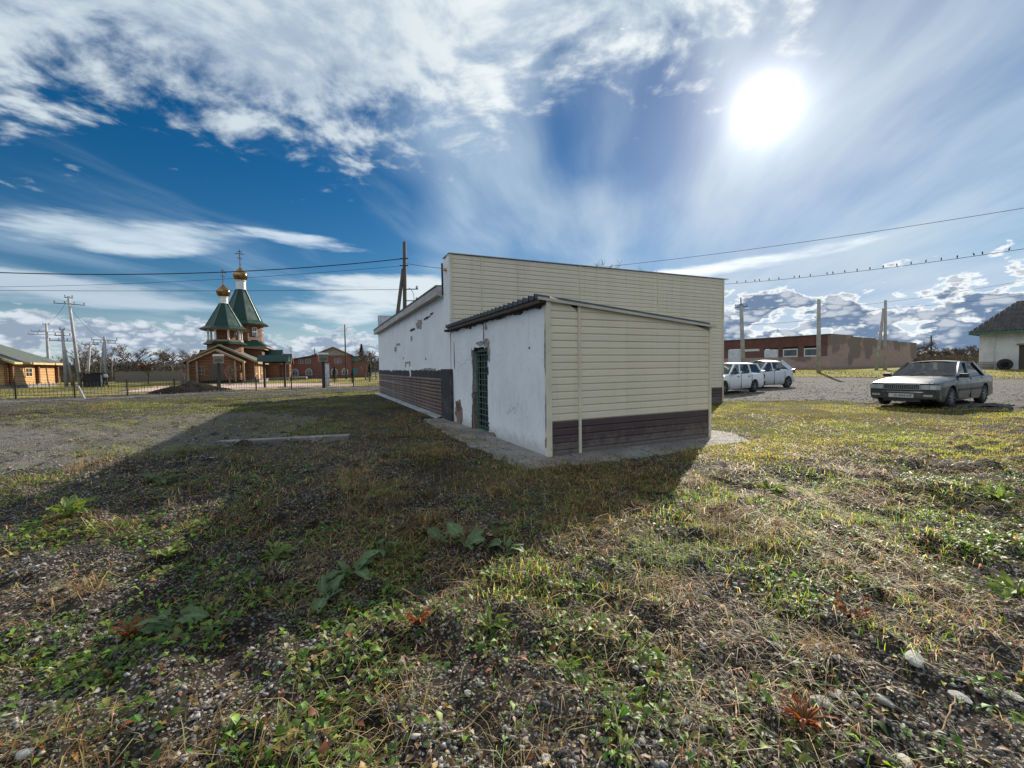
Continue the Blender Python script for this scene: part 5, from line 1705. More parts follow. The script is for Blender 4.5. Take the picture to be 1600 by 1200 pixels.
    m.build('seats', 'seat_cloth', T, bev=0.03)
    MB().prism([(xa - 0.60, 0.55), (xa - 0.05, 0.55), (xa - 0.05, za - 0.03), (xa - 0.50, za + 0.02)], 'y', -hw * 0.82, hw * 0.82).build('dashboard', 'black_plastic', T)
    m = MB(); pts = [(xa - 0.62 + 0.08 * math.sin(t), -0.36 + 0.18 * math.cos(t), 0.90 + 0.17 * math.sin(t)) for t in np.linspace(0, 2 * math.pi, 18)]
    m.tube(pts, 0.014, 6); m.build('steering_wheel', 'black_plastic', T)
    MB().box(-1.2, xa, -hw * 0.8, hw * 0.8, 0.26, 0.28).build('cabin_floor', 'seat_cloth', T)
    return T


def text_mesh(txt, size, name, mat, parent, mw, ext=0.002):
    cu = bpy.data.curves.new(name, 'FONT'); cu.body = txt; cu.size = size; cu.extrude = ext; cu.align_x = 'CENTER'; cu.align_y = 'CENTER'
    to = bpy.data.objects.new(name, cu); COL.objects.link(to)
    bpy.context.view_layer.update()
    me = bpy.data.meshes.new_from_object(to.evaluated_get(bpy.context.evaluated_depsgraph_get()))
    bpy.data.objects.remove(to, do_unlink=True)
    me.materials.clear()
    o = link_mesh(name, me, mat, parent)
    o.matrix_local = mw
    return o


def sedan():
    hv = Vector((-0.885, -0.465)); hv.normalize()
    lf = Vector((-hv.y, hv.x))                                 # car's left
    # the near front wheel touches down at (12.85, 12.25); it is the car's left wheel
    near_front = Vector((12.85, 12.25))
    P = dict(Lf=2.27, Lr=2.34, wb=2.68, Rw=0.305, hw=0.845, paint='paint_silver', group=None, handle='chrome', moulding=True, zr=1.385, tumble=0.73, cpil=0.16,
             xa=0.86, xb=0.10, xc=-1.02, xd=-1.62, spokes=9,
             hwx=[(-2.34, 0.90), (-2.1, 0.97), (-1.4, 1.0), (1.2, 1.0), (1.9, 0.975), (2.2, 0.93), (2.27, 0.90)],
             belt=[(-2.34, 0.86), (-2.2, 0.895), (-1.6, 0.905), (0.86, 0.885), (1.6, 0.82), (2.15, 0.755), (2.27, 0.735)],
             deck=[(-2.34, 0.87), (-2.2, 0.915), (-1.6, 0.935), (0.86, 0.925), (1.5, 0.875), (2.12, 0.785), (2.27, 0.745)],
             low=[(-2.34, 0.36), (-2.1, 0.26), (-1.9, 0.22), (1.8, 0.20), (2.05, 0.22), (2.27, 0.30)],
             doors=[(-1.02, -0.10), (-0.09, 0.92)], bpil=[(-0.10, -0.28)], pillar='paint_silver')
    # find the centre from the wheel position
    off = hv * (P['wb'] / 2) + lf * (P['hw'] - 0.115)
    # which side faces the camera
    if (near_front - lf).length < near_front.length:
        off = hv * (P['wb'] / 2) - lf * (P['hw'] - 0.115)
    c = near_front - off
    T = car('parked_car', 'old silver-grey sedan parked nose-on at the edge of the grass', (c.x, c.y, 0.055), math.atan2(hv.y, hv.x), P)
    x = 2.272
    # bumpers with bright strip
    m = MB()
    for k in range(12):
        pass
    def bumper(name, x0, sgn):
        m = MB(); n = 14; vs = []
        for i in range(n + 1):
            y = -0.80 + 1.60 * i / n
            xx = x0 + sgn * (0.10 - 0.16 * abs(y / 0.80) ** 3.2)
            vs += [(xx - sgn * 0.16, y, 0.27), (xx - sgn * 0.02, y, 0.27), (xx, y, 0.33), (xx, y, 0.50), (xx - sgn * 0.03, y, 0.53), (xx - sgn * 0.16, y, 0.53)]
        fs = []
        for i in range(n):
            for k in range(6):
                a = i * 6 + k; b = i * 6 + (k + 1) % 6
                fs.append((a, b, b + 6, a + 6))
        fs += [tuple(range(6)), tuple(n * 6 + k for k in range(6))[::-1]]
        m.add(vs, fs); b = m.build(name, 'paint_dark', T, smooth=False, bev=0.01)
        c = MB(); vs = []
        for i in range(n + 1):
            y = -0.79 + 1.58 * i / n
            xx = x0 + sgn * (0.106 - 0.16 * abs(y / 0.80) ** 3.2)
            vs += [(xx, y, 0.475), (xx, y, 0.50), (xx - sgn * 0.01, y, 0.50), (xx - sgn * 0.01, y, 0.475)]
        fs = []
        for i in range(n):
            for k in range(4):
                a = i * 4 + k; q = i * 4 + (k + 1) % 4; fs.append((a, q, q + 4, a + 4))
        c.add(vs, fs).build('bright_strip', 'chrome', b)
        return b
    fb = bumper('front_bumper', 2.20, 1); bumper('rear_bumper', -2.27, -1)
    MB().box(2.10, 2.29, -0.42, 0.42, 0.20, 0.27).build('air_dam', 'black_plastic', T)
    # grille, lamps
    g = MB().box(2.262, 2.282, -0.40, 0.40, 0.565, 0.70).build('grille', 'black_plastic', T)
    gb = MB().box(2.281, 2.288, -0.005, 0.005, 0.575, 0.69).mesh('grille_bar'); gb.materials.append(M['chrome'])
    for k in range(17):
        link_mesh('grille_bar', gb, None, g, loc=(0, -0.36 + k * 0.045, 0))
    f = MB(); f.box(2.278, 2.296, -0.42, 0.42, 0.70, 0.722); f.box(2.278, 2.294, -0.42, 0.42, 0.552, 0.566); f.box(2.278, 2.294, -0.42, -0.402, 0.566, 0.70); f.box(2.278, 2.294, 0.402, 0.42, 0.566, 0.70)
    f.build('grille_surround', 'chrome', g)
    for s in (-1, 1):
        MB().box(2.255, 2.292, min(s * 0.43, s * 0.625), max(s * 0.43, s * 0.625), 0.567, 0.70).build('headlight', 'lamp_clear', T)
        MB().prism([(2.255, s * 0.632), (2.290, s * 0.632), (2.282, s * 0.765), (2.13, s * 0.815), (2.12, s * 0.75)], 'z', 0.567, 0.695).build('corner_lamp', 'lamp_clear', T)
        MB().box(2.283, 2.31, min(s * 0.50, s * 0.70), max(s * 0.50, s * 0.70), 0.36, 0.42).build('indicator', 'lamp_clear', T)
        MB().box(-2.37, -2.335, min(s * 0.35, s * 0.72), max(s * 0.35, s * 0.72), 0.62, 0.78).build('tail_lamp', 'lamp_red', T)
    # bonnet shut lines
    for s in (-1, 1):
        MB().bar((2.24, s * 0.60, 0.757), (0.92, s * 0.70, 0.905), 0.010, 0.012).build('bonnet_gap', 'black_plastic', T)
    # number plate
    pl = MB().box(2.302, 2.312, -0.29, 0.29, 0.315, 0.435).build('number_plate', 'plate_white', T, bev=0.004)
    pl.location = (0, 0, 0)
    mw = Matrix.Translation((2.3135, 0.055, 0.372)) @ Matrix.Rotation(math.pi / 2, 4, 'Z') @ Matrix.Rotation(math.pi / 2, 4, 'X')
    text_mesh('К 494 КР', 0.105, 'plate_text', 'plate_ink', pl, mw)
    mw = Matrix.Translation((2.3135, -0.0 + 0.245, 0.385)) @ Matrix.Rotation(math.pi / 2, 4, 'Z') @ Matrix.Rotation(math.pi / 2, 4, 'X')
    b = MB(); b.box(2.3125, 2.314, -0.192, -0.186, 0.32, 0.43)
    for wy in (-1, 1):
        pass
    # wipers
    for y in (-0.35, 0.25):
        MB().bar((0.90, y, 0.935), (0.72, y + 0.42, 1.02), 0.012).build('wiper', 'black_plastic', T)
    return T


sedan()


def wagon():
    hv = Vector((-0.86, -0.51)); hv.normalize(); lf = Vector((-hv.y, hv.x))
    P = dict(Lf=2.05, Lr=2.15, wb=2.46, Rw=0.29, hw=0.82, paint='paint_white', group=None, zr=1.43, tumble=0.74, cpil=0.12,
             xa=0.80, xb=0.20, xc=-1.72, xd=-2.02, spokes=6,
             hwx=[(-2.15, 0.90), (-1.9, 0.98), (1.2, 1.0), (1.8, 0.96), (2.05, 0.88)],
             belt=[(-2.15, 0.86), (-1.9, 0.92), (0.8, 0.90), (1.6, 0.80), (2.05, 0.72)],
             deck=[(-2.15, 0.87), (-1.9, 0.94), (0.8, 0.94), (1.5, 0.86), (2.05, 0.74)],
             low=[(-2.15, 0.34), (-1.9, 0.24), (1.7, 0.22), (2.05, 0.30)],
             doors=[(-0.95, -0.06), (-0.05, 0.86)], bpil=[(-0.06, -0.16), (-0.98, -0.92)], pillar='paint_white')
    near_rear = Vector((11.75, 20.25))
    off = -hv * (P['wb'] / 2) + lf * (P['hw'] - 0.115)
    if (near_rear - lf).length < near_rear.length:
        off = -hv * (P['wb'] / 2) - lf * (P['hw'] - 0.115)
    c = near_rear - off
    T = car('parked_car', 'white estate car half hidden behind the siding wall corner', (c.x, c.y, 0.055), math.atan2(hv.y, hv.x), P)
    MB().box(-2.24, -2.10, -0.76, 0.76, 0.32, 0.56).build('rear_bumper', 'black_plastic', T, bev=0.03)
    MB().box(2.0, 2.12, -0.76, 0.76, 0.28, 0.54).build('front_bumper', 'paint_white', T, bev=0.03)
    for s in (-1, 1):
        MB().box(-2.17, -2.12, min(s * 0.60, s * 0.76), max(s * 0.60, s * 0.76), 0.62, 0.88).build('tail_lamp', 'lamp_red', T)
        MB().box(2.03, 2.07, min(s * 0.42, s * 0.72), max(s * 0.42, s * 0.72), 0.56, 0.68).build('headlight', 'lamp_clear', T)


wagon()


def hatch():
    hv = Vector((-0.90, -0.43)); hv.normalize(); lf = Vector((-hv.y, hv.x))
    P = dict(Lf=1.98, Lr=1.98, wb=2.55, Rw=0.315, hw=0.865, paint='paint_pale', group=None, zr=1.53, tumble=0.66, cpil=0.34, crown=0.10,
             xa=1.22, xb=0.22, xc=-1.12, xd=-1.74, spokes=5, handle='paint_pale', mirror='paint_pale',
             hwx=[(-1.98, 0.78), (-1.85, 0.90), (-1.6, 0.98), (1.0, 1.0), (1.5, 0.95), (1.8, 0.84), (1.98, 0.66)],
             belt=[(-1.98, 0.90), (-1.8, 1.02), (-1.2, 1.02), (1.22, 0.92), (1.7, 0.80), (1.98, 0.66)],
             deck=[(-1.98, 0.91), (-1.8, 1.04), (-1.2, 1.05), (1.22, 0.98), (1.6, 0.90), (1.98, 0.70)],
             low=[(-1.98, 0.40), (-1.75, 0.26), (1.6, 0.22), (1.98, 0.30)],
             doors=[(-0.95, 0.0), (0.01, 0.98)], bpil=[(0.0, -0.10)], pillar='paint_pale')
    near_rear = Vector((15.6, 23.6))
    off = -hv * (P['wb'] / 2) + lf * (P['hw'] - 0.115)
    if (near_rear - lf).length < near_rear.length:
        off = -hv * (P['wb'] / 2) - lf * (P['hw'] - 0.115)
    c = near_rear - off
    T = car('parked_car', 'pale silver hatchback parked behind the white estate car', (c.x, c.y, 0.03), math.atan2(hv.y, hv.x), P)
    MB().box(-2.06, -1.90, -0.74, 0.74, 0.34, 0.62).build('rear_bumper', 'paint_pale', T, bev=0.04)
    MB().box(1.92, 2.04, -0.70, 0.70, 0.28, 0.55).build('front_bumper', 'paint_pale', T, bev=0.04)
    for s in (-1, 1):
        MB().prism([(-2.0, 0.86), (-1.93, 0.84), (-1.86, 1.06), (-1.93, 1.08)], 'y', min(s * 0.60, s * 0.80), max(s * 0.60, s * 0.80)).build('tail_lamp', 'lamp_red', T)
        MB().box(1.90, 1.97, min(s * 0.40, s * 0.70), max(s * 0.40, s * 0.70), 0.62, 0.72).build('headlight', 'lamp_clear', T)


hatch()

# ------------------------------------------------------------------ poles and wires
def pole(name, label, base, top, r0, r1, mat, arms=(), strut=None, group=None, square=False):
    b = Vector(base); t = Vector(top)
    T = thing(name, label, 'pole', tuple(b), 0.0, group)
    sh = MB()
    if square: sh.tube([(0, 0, -0.3), tuple(t - b)], [r0 * 1.2, r1 * 1.2], 4)
    else: sh.tube([(0, 0, -0.3), tuple(t - b)], [r0, r1], 9)
    sh.build('shaft', mat, T, smooth=not square)
    ax = (t - b)
    for (h, L, ang, n) in arms:
        c = ax * h; d = Vector((math.cos(ang), math.sin(ang), 0))
        a = MB().bar(c - d * L / 2, c + d * L / 2, 0.07, 0.07).build('crossarm', 'iron', T)
        for k in range(n):
            s = -L / 2 + 0.08 + (L - 0.16) * k / max(1, n - 1)
            q = c + d * s
            im = MB().lathe([(0.02, 0.03), (0.02, 0.12), (0.065, 0.13), (0.065, 0.19), (0.045, 0.22), (0.055, 0.27), (0.0, 0.30)], 8, tuple(q))
            im.build('insulator', 'porcelain', a)
    if strut:
        s0, s1, sr, sm = strut
        MB().tube([tuple(Vector(s0) - b), tuple(Vector(s1) - b)], [sr, sr * 0.8], 8).build('strut', sm, T, smooth=True)
    return T


def wire(pts, r, label, sag=0.0, n=24, group=None):
    """hanging cable through the given points"""
    P = []
    for a, b in zip(pts[:-1], pts[1:]):
        a, b = Vector(a), Vector(b)
        for i in range(n):
            t = i / n; q = a.lerp(b, t); q.z -= 4 * sag * t * (1 - t); P.append(q)
    P.append(Vector(pts[-1]))
    o = MB().tube(P, r, 5).build('overhead_wire', 'cable', None, smooth=True)
    return tag(o, label, 'wire', group), P


def G(px, py, d):
    p = at(px, py, d); p.z = gz(p.x, p.y); return p


# wooden A-pole behind the hall
pb = Vector((-7.98, 31.0, 0.0)); ptop = at(632, 378, 31.0)
ap = pole('utility_pole', 'dark wooden pole with a slanting strut behind the white hall roof', pb, ptop, 0.17, 0.13, 'pole_wood',
          strut=(at(607, 606, 30.6), at(630, 420, 31.0), 0.16, 'pole_wood'))
for yy, L in ((452, 0.9), (470, 0.9)):
    c = at(634.5, yy, 30.9) - pb
    b = MB().bar(c - Vector((0.05, 0, 0)), c + Vector((L, 0, 0)), 0.06).build('bracket', 'iron', ap)
    MB().lathe([(0.03, 0.02), (0.09, 0.05), (0.09, 0.2), (0.0, 0.28)], 8, tuple(c + Vector((L - 0.1, 0, 0)))).build('insulator', 'porcelain', b)
m = MB(); m.tube([tuple(at(638 + 9 * math.sin(t), 468 - 18 * math.cos(t), 30.8) - pb) for t in np.linspace(0, math.pi, 12)], 0.018, 5); m.build('cable_loop', 'cable', ap)
for yy in (404, 415):
    c = at(632, yy, 30.9) - pb
    MB().bar(c - Vector((0.35, 0, 0)), c + Vector((0.3, 0, 0)), 0.07).build('crossarm', 'iron', ap)

A1 = R(115)
pole('utility_pole', 'tall leaning concrete pole with two crossarms between house and black shed', G(126, 606, 46), at(107, 463, 46), 0.17, 0.11, 'pole_concrete', [(0.985, 0.7, R(50), 2), (0.915, 2.4, R(50), 4)])
pole('utility_pole', 'white pole with slanting leg beside the log house', G(104, 606, 48), at(97, 514, 48), 0.17, 0.12, 'pole_concrete', [(0.985, 0.5, R(50), 2), (0.885, 1.3, R(50), 3), (0.795, 2.2, R(50), 4)],
     strut=(G(114, 604, 48.6), at(100, 541, 48), 0.13, 'pole_concrete'))
pole('utility_pole', 'pole with three crossarms rising behind the log house roof', G(78, 604, 66), at(72, 505, 66), 0.22, 0.15, 'pole_concrete', [(0.98, 0.8, R(50), 2), (0.86, 3.3, R(50), 5), (0.81, 3.9, R(50), 5)])
pole('utility_pole', 'white pole with slanting leg, right of the black shed', G(166, 604, 52), at(163, 526, 52), 0.16, 0.12, 'pole_concrete', [(0.93, 2.4, R(50), 3), (0.87, 2.1, R(50), 4)],
     strut=(G(156, 604, 52.5), at(162, 536, 52), 0.12, 'pole_concrete'))
pole('utility_pole', 'slanting pole behind the black shed', G(135, 604, 54), at(141, 536, 54), 0.16, 0.11, 'pole_concrete', [(0.97, 1.6, R(50), 3)])
pole('utility_pole', 'thin dark mast in front of the red brick house', G(541, 593, 66), at(538.5, 507, 66), 0.14, 0.08, 'pole_wood')
pole('utility_pole', 'pole with small crossarms behind the white estate car', G(1162, 590, 40), at(1158, 478, 40), 0.20, 0.16, 'pole_concrete', [(0.985, 1.1, R(-20), 4)])
pm = MB().tube([tuple(at(1158, 479, 40)), tuple(at(1157.5, 465, 40))], 0.05, 6); o = pm.build('pole_spike', 'iron', bpy.data.objects['utility_pole.007']); o.matrix_parent_inverse = Matrix.Translation(-bpy.data.objects['utility_pole.007'].location)
pole('utility_pole', 'plain concrete pole standing alone before the brick shed', G(1279, 585, 41.5), at(1279.5, 468, 41.5), 0.20, 0.155, 'pole_concrete')
pole('utility_pole', 'concrete pole with a slanting leg at the end of the brick shed', G(1383, 579, 46), at(1383.5, 469, 46), 0.17, 0.13, 'pole_concrete', strut=(G(1369, 580, 46.3), at(1380.5, 482, 46), 0.16, 'pole_concrete'))
pole('utility_pole', 'far small pole with a crossarm among the bushes right', G(1455, 568, 95), at(1455, 524, 95), 0.2, 0.14, 'pole_wood', [(0.93, 1.8, R(-30), 3)])

# wires
wire([at(630.5, 404, 30.9), at(-160, 418, 27)], 0.034, 'thick black cable from the wooden pole across the left sky', 0.75)
wire([at(630.5, 415, 30.9), at(-160, 448, 34)], 0.014, 'thin wire just under the thick cable in the left sky', 0.5)
wire([at(640, 452, 30.9), at(-160, 452, 30)], 0.016, 'lowest thin wire across the left sky in front of the church', 0.12)
wire([at(635, 412, 30.9), Vector((3.2, 15.0, 4.6))], 0.016, 'short service wire from the wooden pole to the hall parapet', 0.15)
wire([at(905, 421, 40), at(1750, 300, 24)], 0.016, 'single long wire climbing to the right under the sun', 0.35)
w, BP = wire([at(1100, 446, 44), at(1720, 370, 26)], 0.018, 'long wire with small birds perched along it on the right', 0.4, n=60)
wire([at(1158, 484, 40), at(1279, 474, 41.4)], 0.014, 'wire between the two right-hand poles before the brick shed', 0.12)
wire([at(1279, 474, 41.4), at(1383, 472, 46), at(1700, 418, 40)], 0.014, 'thin wire from the lone pole past the strutted pole', 0.25)
wire([at(1158, 508, 40), at(1383, 482, 46), at(1700, 445, 40)], 0.014, 'lower thin wire crossing the clouds on the right', 0.3)
wire([at(107, 466, 46), at(72, 506, 66)], 0.014, 'slack wire from the leaning pole to the pole behind the house', 0.5)
wire([at(108, 478, 46), at(163, 530, 52)], 0.014, 'slack wire from the leaning pole towards the black shed', 0.6)

# birds on the wire
def bird_mesh():
    m = MB()
    m.lathe([(0.0, -0.085), (0.028, -0.065), (0.042, -0.02), (0.044, 0.02), (0.034, 0.055), (0.02, 0.075), (0.0, 0.085)], 8)
    m.lathe([(0.0, 0.065), (0.022, 0.075), (0.028, 0.095), (0.022, 0.115), (0.0, 0.123)], 8, (0.015, 0, 0))
    m.bar((0.04, 0, 0.098), (0.07, 0, 0.094), 0.008); m.bar((-0.015, 0, -0.07), (-0.06, 0, -0.16), 0.028, 0.008)
    m.bar((0.01, 0.012, -0.08), (0.01, 0.012, -0.115), 0.005); m.bar((0.01, -0.012, -0.08), (0.01, -0.012, -0.115), 0.005)
    me = m.mesh('bird', True); me.materials.append(M['feather']); return me


bme = bird_mesh()
ORD = ['first', 'second', 'third', 'fourth', 'fifth', 'sixth', 'seventh', 'eighth', 'ninth', 'tenth', 'eleventh', 'twelfth', 'thirteenth', 'fourteenth', 'fifteenth', 'sixteenth', 'seventeenth', 'eighteenth',
       'nineteenth', 'twentieth', 'twenty-first', 'twenty-second', 'twenty-third', 'twenty-fourth', 'twenty-fifth', 'twenty-sixth']
tot = len(BP)
for k in range(26):
    i = int(tot * (0.10 + 0.032 * k + random.uniform(-.007, .007)))
    if i >= tot: break
    q = BP[i]
    o = bpy.data.objects.new('bird', bme); COL.objects.link(o); o.location = (q.x, q.y, q.z + 0.13); o.rotation_euler = (0, R(random.uniform(-12, 12)), random.choice((0, math.pi)) + random.uniform(-.8, .8)); o.scale = (1.0,) * 3
    tag(o, 'small dark bird on the right-hand wire, %s from its left end' % ORD[k], 'bird', 'birds perched on the wire')

# ------------------------------------------------------------------ the walker by the path
def walker():
    p = at(165.5, 606, 42.5); z = gz(p.x, p.y)
    J = dict(pelvis=(0, 0, 0.92), waist=(0.01, 0, 1.06), chest=(0.05, 0, 1.28), neck=(0.09, 0, 1.46), head=(0.13, 0, 1.57), crown=(0.14, 0, 1.70),
             hl=(0, 0.09, 0.90), kl=(0.26, 0.10, 0.52), al=(0.42, 0.10, 0.10), tl=(0.58, 0.10, 0.05),
             hr=(0, -0.09, 0.90), kr=(-0.10, -0.10, 0.50), ar=(-0.46, -0.10, 0.17), tr=(-0.36, -0.10, 0.05),
             sl=(0.05, 0.19, 1.40), el=(-0.14, 0.23, 1.14), wl=(0.02, 0.21, 0.93), ml=(0.09, 0.20, 0.86),
             sr=(0.05, -0.19, 1.40), er=(0.10, -0.24, 1.12), wr=(0.32, -0.18, 1.04), mr=(0.40, -0.17, 1.04))
    E = ['pelvis waist', 'waist chest', 'chest neck', 'neck head', 'head crown', 'pelvis hl', 'hl kl', 'kl al', 'al tl', 'pelvis hr', 'hr kr', 'kr ar', 'ar tr',
         'chest sl', 'sl el', 'el wl', 'wl ml', 'chest sr', 'sr er', 'er wr', 'wr mr']
    Rr = dict(pelvis=.15, waist=.14, chest=.16, neck=.06, head=.095, crown=.07, hl=.10, hr=.10, kl=.07, kr=.07, al=.05, ar=.05, tl=.04, tr=.04, sl=.075, sr=.075, el=.055, er=.055, wl=.042, wr=.042, ml=.035, mr=.035)
    names = list(J); me = bpy.data.meshes.new('walker')
    me.from_pydata([J[n] for n in names], [tuple(names.index(q) for q in e.split()) for e in E], [])
    ob = bpy.data.objects.new('walker', me); COL.objects.link(ob)
    ob.modifiers.new('skin', 'SKIN'); sv = me.skin_vertices[0].data
    for i, n in enumerate(names):
        sv[i].radius = (Rr[n], Rr[n]); sv[i].use_root = (n == 'pelvis')
    ob.modifiers.new('sub', 'SUBSURF').levels = 2; ob.modifiers['sub'].render_levels = 2
    bpy.context.view_layer.update()
    body = bpy.data.meshes.new_from_object(ob.evaluated_get(bpy.context.evaluated_depsgraph_get()))
    bpy.data.objects.remove(ob, do_unlink=True)
    body.materials.clear()
    for nme in ('cloth_dark', 'skin', 'hair'):
        body.materials.append(M[nme])
    for f in body.polygons:
        c = f.center
        f.material_index = 0
        if c.z > 1.50: f.material_index = 1 if (c.x > 0.13 and c.z < 1.64) else 2
        if (c.x > 0.34 and c.y < -0.1 and 0.9 < c.z < 1.15) or (c.z < 0.92 and c.y > 0.17 and c.x > 0.03 and c.z > 0.8): f.material_index = 1
        f.use_smooth = True
    T = thing('person', 'person in dark clothes striding past the black shed with a light bag', 'person', (p.x, p.y, z), R(150))
    link_mesh('body', body, None, T)
    b = bpy.data.objects.new('shoulder_bag', MB().box(-0.16, -0.02, -0.16, 0.16, 1.08, 1.38).mesh('shoulder_bag')); COL.objects.link(b); b.data.materials.append(M['cloth_light']); b.parent = T
    md = b.modifiers.new('bev', 'BEVEL'); md.width = 0.04; md.segments = 3
    return T


walker()

# ------------------------------------------------------------------ trees
def bare_tree(name, label, base, height, seed, spread=0.5, levels=4, kids=4, mat='bark', tw='twig', r0=None, group=None, leaves=0, tint=None, trunk=True, twr=0.012):
    rg = random.Random(seed)
    T = thing(name, label, 'tree', base, 0.0, group)
    tr = MB(); cr = MB(); tips = []
    def grow(p, d, L, r, lev):
        n = 3; pts = [p]; rad = [r]
        q = Vector(p); dd = Vector(d)
        for i in range(n):
            dd = (dd + Vector((rg.uniform(-1, 1), rg.uniform(-1, 1), rg.uniform(-0.35, 0.7))) * 0.18).normalized()
            q = q + dd * (L / n); pts.append(q.copy()); rad.append(max(twr, r * (1 - 0.42 * (i + 1) / n)))
        (tr if lev <= 1 else cr).tube(pts, rad, 6 if lev == 0 else (4 if lev < 3 else 3), cap=False)
        if lev >= levels:
            tips.append(pts[-1]); tips.append(pts[-2]); return
        for k in range(kids + (1 if lev == 0 else 0)):
            t = rg.uniform(0.35, 1.0) if lev else rg.uniform(0.30, 1.0)
            i = min(n - 1, int(t * n)); s = pts[i].lerp(pts[i + 1], t * n - i)
            a = rg.uniform(0, 2 * math.pi)
            side = Vector((math.cos(a), math.sin(a), rg.uniform(0.05, 0.5)))
            nd = (dd * (1 - spread) + side * spread).normalized()
            grow(s, nd, L * rg.uniform(0.50, 0.72), max(twr, r * 0.48), lev + 1)
    grow(Vector((0, 0, -0.1)), Vector((0, 0, 1)), height * 0.50, r0 or height * 0.022, 0)
    tr.build('trunk', mat, T)
    cr.build('crown', tw, T)
    if leaves:
        vs = []; col = []
        for k in range(leaves):
            p = rg.choice(tips) + Vector((rg.gauss(0, 1), rg.gauss(0, 1), rg.gauss(0, 1))) * height * 0.035
            s = height * rg.uniform(0.010, 0.022)
            a = Vector((rg.gauss(0, 1), rg.gauss(0, 1), rg.gauss(0, 1))).normalized(); b = a.cross(Vector((0.3, 0.2, 1))).normalized()
            vs += [p - a * s, p + b * s * 0.7, p + a * s, p - b * s * 0.7]
            c = rg.choice(tint); k2 = rg.uniform(0.7, 1.25); col += [[c[0] * k2, c[1] * k2, c[2] * k2]] * 4
        me = np_mesh('leaves', np.array([tuple(v) for v in vs]), np.arange(len(vs)).reshape(-1, 4), np.array(col))
        o = link_mesh('leaves', me, 'leaf', T); o['kind'] = 'stuff'
    return T


AUT = [(0.12, 0.065, 0.03), (0.15, 0.085, 0.035), (0.09, 0.07, 0.035), (0.08, 0.05, 0.03)]
GRN = [(0.05, 0.075, 0.02), (0.08, 0.09, 0.03), (0.11, 0.09, 0.035)]
LT = [(135, 74, 7.6), (150, 80, 5.6), (176, 70, 7.2), (190, 82, 5.2), (206, 76, 7.4), (222, 84, 5.0), (240, 78, 6.6), (256, 86, 4.6), (272, 76, 6.4), (286, 82, 4.8), (300, 72, 5.8), (120, 84, 8.2)]
left_words = ['leftmost bare tree behind the white poles', 'bare tree just left of the black shed', 'bare tree rising right of the strutted pole', 'taller bare tree behind the board fence, left end',
              'bushy bare tree behind the board fence', 'bare tree left of the rust-coloured tree', 'bare tree behind the rust-coloured tree', 'bare tree right of the rust-coloured tree',
              'bare tree behind the board fence, right end', 'bare tree between the board fence and the church', 'bare tree close to the left corner of the church', 'bare tree behind the log house roof']
for i, ((px, d, h), w) in enumerate(zip(LT, left_words)):
    p = at(px, 596, d)
    bare_tree('bare_tree', w, (p.x, p.y, -0.1), h, 100 + i, 0.55, 4, 4, tw='twig' if i % 3 else 'twig_grey', group='bare trees behind the church fence', leaves=30, tint=AUT, twr=0.024)
p = at(232, 603, 56); bare_tree('rust_tree', 'small rust-leaved tree in front of the grey board fence', (p.x, p.y, -0.05), 3.3, 55, 0.5, 4, 4, leaves=700, tint=[(0.30, 0.075, 0.03), (0.22, 0.06, 0.03), (0.28, 0.13, 0.04)])
p = at(286, 604, 48); bare_tree('sapling', 'thin bare sapling left of the church porch', (p.x, p.y, -0.05), 3.2, 56, 0.4, 3, 4, twr=0.010)
p = at(360, 604, 44); bare_tree('sapling', 'thin reddish sapling before the church door', (p.x, p.y, -0.05), 2.3, 57, 0.4, 3, 4, leaves=120, tint=AUT, twr=0.010)
p = at(571, 596, 58); bare_tree('bare_tree', 'bare tree between the brick house and the hall wall', (p.x, p.y, -0.05), 4.6, 58, 0.5, 4, 4, twr=0.016, leaves=60, tint=AUT)
p = at(588, 596, 60); bare_tree('bare_tree', 'pale bare tree at the far corner of the white hall', (p.x, p.y, -0.05), 4.4, 59, 0.5, 4, 4, tw='twig_grey', twr=0.016)
p = at(1028, 580, 36); bare_tree('bare_tree', 'bare tree top showing above the siding parapet', (p.x, p.y, 0.1), 10.9, 60, 0.45, 5, 4, twr=0.010)
p = at(937, 580, 36); bare_tree('bare_tree', 'small twiggy top just left of the tree above the parapet', (p.x, p.y, 0.1), 10.7, 61, 0.45, 5, 4, twr=0.010)
p = at(1212, 575, 92); bare_tree('bare_tree', 'round bare tree top behind the brick shed roof', (p.x, p.y, 0.4), 8.4, 62, 0.55, 5, 4, twr=0.025)
for i, (px, d, h, w) in enumerate([(1440, 88, 5.2, 'bare bush at the end of the brick shed'), (1456, 96, 6.0, 'bare bush left of the far small pole'), (1472, 90, 5.0, 'bare bush right of the far small pole'),
                                  (1489, 98, 5.6, 'brownish bush midway to the whitewashed house'), (1504, 88, 4.6, 'brownish bush near the whitewashed house'), (1520, 92, 5.0, 'bush touching the whitewashed house corner')]):
    p = at(px, 570, d)
    bare_tree('bare_bush', w, (p.x, p.y, 0.5), h, 140 + i, 0.6, 4, 4, tw='twig', group='bushes beside the brick shed', leaves=50, tint=AUT, twr=0.026)


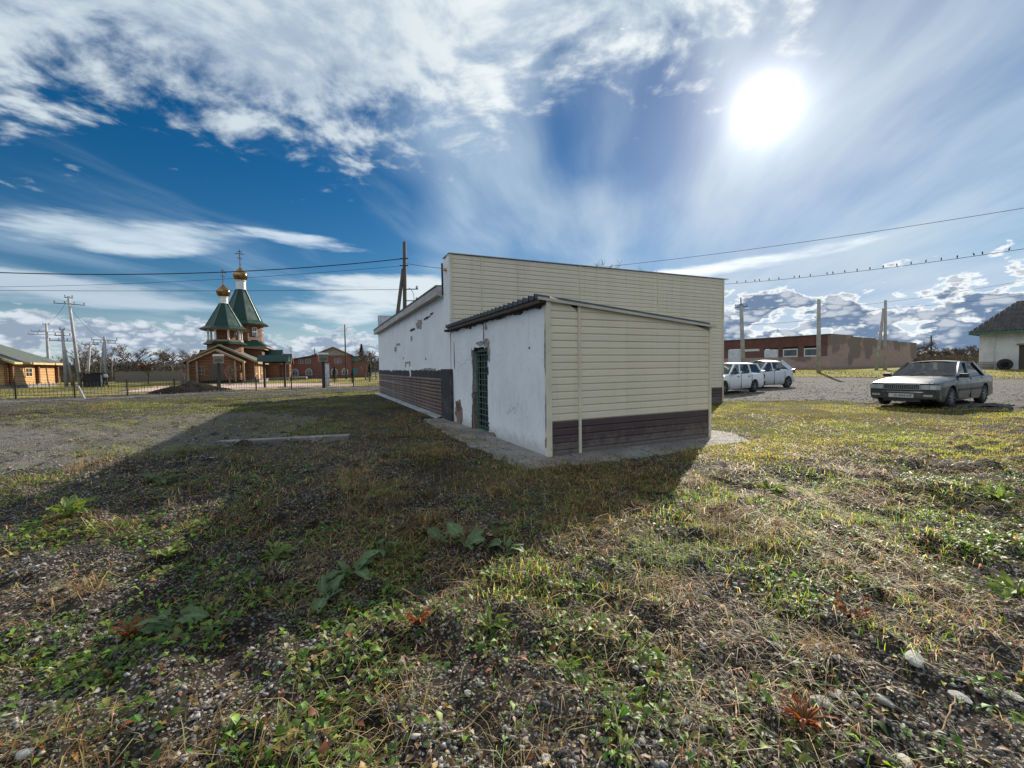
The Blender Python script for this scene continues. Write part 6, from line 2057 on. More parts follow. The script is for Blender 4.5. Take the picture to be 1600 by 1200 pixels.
def conifer(label, px, py, d, h, seed):
    p = at(px, py, d); rg = np.random.default_rng(seed)
    T = thing('conifer', label, 'tree', (p.x, p.y, gz(p.x, p.y)))
    MB().tube([(0, 0, 0), (0, 0, h * 0.95)], [h * 0.03, 0.01], 6).build('trunk', 'bark', T)
    n = 900; t = rg.random(n) ** 0.7; a = rg.random(n) * 6.28; rr = (1 - t) * h * 0.24 * (0.35 + 0.65 * rg.random(n))
    c = np.stack([rr * np.cos(a), rr * np.sin(a), 0.08 * h + t * h * 0.92], 1)
    out = np.stack([np.cos(a), np.sin(a), -0.25 + 0 * a], 1); up = np.stack([-np.sin(a), np.cos(a), 0 * a], 1)
    s = h * (0.02 + 0.03 * rg.random((n, 1)))
    vs = np.stack([c - up * s * 0.5, c + out * s * 1.6, c + up * s * 0.5, c + [0, 0, 1] * s * 0.5], 1).reshape(-1, 3)
    k = (0.6 + 0.7 * rg.random((n, 1))); col = np.repeat(np.array([[0.022, 0.045, 0.022]]) * k, 4, 0)
    o = link_mesh('crown', np_mesh('crown', vs, np.arange(4 * n).reshape(-1, 4), col), 'leaf', T)
    return T


conifer('small dark spruce showing above the green panel', 566, 592, 84, 6.6, 3)
conifer('low dark spruce beside the banner post', 523, 600, 46, 1.9, 4)
conifer('low spruce in front of the brick house wing', 551, 601, 46, 1.5, 5)
conifer('low spruce at the end of the brick house', 578, 600, 50, 2.2, 6)


def leaf_mass(name, label, cat, pts, size, tint, seed, mat='thicket_leaf'):
    rg = np.random.default_rng(seed); n = len(pts)
    a = rg.normal(size=(n, 3)); a /= np.linalg.norm(a, axis=1, keepdims=True)
    b = np.cross(a, rg.normal(size=(n, 3))); b /= np.linalg.norm(b, axis=1, keepdims=True)
    s = size * (0.5 + rg.random((n, 1)))
    vs = np.stack([pts - a * s, pts + b * s * 0.55, pts + a * s, pts - b * s * 0.55], 1).reshape(-1, 3)
    col = np.array(tint)[rg.integers(0, len(tint), n)] * (0.6 + 0.8 * rg.random((n, 1)))
    o = link_mesh(name, np_mesh(name, vs, np.arange(4 * n).reshape(-1, 4), np.repeat(col, 4, 0)), mat)
    return tag(o, label, cat, kind='stuff')


def belt(x0, x1, d0, d1, h, n, seed, base=0.0):
    """points through the volume of a strip of undergrowth seen between two photo columns"""
    rg = np.random.default_rng(seed)
    px = x0 + (x1 - x0) * rg.random(n); d = d0 + (d1 - d0) * rg.random(n)
    xs = (px - 800) / 650.0 * d
    hh = h * (0.35 + 0.65 * fbm(xs * 0.35, d * 0.35, seed, 3) * 1.6)
    z = base + hh * rg.random(n) ** 1.3
    return np.stack([xs, d, z], 1)


leaf_mass('thicket', 'brown tangled undergrowth behind the church fence', 'thicket', belt(95, 330, 70, 95, 2.3, 22000, 1, -0.1), 0.10, [(0.050, 0.040, 0.031), (0.066, 0.052, 0.038), (0.038, 0.033, 0.027), (0.056, 0.055, 0.030)], 2)
leaf_mass('thicket', 'reddish brown undergrowth between the brick shed and whitewashed house', 'thicket', belt(1425, 1535, 80, 100, 2.0, 15000, 3, 0.5), 0.10, [(0.058, 0.042, 0.032), (0.075, 0.052, 0.036), (0.048, 0.040, 0.030), (0.055, 0.05, 0.032)], 4)
leaf_mass('distant_woods', 'dark line of woods along the left horizon', 'woods', belt(-200, 620, 190, 260, 8.5, 14000, 5, -1.0), 0.9, [(0.030, 0.030, 0.026), (0.042, 0.040, 0.034)], 6)
leaf_mass('distant_woods', 'low line of woods along the right horizon', 'woods', belt(1050, 1900, 190, 260, 7.0, 12000, 7, -0.5), 0.9, [(0.040, 0.034, 0.030), (0.06, 0.05, 0.04)], 8)

# ------------------------------------------------------------------ ground cover
def project(x, y, z):
    v = np.stack([x, y, z - CAM_H], -1)
    Fv, Rv, Uv = np.array(_F), np.array(_R), np.array(_U)
    d = v @ Fv
    return 800 + 650 * (v @ Rv) / d, 600 - 650 * (v @ Uv) / d


def scatter(n, rmin, rmax, power, seed, margin=0.24):
    n = int(n * 1.10)
    """points over the visible ground, denser near the viewer"""
    rg = np.random.default_rng(seed)
    u = rg.random(n)
    e = 2 - power
    r = (rmin ** e + u * (rmax ** e - rmin ** e)) ** (1 / e)
    th = (rg.random(n) * 2 - 1) * (R(52) + margin)
    return r * np.sin(th), r * np.cos(th)


def in_building(x, y, pad=0.0):
    du = (x - AX) * 0.9063 + (y - AY) * 0.4226
    dv = -(x - AX) * 0.4226 + (y - AY) * 0.9063
    a = (du > -0.62 - pad) & (du < 4.5 + pad) & (dv > -0.60 - pad) & (dv < 6.2)
    b = (du > -0.28 - pad) & (du < 11.2 + pad) & (dv > 5.3 - pad) & (dv < 20.6 + pad)
    return a | b


def ell(px, py, cx, cy, rx, ry, rot=0.0):
    c, s = math.cos(rot), math.sin(rot)
    a = ((px - cx) * c + (py - cy) * s) / rx; b = (-(px - cx) * s + (py - cy) * c) / ry
    return np.clip(1.35 - np.sqrt(a * a + b * b), 0, 1) / 1.35 * 1.35


def lot_mask(x, y):
    """gravel by the cars, the track by the fence and the bare patch on the left"""
    e = (fbm(x * 0.7, y * 0.7, 71, 3) - 0.5) * 1.6
    front = np.interp(x, [6, 8.6, 11.2, 12.4, 13, 15.5, 24], [17, 15.9, 15.3, 13.6, 12.0, 11.0, 10.5])
    lot = (x > 5) & (y + e * 0.5 > front)
    d = (x - FA.x) * (-FD.y) + (y - FA.y) * FD.x            # distance beyond the fence line
    track = (d + e > -5.2) & (d + e < -1.3) & (x < -6)
    return lot, track


def coverage(x, y, z):
    """how much grass / dry grass / leafy weeds stand at a point, painted after the photograph"""
    px, py = project(x, y, z)
    big = fbm(x * 0.55, y * 0.55, 41, 3); mid = fbm(x * 1.7, y * 1.7, 47, 3); fine = fbm(x * 5.0, y * 5.0, 53, 2)
    lump = np.clip((mid * 0.6 + fine * 0.4 - 0.44) * 6.5, 0, 1)
    lot, track = lot_mask(x, y)
    # short golden lawn on the right, up to the gravel
    lawn = sstep(1.9, 3.4, x - (y - 5.0) * 0.10) * sstep(5.2, 7.0, y + (mid - 0.5) * 2.0)
    # rough grass, right foreground
    rough = np.maximum.reduce([ell(px, py, 1300, 800, 330, 95), ell(px, py, 1480, 830, 260, 150), ell(px, py, 1180, 820, 130, 70), 0.75 * ell(px, py, 1400, 930, 260, 90), 0.55 * ell(px, py, 960, 900, 260, 70)])
    # dry grass in the shade of the annex
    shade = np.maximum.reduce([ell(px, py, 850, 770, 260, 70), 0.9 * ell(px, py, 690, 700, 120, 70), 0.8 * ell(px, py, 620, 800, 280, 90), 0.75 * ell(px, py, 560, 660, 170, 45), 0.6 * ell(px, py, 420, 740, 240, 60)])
    # green weeds: bands on the left and in the lower corners
    weeds = np.maximum.reduce([ell(px, py, 90, 825, 190, 42), 0.9 * ell(px, py, 60, 1120, 200, 130), 0.55 * ell(px, py, 330, 1000, 230, 110), 0.7 * ell(px, py, 560, 900, 260, 80), 0.5 * ell(px, py, 560, 1100, 300, 110),
                               0.5 * ell(px, py, 480, 850, 330, 90), 0.45 * ell(px, py, 900, 1000, 330, 120), 0.8 * ell(px, py, 1450, 850, 240, 150), 0.8 * ell(px, py, 1560, 690, 120, 60), 0.5 * ell(px, py, 250, 650, 220, 26)])
    # grass strips on the left, out to the track
    strip = np.maximum.reduce([0.95 * ell(px, py, 330, 634, 280, 15), 0.95 * ell(px, py, 150, 660, 190, 16), 0.9 * ell(px, py, 520, 612, 110, 11), 0.6 * ell(px, py, 230, 705, 150, 16), 0.5 * ell(px, py, 60, 760, 130, 18), 0.5 * ell(px, py, 430, 665, 190, 22)])
    far = sstep(-2.2, -1.0, (x - FA.x) * (-FD.y) + (y - FA.y) * FD.x) * (x < -8)
    bare = np.where(lot | (track & (strip < 0.3)), 0.0, 1.0)
    return dict(px=px, py=py, big=big, mid=mid, fine=fine, lump=lump, lawn=lawn * bare, rough=rough * bare, shade=shade, weeds=weeds * bare, strip=strip * np.where(lot, 0, 1), far=far, lot=lot, track=track)


PAL = dict(leaf=(0.175, 0.255, 0.042), green=(0.075, 0.150, 0.024), lime=(0.160, 0.215, 0.040), olive=(0.130, 0.135, 0.040), gold=(0.29, 0.205, 0.062), straw=(0.48, 0.36, 0.17), tan=(0.25, 0.165, 0.075), brown=(0.120, 0.075, 0.038), rust=(0.22, 0.085, 0.035), dull=(0.075, 0.085, 0.045))


def pick(rg, n, table):
    names, w = zip(*table); w = np.array(w) / sum(w)
    base = np.array([PAL[k] for k in names])[rg.choice(len(names), n, p=w)]
    return base * (0.65 + 0.7 * rg.random((n, 1))) * (1 + 0.12 * rg.normal(size=(n, 3)))


def make_blades(name, x, y, L, W, lean, col, seed, label, mat='blade', curl=0.5):
    rg = np.random.default_rng(seed); n = len(x)
    z = ground_z(x, y)
    a = rg.random(n) * 2 * math.pi
    d = np.stack([np.cos(a), np.sin(a)], 1)
    s = np.stack([-np.sin(a + rg.normal(size=n) * 0.6), np.cos(a)], 1); s /= np.linalg.norm(s, axis=1, keepdims=True)
    base = np.stack([x, y, z - 0.004], 1)
    h1 = 0.5 * L; out1 = lean * L * 0.30; h2 = L * np.clip(1 - curl * lean, 0.04, 1); out2 = lean * L
    def P(h, o):
        return base + np.concatenate([d * o[:, None], h[:, None]], 1)
    sw = np.concatenate([s * (W / 2)[:, None], np.zeros((n, 1))], 1)
    m = P(np.minimum(h1, h2 + L * 0.12), out1); t = P(h2, out2)
    co = np.stack([base - sw, base + sw, m - sw * 0.8, m + sw * 0.8, t], 1).reshape(-1, 3)
    i = np.arange(n)[:, None] * 5
    f = np.concatenate([i + [0, 1, 3], i + [0, 3, 2], i + [2, 3, 4]], 1).reshape(-1, 3)
    c = np.clip(col, 0.004, 0.8)
    tint = np.stack([c * 0.75, c * 0.75, c, c, c * 1.1], 1).reshape(-1, 3)
    o = link_mesh(name, np_mesh(name, co, f, tint), mat)
    return tag(o, label, 'grass', kind='stuff')


def make_leaves(name, x, y, L, W, up, col, seed, label, h0=0.0):
    """low broad leaves: folded along the midrib, drooping at the tip"""
    rg = np.random.default_rng(seed); n = len(x)
    z = ground_z(x, y)
    a = rg.random(n) * 2 * math.pi; d = np.stack([np.cos(a), np.sin(a)], 1); s = np.stack([-np.sin(a), np.cos(a)], 1)
    base = np.stack([x, y, z + h0], 1)
    el = up[:, None]
    def P(o, h, w=None):
        q = base + np.concatenate([d * (o * L)[:, None], (h * L)[:, None]], 1)
        return q
    roll = rg.normal(size=n) * 0.35
    sw = np.concatenate([s * (W / 2)[:, None], (roll * W / 2)[:, None]], 1)
    b = P(np.full(n, 0.0), np.full(n, 0.02)); m = P(np.full(n, 0.48), up * 0.62); t = P(np.full(n, 0.98), up * 0.55)
    f = np.array([0, 0, 1.0]) * (W * 0.16)[:, None]
    co = np.stack([b, m - sw + f, m - f * 0.2, m + sw + f, t], 1).reshape(-1, 3)
    i = np.arange(n)[:, None] * 5
    fa = np.concatenate([i + [0, 2, 1], i + [0, 3, 2], i + [1, 2, 4], i + [2, 3, 4]], 1).reshape(-1, 3)
    c = np.clip(col, 0.004, 0.8)
    tint = np.stack([c * 0.8, c, c * 1.1, c, c * 0.95], 1).reshape(-1, 3)
    o = link_mesh(name, np_mesh(name, co, fa, tint), 'leaf')
    return tag(o, label, 'weeds', kind='stuff')


def ground_cover():
    rg = np.random.default_rng(77)
    # ---- standing grass
    x, y = scatter(640000, 1.4, 30.0, 1.35, 1)
    ok = ~in_building(x, y); x, y = x[ok], y[ok]
    z = ground_z(x, y); C = coverage(x, y, z); n = len(x); r = np.hypot(x, y)
    lump = C['lump']
    pl = C['lawn'] * (0.60 + 0.40 * lump)
    pr = C['rough'] * lump * 0.62
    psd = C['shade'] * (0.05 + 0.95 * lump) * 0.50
    pst = C['strip'] * (0.35 + 0.65 * lump)
    pfar = C['far'] * 0.9
    pw = C['weeds'] * lump * 0.30
    base = 0.07 * lump * ~(C['lot'] | C['track'])
    tot = np.maximum.reduce([pl, pr, psd, pst, pfar, pw, base])
    keep = rg.random(n) < np.clip(tot * 1.15, 0, 1) * np.clip(0.6 + r * 0.035, 0, 1)
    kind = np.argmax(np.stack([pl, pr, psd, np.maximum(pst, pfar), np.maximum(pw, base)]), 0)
    x, y, r, kind = x[keep], y[keep], r[keep], kind[keep]; big = C['big'][keep]; mid = C['mid'][keep]; n = len(x)
    col = np.zeros((n, 3)); L = np.zeros(n); lean = np.zeros(n)
    tables = [[('gold', 3.0), ('straw', 0.6), ('lime', 2.2), ('olive', 3.0), ('tan', 1.4)], [('green', 2.6), ('lime', 2.6), ('leaf', 1.4), ('straw', 1.4), ('gold', 1.2), ('brown', 0.8)],
              [('tan', 1.6), ('brown', 3.2), ('straw', 0.6), ('dull', 2.2), ('green', 1.6), ('rust', 0.3)], [('lime', 1.4), ('olive', 2.8), ('gold', 1.4), ('green', 1.8), ('tan', 0.6)], [('green', 2.0), ('dull', 1.4), ('olive', 1.6), ('straw', 1.1), ('tan', 1.0)]]  # shade-zone grass: dead brown weeds, toned darker to deepen the annex shadow
    lens = [(0.035, 0.065), (0.05, 0.11), (0.05, 0.13), (0.05, 0.10), (0.03, 0.08)]
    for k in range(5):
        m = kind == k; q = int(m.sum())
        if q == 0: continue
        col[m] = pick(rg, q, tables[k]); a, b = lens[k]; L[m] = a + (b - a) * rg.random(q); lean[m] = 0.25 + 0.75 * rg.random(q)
    # far off the blades run together into one tone
    far_k = sstep(5.0, 12.0, r)[:, None] * 0.65
    for k in range(5):
        m = kind == k
        if m.any(): col[m] = col[m] * (1 - far_k[m]) + col[m].mean(0) * far_k[m] * (0.75 + 0.5 * rg.random((int(m.sum()), 1)))
    # greener and drier drifts across the lawn
    g = sstep(0.52, 0.66, big)[:, None] * (kind == 0)[:, None]
    col = col * (1 - 0.45 * g) + np.array(PAL['lime']) * 0.45 * g
    L *= 0.75 + 0.6 * mid
    col[kind == 0] *= np.array([1.32, 1.36, 1.0])
    col[kind == 1] *= 1.2
    L *= 1 - 0.25 * sstep(8, 14, r)
    col *= (0.62 + 0.76 * sstep(0.36, 0.64, fbm(x * 0.9, y * 0.9, 83, 3)))[:, None]
    W = (0.0034 + 0.0006 * r) * (0.7 + 0.6 * rg.random(n))
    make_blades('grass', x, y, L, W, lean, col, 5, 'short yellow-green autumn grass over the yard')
    # ---- rough grass on the bank behind the gravel and on the church ground
    nb = 70000; dd = 28 + 36 * rg.random(nb); az = np.where(rg.random(nb) < 0.6, R(8) + R(50) * rg.random(nb), -R(12) - R(46) * rg.random(nb)); xb_, yb_ = dd * np.sin(az), dd * np.cos(az)
    edge = np.interp(xb_, [2, 9, 26, 32.5, 43.5, 60], [38, 37.4, 35.0, 31, 26.6, 19]); fd = (xb_ - FA.x) * (-FD.y) + (yb_ - FA.y) * FD.x
    court = (xb_ > -36) & (xb_ < -14) & (fd > 1.5) & (fd < 14)
    kb = np.where(xb_ > 0, yb_ > edge + (fbm(xb_ * 0.6, yb_ * 0.6, 5, 2) - 0.5) * 3, (fd > 0.4) & ~court) & ~in_building(xb_, yb_, 0.5); xb_, yb_ = xb_[kb], yb_[kb]; nb = len(xb_)
    cb_ = pick(rg, nb, [('gold', 2.4), ('olive', 3.0), ('lime', 2.4), ('tan', 1.6), ('green', 1.0)]) * (0.5 + 0.9 * sstep(0.35, 0.65, fbm(xb_ * 0.35, yb_ * 0.35, 15, 3)))[:, None]
    make_blades('bank_grass', xb_, yb_, (0.07 + 0.16 * rg.random(nb) ** 2), 0.02 + 0.03 * rg.random(nb), 0.3 + 0.8 * rg.random(nb), cb_, 9, 'rough yellow-green grass beyond the gravel and the fence')
    # ---- flattened straw and dead stems
    x, y = scatter(190000, 1.3, 14.0, 1.3, 2); ok = ~in_building(x, y, -0.3); x, y = x[ok], y[ok]
    z = ground_z(x, y); C = coverage(x, y, z); n = len(x); r = np.hypot(x, y)
    p = np.clip(0.16 + 0.75 * C['shade'] + 0.95 * C['rough'] + 0.25 * C['weeds'] + 0.12 * C['lawn'], 0, 1) * (0.08 + 0.92 * sstep(0.43, 0.62, fbm(x * 1.3, y * 1.3, 91, 3))) * ~(C['lot'])
    keep = rg.random(n) < p; x, y, r = x[keep], y[keep], r[keep]; n = len(x)
    # tangled heaps of dead stalks
    hx, hy = scatter(150, 1.8, 7.5, 1.2, 12); hz = ground_z(hx, hy); HC = coverage(hx, hy, hz)
    hk = (rg.random(len(hx)) < np.clip(0.10 + 0.8 * HC['rough'] + 0.45 * HC['shade'] - 0.6 * HC['lawn'], 0, 1)) & ~in_building(hx, hy, 0.1); hx, hy = hx[hk], hy[hk]
    rep_ = rg.integers(60, 200, len(hx)); cx_ = np.repeat(hx, rep_); cy_ = np.repeat(hy, rep_); sz = np.repeat(0.06 + 0.12 * rg.random(len(hx)), rep_)
    x = np.concatenate([x, cx_ + rg.normal(size=len(cx_)) * sz * 1.3]); y = np.concatenate([y, cy_ + rg.normal(size=len(cy_)) * sz]); r = np.hypot(x, y); n = len(x)
    L = 0.08 + 0.22 * rg.random(n) ** 2; L[-len(cx_):] += 0.06; W = (0.0026 + 0.0005 * r) * (0.7 + 0.6 * rg.random(n))
    make_blades('straw', x, y, L, W, np.where(np.arange(n) < n - len(cx_), 0.9, 0.68 + 0.4 * rg.random(n)) + 0.25 * rg.random(n), pick(rg, n, [('straw', 3), ('tan', 1.8), ('brown', 2.2)]), 6, 'flattened dry straw scattered over the soil', curl=0.86)
    # ---- broad low weeds
    x, y = scatter(260000, 1.3, 13.0, 1.35, 3); ok = ~in_building(x, y); x, y = x[ok], y[ok]
    z = ground_z(x, y); C = coverage(x, y, z); n = len(x); r = np.hypot(x, y)
    patch = sstep(0.48, 0.60, fbm(x * 2.0, y * 2.0, 33, 2))
    p = np.clip(C['weeds'] * 0.66 * (0.12 + 0.88 * patch) + 0.20 * C['rough'] * patch + 0.10 * C['shade'] * patch + 0.09 * patch, 0, 1) * ~C['lot'] * (1 - 0.8 * C['lawn']) * np.where(C['track'], 0.2, 1)
    keep = rg.random(n) < p; x, y, r = x[keep], y[keep], r[keep]; n = len(x)
    L = (0.022 + 0.050 * rg.random(n) ** 1.6); W = L * (0.34 + 0.25 * rg.random(n))
    make_leaves('weeds', x, y, L, W, 0.25 + 0.7 * rg.random(n), pick(rg, n, [('green', 3.4), ('leaf', 3.4), ('olive', 1.2), ('dull', 0.8), ('gold', 0.4), ('rust', 0.2)]), 7, 'small leafy green weeds creeping over the soil', 0.006)
    # ---- dead leaves lying about
    x, y = scatter(60000, 1.3, 10.0, 1.3, 4); ok = ~in_building(x, y, -0.4); x, y = x[ok], y[ok]
    z = ground_z(x, y); C = coverage(x, y, z); keep = rg.random(len(x)) < np.clip(0.22 + 0.5 * C['shade'] + 0.3 * C['rough'], 0, 1) * (0.25 + 0.75 * sstep(0.44, 0.6, fbm(x * 1.9, y * 1.9, 97, 2))) * ~C['lot']; x, y = x[keep], y[keep]; n = len(x)
    L = 0.018 + 0.035 * rg.random(n); make_leaves('leaf_litter', x, y, L, L * 0.55, 0.15 + 0.35 * rg.random(n), pick(rg, n, [('brown', 3), ('tan', 2), ('rust', 1), ('straw', 0.8)]), 8, 'dead brown leaves and crumbs strewn over the soil', 0.004)
    # ---- gravel and crumbs of stone
    oct_v = np.array([(1, 0, 0), (-1, 0, 0), (0, 1, 0), (0, -1, 0), (0, 0, 1), (0, 0, -1)], float)
    oct_f = np.array([(0, 2, 4), (2, 1, 4), (1, 3, 4), (3, 0, 4), (2, 0, 5), (1, 2, 5), (3, 1, 5), (0, 3, 5)])
    x, y = scatter(150000, 1.3, 12.0, 1.2, 5); ok = ~in_building(x, y, -0.5); x, y = x[ok], y[ok]
    z = ground_z(x, y); C = coverage(x, y, z); r = np.hypot(x, y)
    gmask = sstep(0.45, 0.62, fbm(x * 0.9, y * 0.9, 61, 3))
    leftg = sstep(-1.5, -5.0, x) * sstep(3.5, 6.0, y)
    p = np.clip((0.10 + 0.75 * gmask) * (1 - 0.8 * np.clip(C['lawn'] + C['shade'] + C['rough'] * 0.6, 0, 1)) + 0.5 * leftg, 0, 1) * 0.62
    keep = rg.random(len(x)) < p; x, y, z, r = x[keep], y[keep], z[keep], r[keep]; n = len(x)
    s = (0.0040 + 0.015 * rg.random(n) ** 3.4) * (1 + 0.03 * r)
    v = oct_v[None] * (0.6 + 0.8 * rg.random((n, 6, 1))) + rg.normal(size=(n, 6, 3)) * 0.18
    v = v * s[:, None, None] * np.stack([0.8 + 0.6 * rg.random(n), 0.8 + 0.6 * rg.random(n), 0.45 + 0.4 * rg.random(n)], 1)[:, None, :]
    a = rg.random(n) * 6.28; ca, sa = np.cos(a)[:, None], np.sin(a)[:, None]
    vx = v[..., 0] * ca - v[..., 1] * sa; vy = v[..., 0] * sa + v[..., 1] * ca
    co = np.stack([vx + x[:, None], vy + y[:, None], v[..., 2] + (z + s * 0.22)[:, None]], -1).reshape(-1, 3)
    f = (np.arange(n)[:, None, None] * 6 + oct_f[None]).reshape(-1, 3)
    g = 0.06 + 0.34 * rg.random((n, 1)) ** 2.6; c = g * np.array([1.0, 0.95, 0.88]) * (1 + 0.06 * rg.normal(size=(n, 3)))
    xl, yl = scatter(90000, 11.0, 38.0, 1.2, 6); Cl = coverage(xl, yl, ground_z(xl, yl, False))
    k2 = (Cl['lot'] | Cl['track']) & ~in_building(xl, yl, 0.2) & (rg.random(len(xl)) < 0.28 + 0.5 * sstep(0.4, 0.62, fbm(xl * 0.5, yl * 0.5, 67, 3))); xl, yl = xl[k2], yl[k2]; nl = len(xl); zl = ground_z(xl, yl)
    sl = (0.010 + 0.03 * rg.random(nl) ** 3); vl = (oct_v[None] * (0.6 + 0.8 * rg.random((nl, 6, 1))) + rg.normal(size=(nl, 6, 3)) * 0.18) * sl[:, None, None] * np.array([1.1, 1.1, 0.6])
    col_ = np.stack([xl, yl, zl + 0.012 + sl * 0.15], 1)[:, None, :] + vl
    f = np.concatenate([f, (np.arange(nl)[:, None, None] * 6 + oct_f[None]).reshape(-1, 3) + len(co)]); co = np.concatenate([co, col_.reshape(-1, 3)])
    c = np.concatenate([c, (0.08 + 0.30 * rg.random((nl, 1)) ** 1.6) * np.array([1.0, 0.96, 0.90])])
    o = link_mesh('gravel', np_mesh('gravel', co, f, np.repeat(np.clip(c, 0.03, 0.7), 6, 0)), 'stone'); tag(o, 'grey gravel and stone crumbs in the dark soil', 'gravel', kind='stuff')


ground_cover()


# ------------------------------------------------------------------ single plants, stones and sticks one can point at
def P0(px, py):
    """ground point under a photograph pixel"""
    d = _R * ((px - 800) / 650.0) - _U * ((py - 600) / 650.0) + _F
    z = -0.1
    for _ in range(6):
        t = (z - CAM_H) / d.z; x, y = d.x * t, d.y * t; z = gz(x, y)
    return Vector((x, y, z))


LEAF_TINT = dict(burdock_leaf=(0.110, 0.170, 0.075), dock_leaf=(0.150, 0.205, 0.050), rust_leaf=(0.22, 0.075, 0.028))


def big_leaf(L, W, rg, heart=True, tint=(0.1, 0.15, 0.05)):
    """one ragged, wavy leaf with a pale midrib and side veins, bitten here and there"""
    nu, nv = 12, 8
    cup = rg.uniform(0.10, 0.26); droop = rg.uniform(0.25, 0.65); wave = rg.uniform(0.03, 0.09); ph = rg.uniform(0, 6)
    vs = []; col = []; fs = []
    tone = rg.uniform(0.75, 1.2); sick = rg.uniform(0.0, 0.35)
    for i in range(nu + 1):
        t = i / nu
        w = (math.sin(math.pi * min(1, t * 0.95 + 0.08)) ** 0.6) if heart else math.sin(math.pi * (0.06 + 0.94 * t)) ** 0.8
        w = w * (1 - 0.35 * t) * W * 1.15
        if i == nu: w = 0.004
        for j in range(nv + 1):
            s = j / nv * 2 - 1
            back = -0.16 * L * abs(s) ** 1.6 * (1 - t) ** 3 if heart else 0
            edge = 1 + abs(s) ** 3 * (0.14 * math.sin(19 * t + ph) + 0.10 * math.sin(37 * t - ph) + rg.uniform(-.05, .05))
            z = L * (0.42 * t - droop * t * t) + cup * abs(s) * w * 0.6 + wave * L * math.sin(8 * t + 4 * s + ph) * abs(s) + rg.uniform(-.012, .012) * L
            vs.append((t * L + back - 0.10 * L * abs(s) * (1 - t), s * w / 2 * edge, z))
            k = tone * (1.55 if j == nv // 2 else (1.18 if (i + j) % 3 == 0 else 0.92)) * rg.uniform(0.88, 1.12)
            e = sick * abs(s) ** 2
            col.append([tint[0] * k * (1 + 0.9 * e), tint[1] * k * (1 - 0.25 * e), tint[2] * k * (1 - 0.4 * e)])
    for i in range(nu):
        for j in range(nv):
            if L > 0.07 and rg.random() < 0.035 and 2 < i < nu - 1:
                continue
            a = i * (nv + 1) + j; fs.append((a, a + 1, a + nv + 2, a + nv + 1))
    return np_mesh('leaf', np.array(vs), np.array(fs), np.array(col), smooth=True)


def leafy_plant(name, label, px, py, n, L, W, mat, seed, heart=True, stalk=0.10, group=None):
    rg = random.Random(seed); p = P0(px, py)
    T = thing(name, label, 'plant', tuple(p), rg.uniform(0, 6), group)
    for k in range(n):
        l = L * rg.uniform(0.55, 1.15); a = rg.uniform(0, 2 * math.pi); st = stalk * rg.uniform(0.3, 1.5)
        tilt = rg.uniform(-0.1, 1.1)
        o = link_mesh('leaf', big_leaf(l, W * l / L * rg.uniform(0.8, 1.15), rg, heart, LEAF_TINT[mat]), 'veined_leaf', T)
        q = Vector((math.cos(a), math.sin(a), 0)) * st * 0.7
        o.location = (q.x, q.y, st * 0.8); o.rotation_euler = (rg.uniform(-.6, .6), -tilt + 0.35, a)
        MB().tube([(0, 0, -0.02), (q.x * 0.5, q.y * 0.5, st * 0.55), (q.x, q.y, st * 0.8)], [0.006, 0.005, 0.0035], 6).build('stalk', mat, T, smooth=True)
    return T


leafy_plant('burdock', 'largest burdock with upright grey-green leaves in the middle of the shade', 548, 905, 7, 0.187, 0.137, 'burdock_leaf', 1, stalk=0.14)
leafy_plant('burdock', 'burdock with long pale leaves just below the largest one', 506, 945, 6, 0.144, 0.086, 'burdock_leaf', 2, stalk=0.08)
leafy_plant('burdock', 'low burdock with two broad leaves at the lower left shade edge', 268, 985, 6, 0.144, 0.108, 'burdock_leaf', 3, stalk=0.09)
leafy_plant('dock_plant', 'bright sunlit dock rosette right of the shade edge', 766, 985, 13, 0.122, 0.041, 'dock_leaf', 4, False, 0.05)
leafy_plant('burdock', 'burdock below the annex wall at the upper right of the shade', 728, 862, 6, 0.158, 0.115, 'burdock_leaf', 5, stalk=0.10)
leafy_plant('burdock', 'small burdock left of the upper one near the shade middle', 692, 868, 5, 0.130, 0.086, 'burdock_leaf', 6, stalk=0.07)
leafy_plant('burdock', 'small burdock farthest right in the shaded weeds', 792, 868, 5, 0.122, 0.086, 'burdock_leaf', 7, stalk=0.07)
leafy_plant('burdock', 'thin-leaved burdock above the largest one', 592, 868, 5, 0.122, 0.058, 'burdock_leaf', 8, stalk=0.09)
leafy_plant('burdock', 'lone pale burdock high in the shade towards the kerb', 254, 756, 6, 0.173, 0.108, 'burdock_leaf', 9, stalk=0.07)
leafy_plant('dock_plant', 'low green dock clump at the left end of the weed band', 108, 808, 15, 0.216, 0.090, 'dock_leaf', 10, False, 0.10)
leafy_plant('dock_plant', 'broad yellow-green clump beside the annex shadow tip', 1205, 770, 20, 0.187, 0.053, 'dock_leaf', 11, False, 0.08)
leafy_plant('dock_plant', 'green clump at the right edge below the car', 1562, 780, 20, 0.187, 0.060, 'dock_leaf', 12, False, 0.08)
leafy_plant('dock_plant', 'bright green clump at the right frame edge', 1590, 930, 18, 0.158, 0.053, 'dock_leaf', 13, False, 0.08)
leafy_plant('dock_plant', 'small green rosette at the bottom centre-right', 975, 1180, 11, 0.065, 0.026, 'dock_leaf', 14, False, 0.03)
leafy_plant('dock_plant', 'light green rosette on the stony soil right of centre', 958, 1135, 13, 0.058, 0.022, 'dock_leaf', 15, False, 0.03)
leafy_plant('rust_plant', 'rust-red leafy plant low at the bottom right', 1255, 1135, 35, 0.053, 0.024, 'rust_leaf', 16, False, 0.08)
leafy_plant('rust_plant', 'reddish plant in the rough grass right of centre', 1330, 968, 30, 0.058, 0.024, 'rust_leaf', 17, False, 0.09)
leafy_plant('rust_plant', 'dark red plant left of the dock rosette', 655, 1000, 26, 0.043, 0.022, 'rust_leaf', 18, False, 0.06)
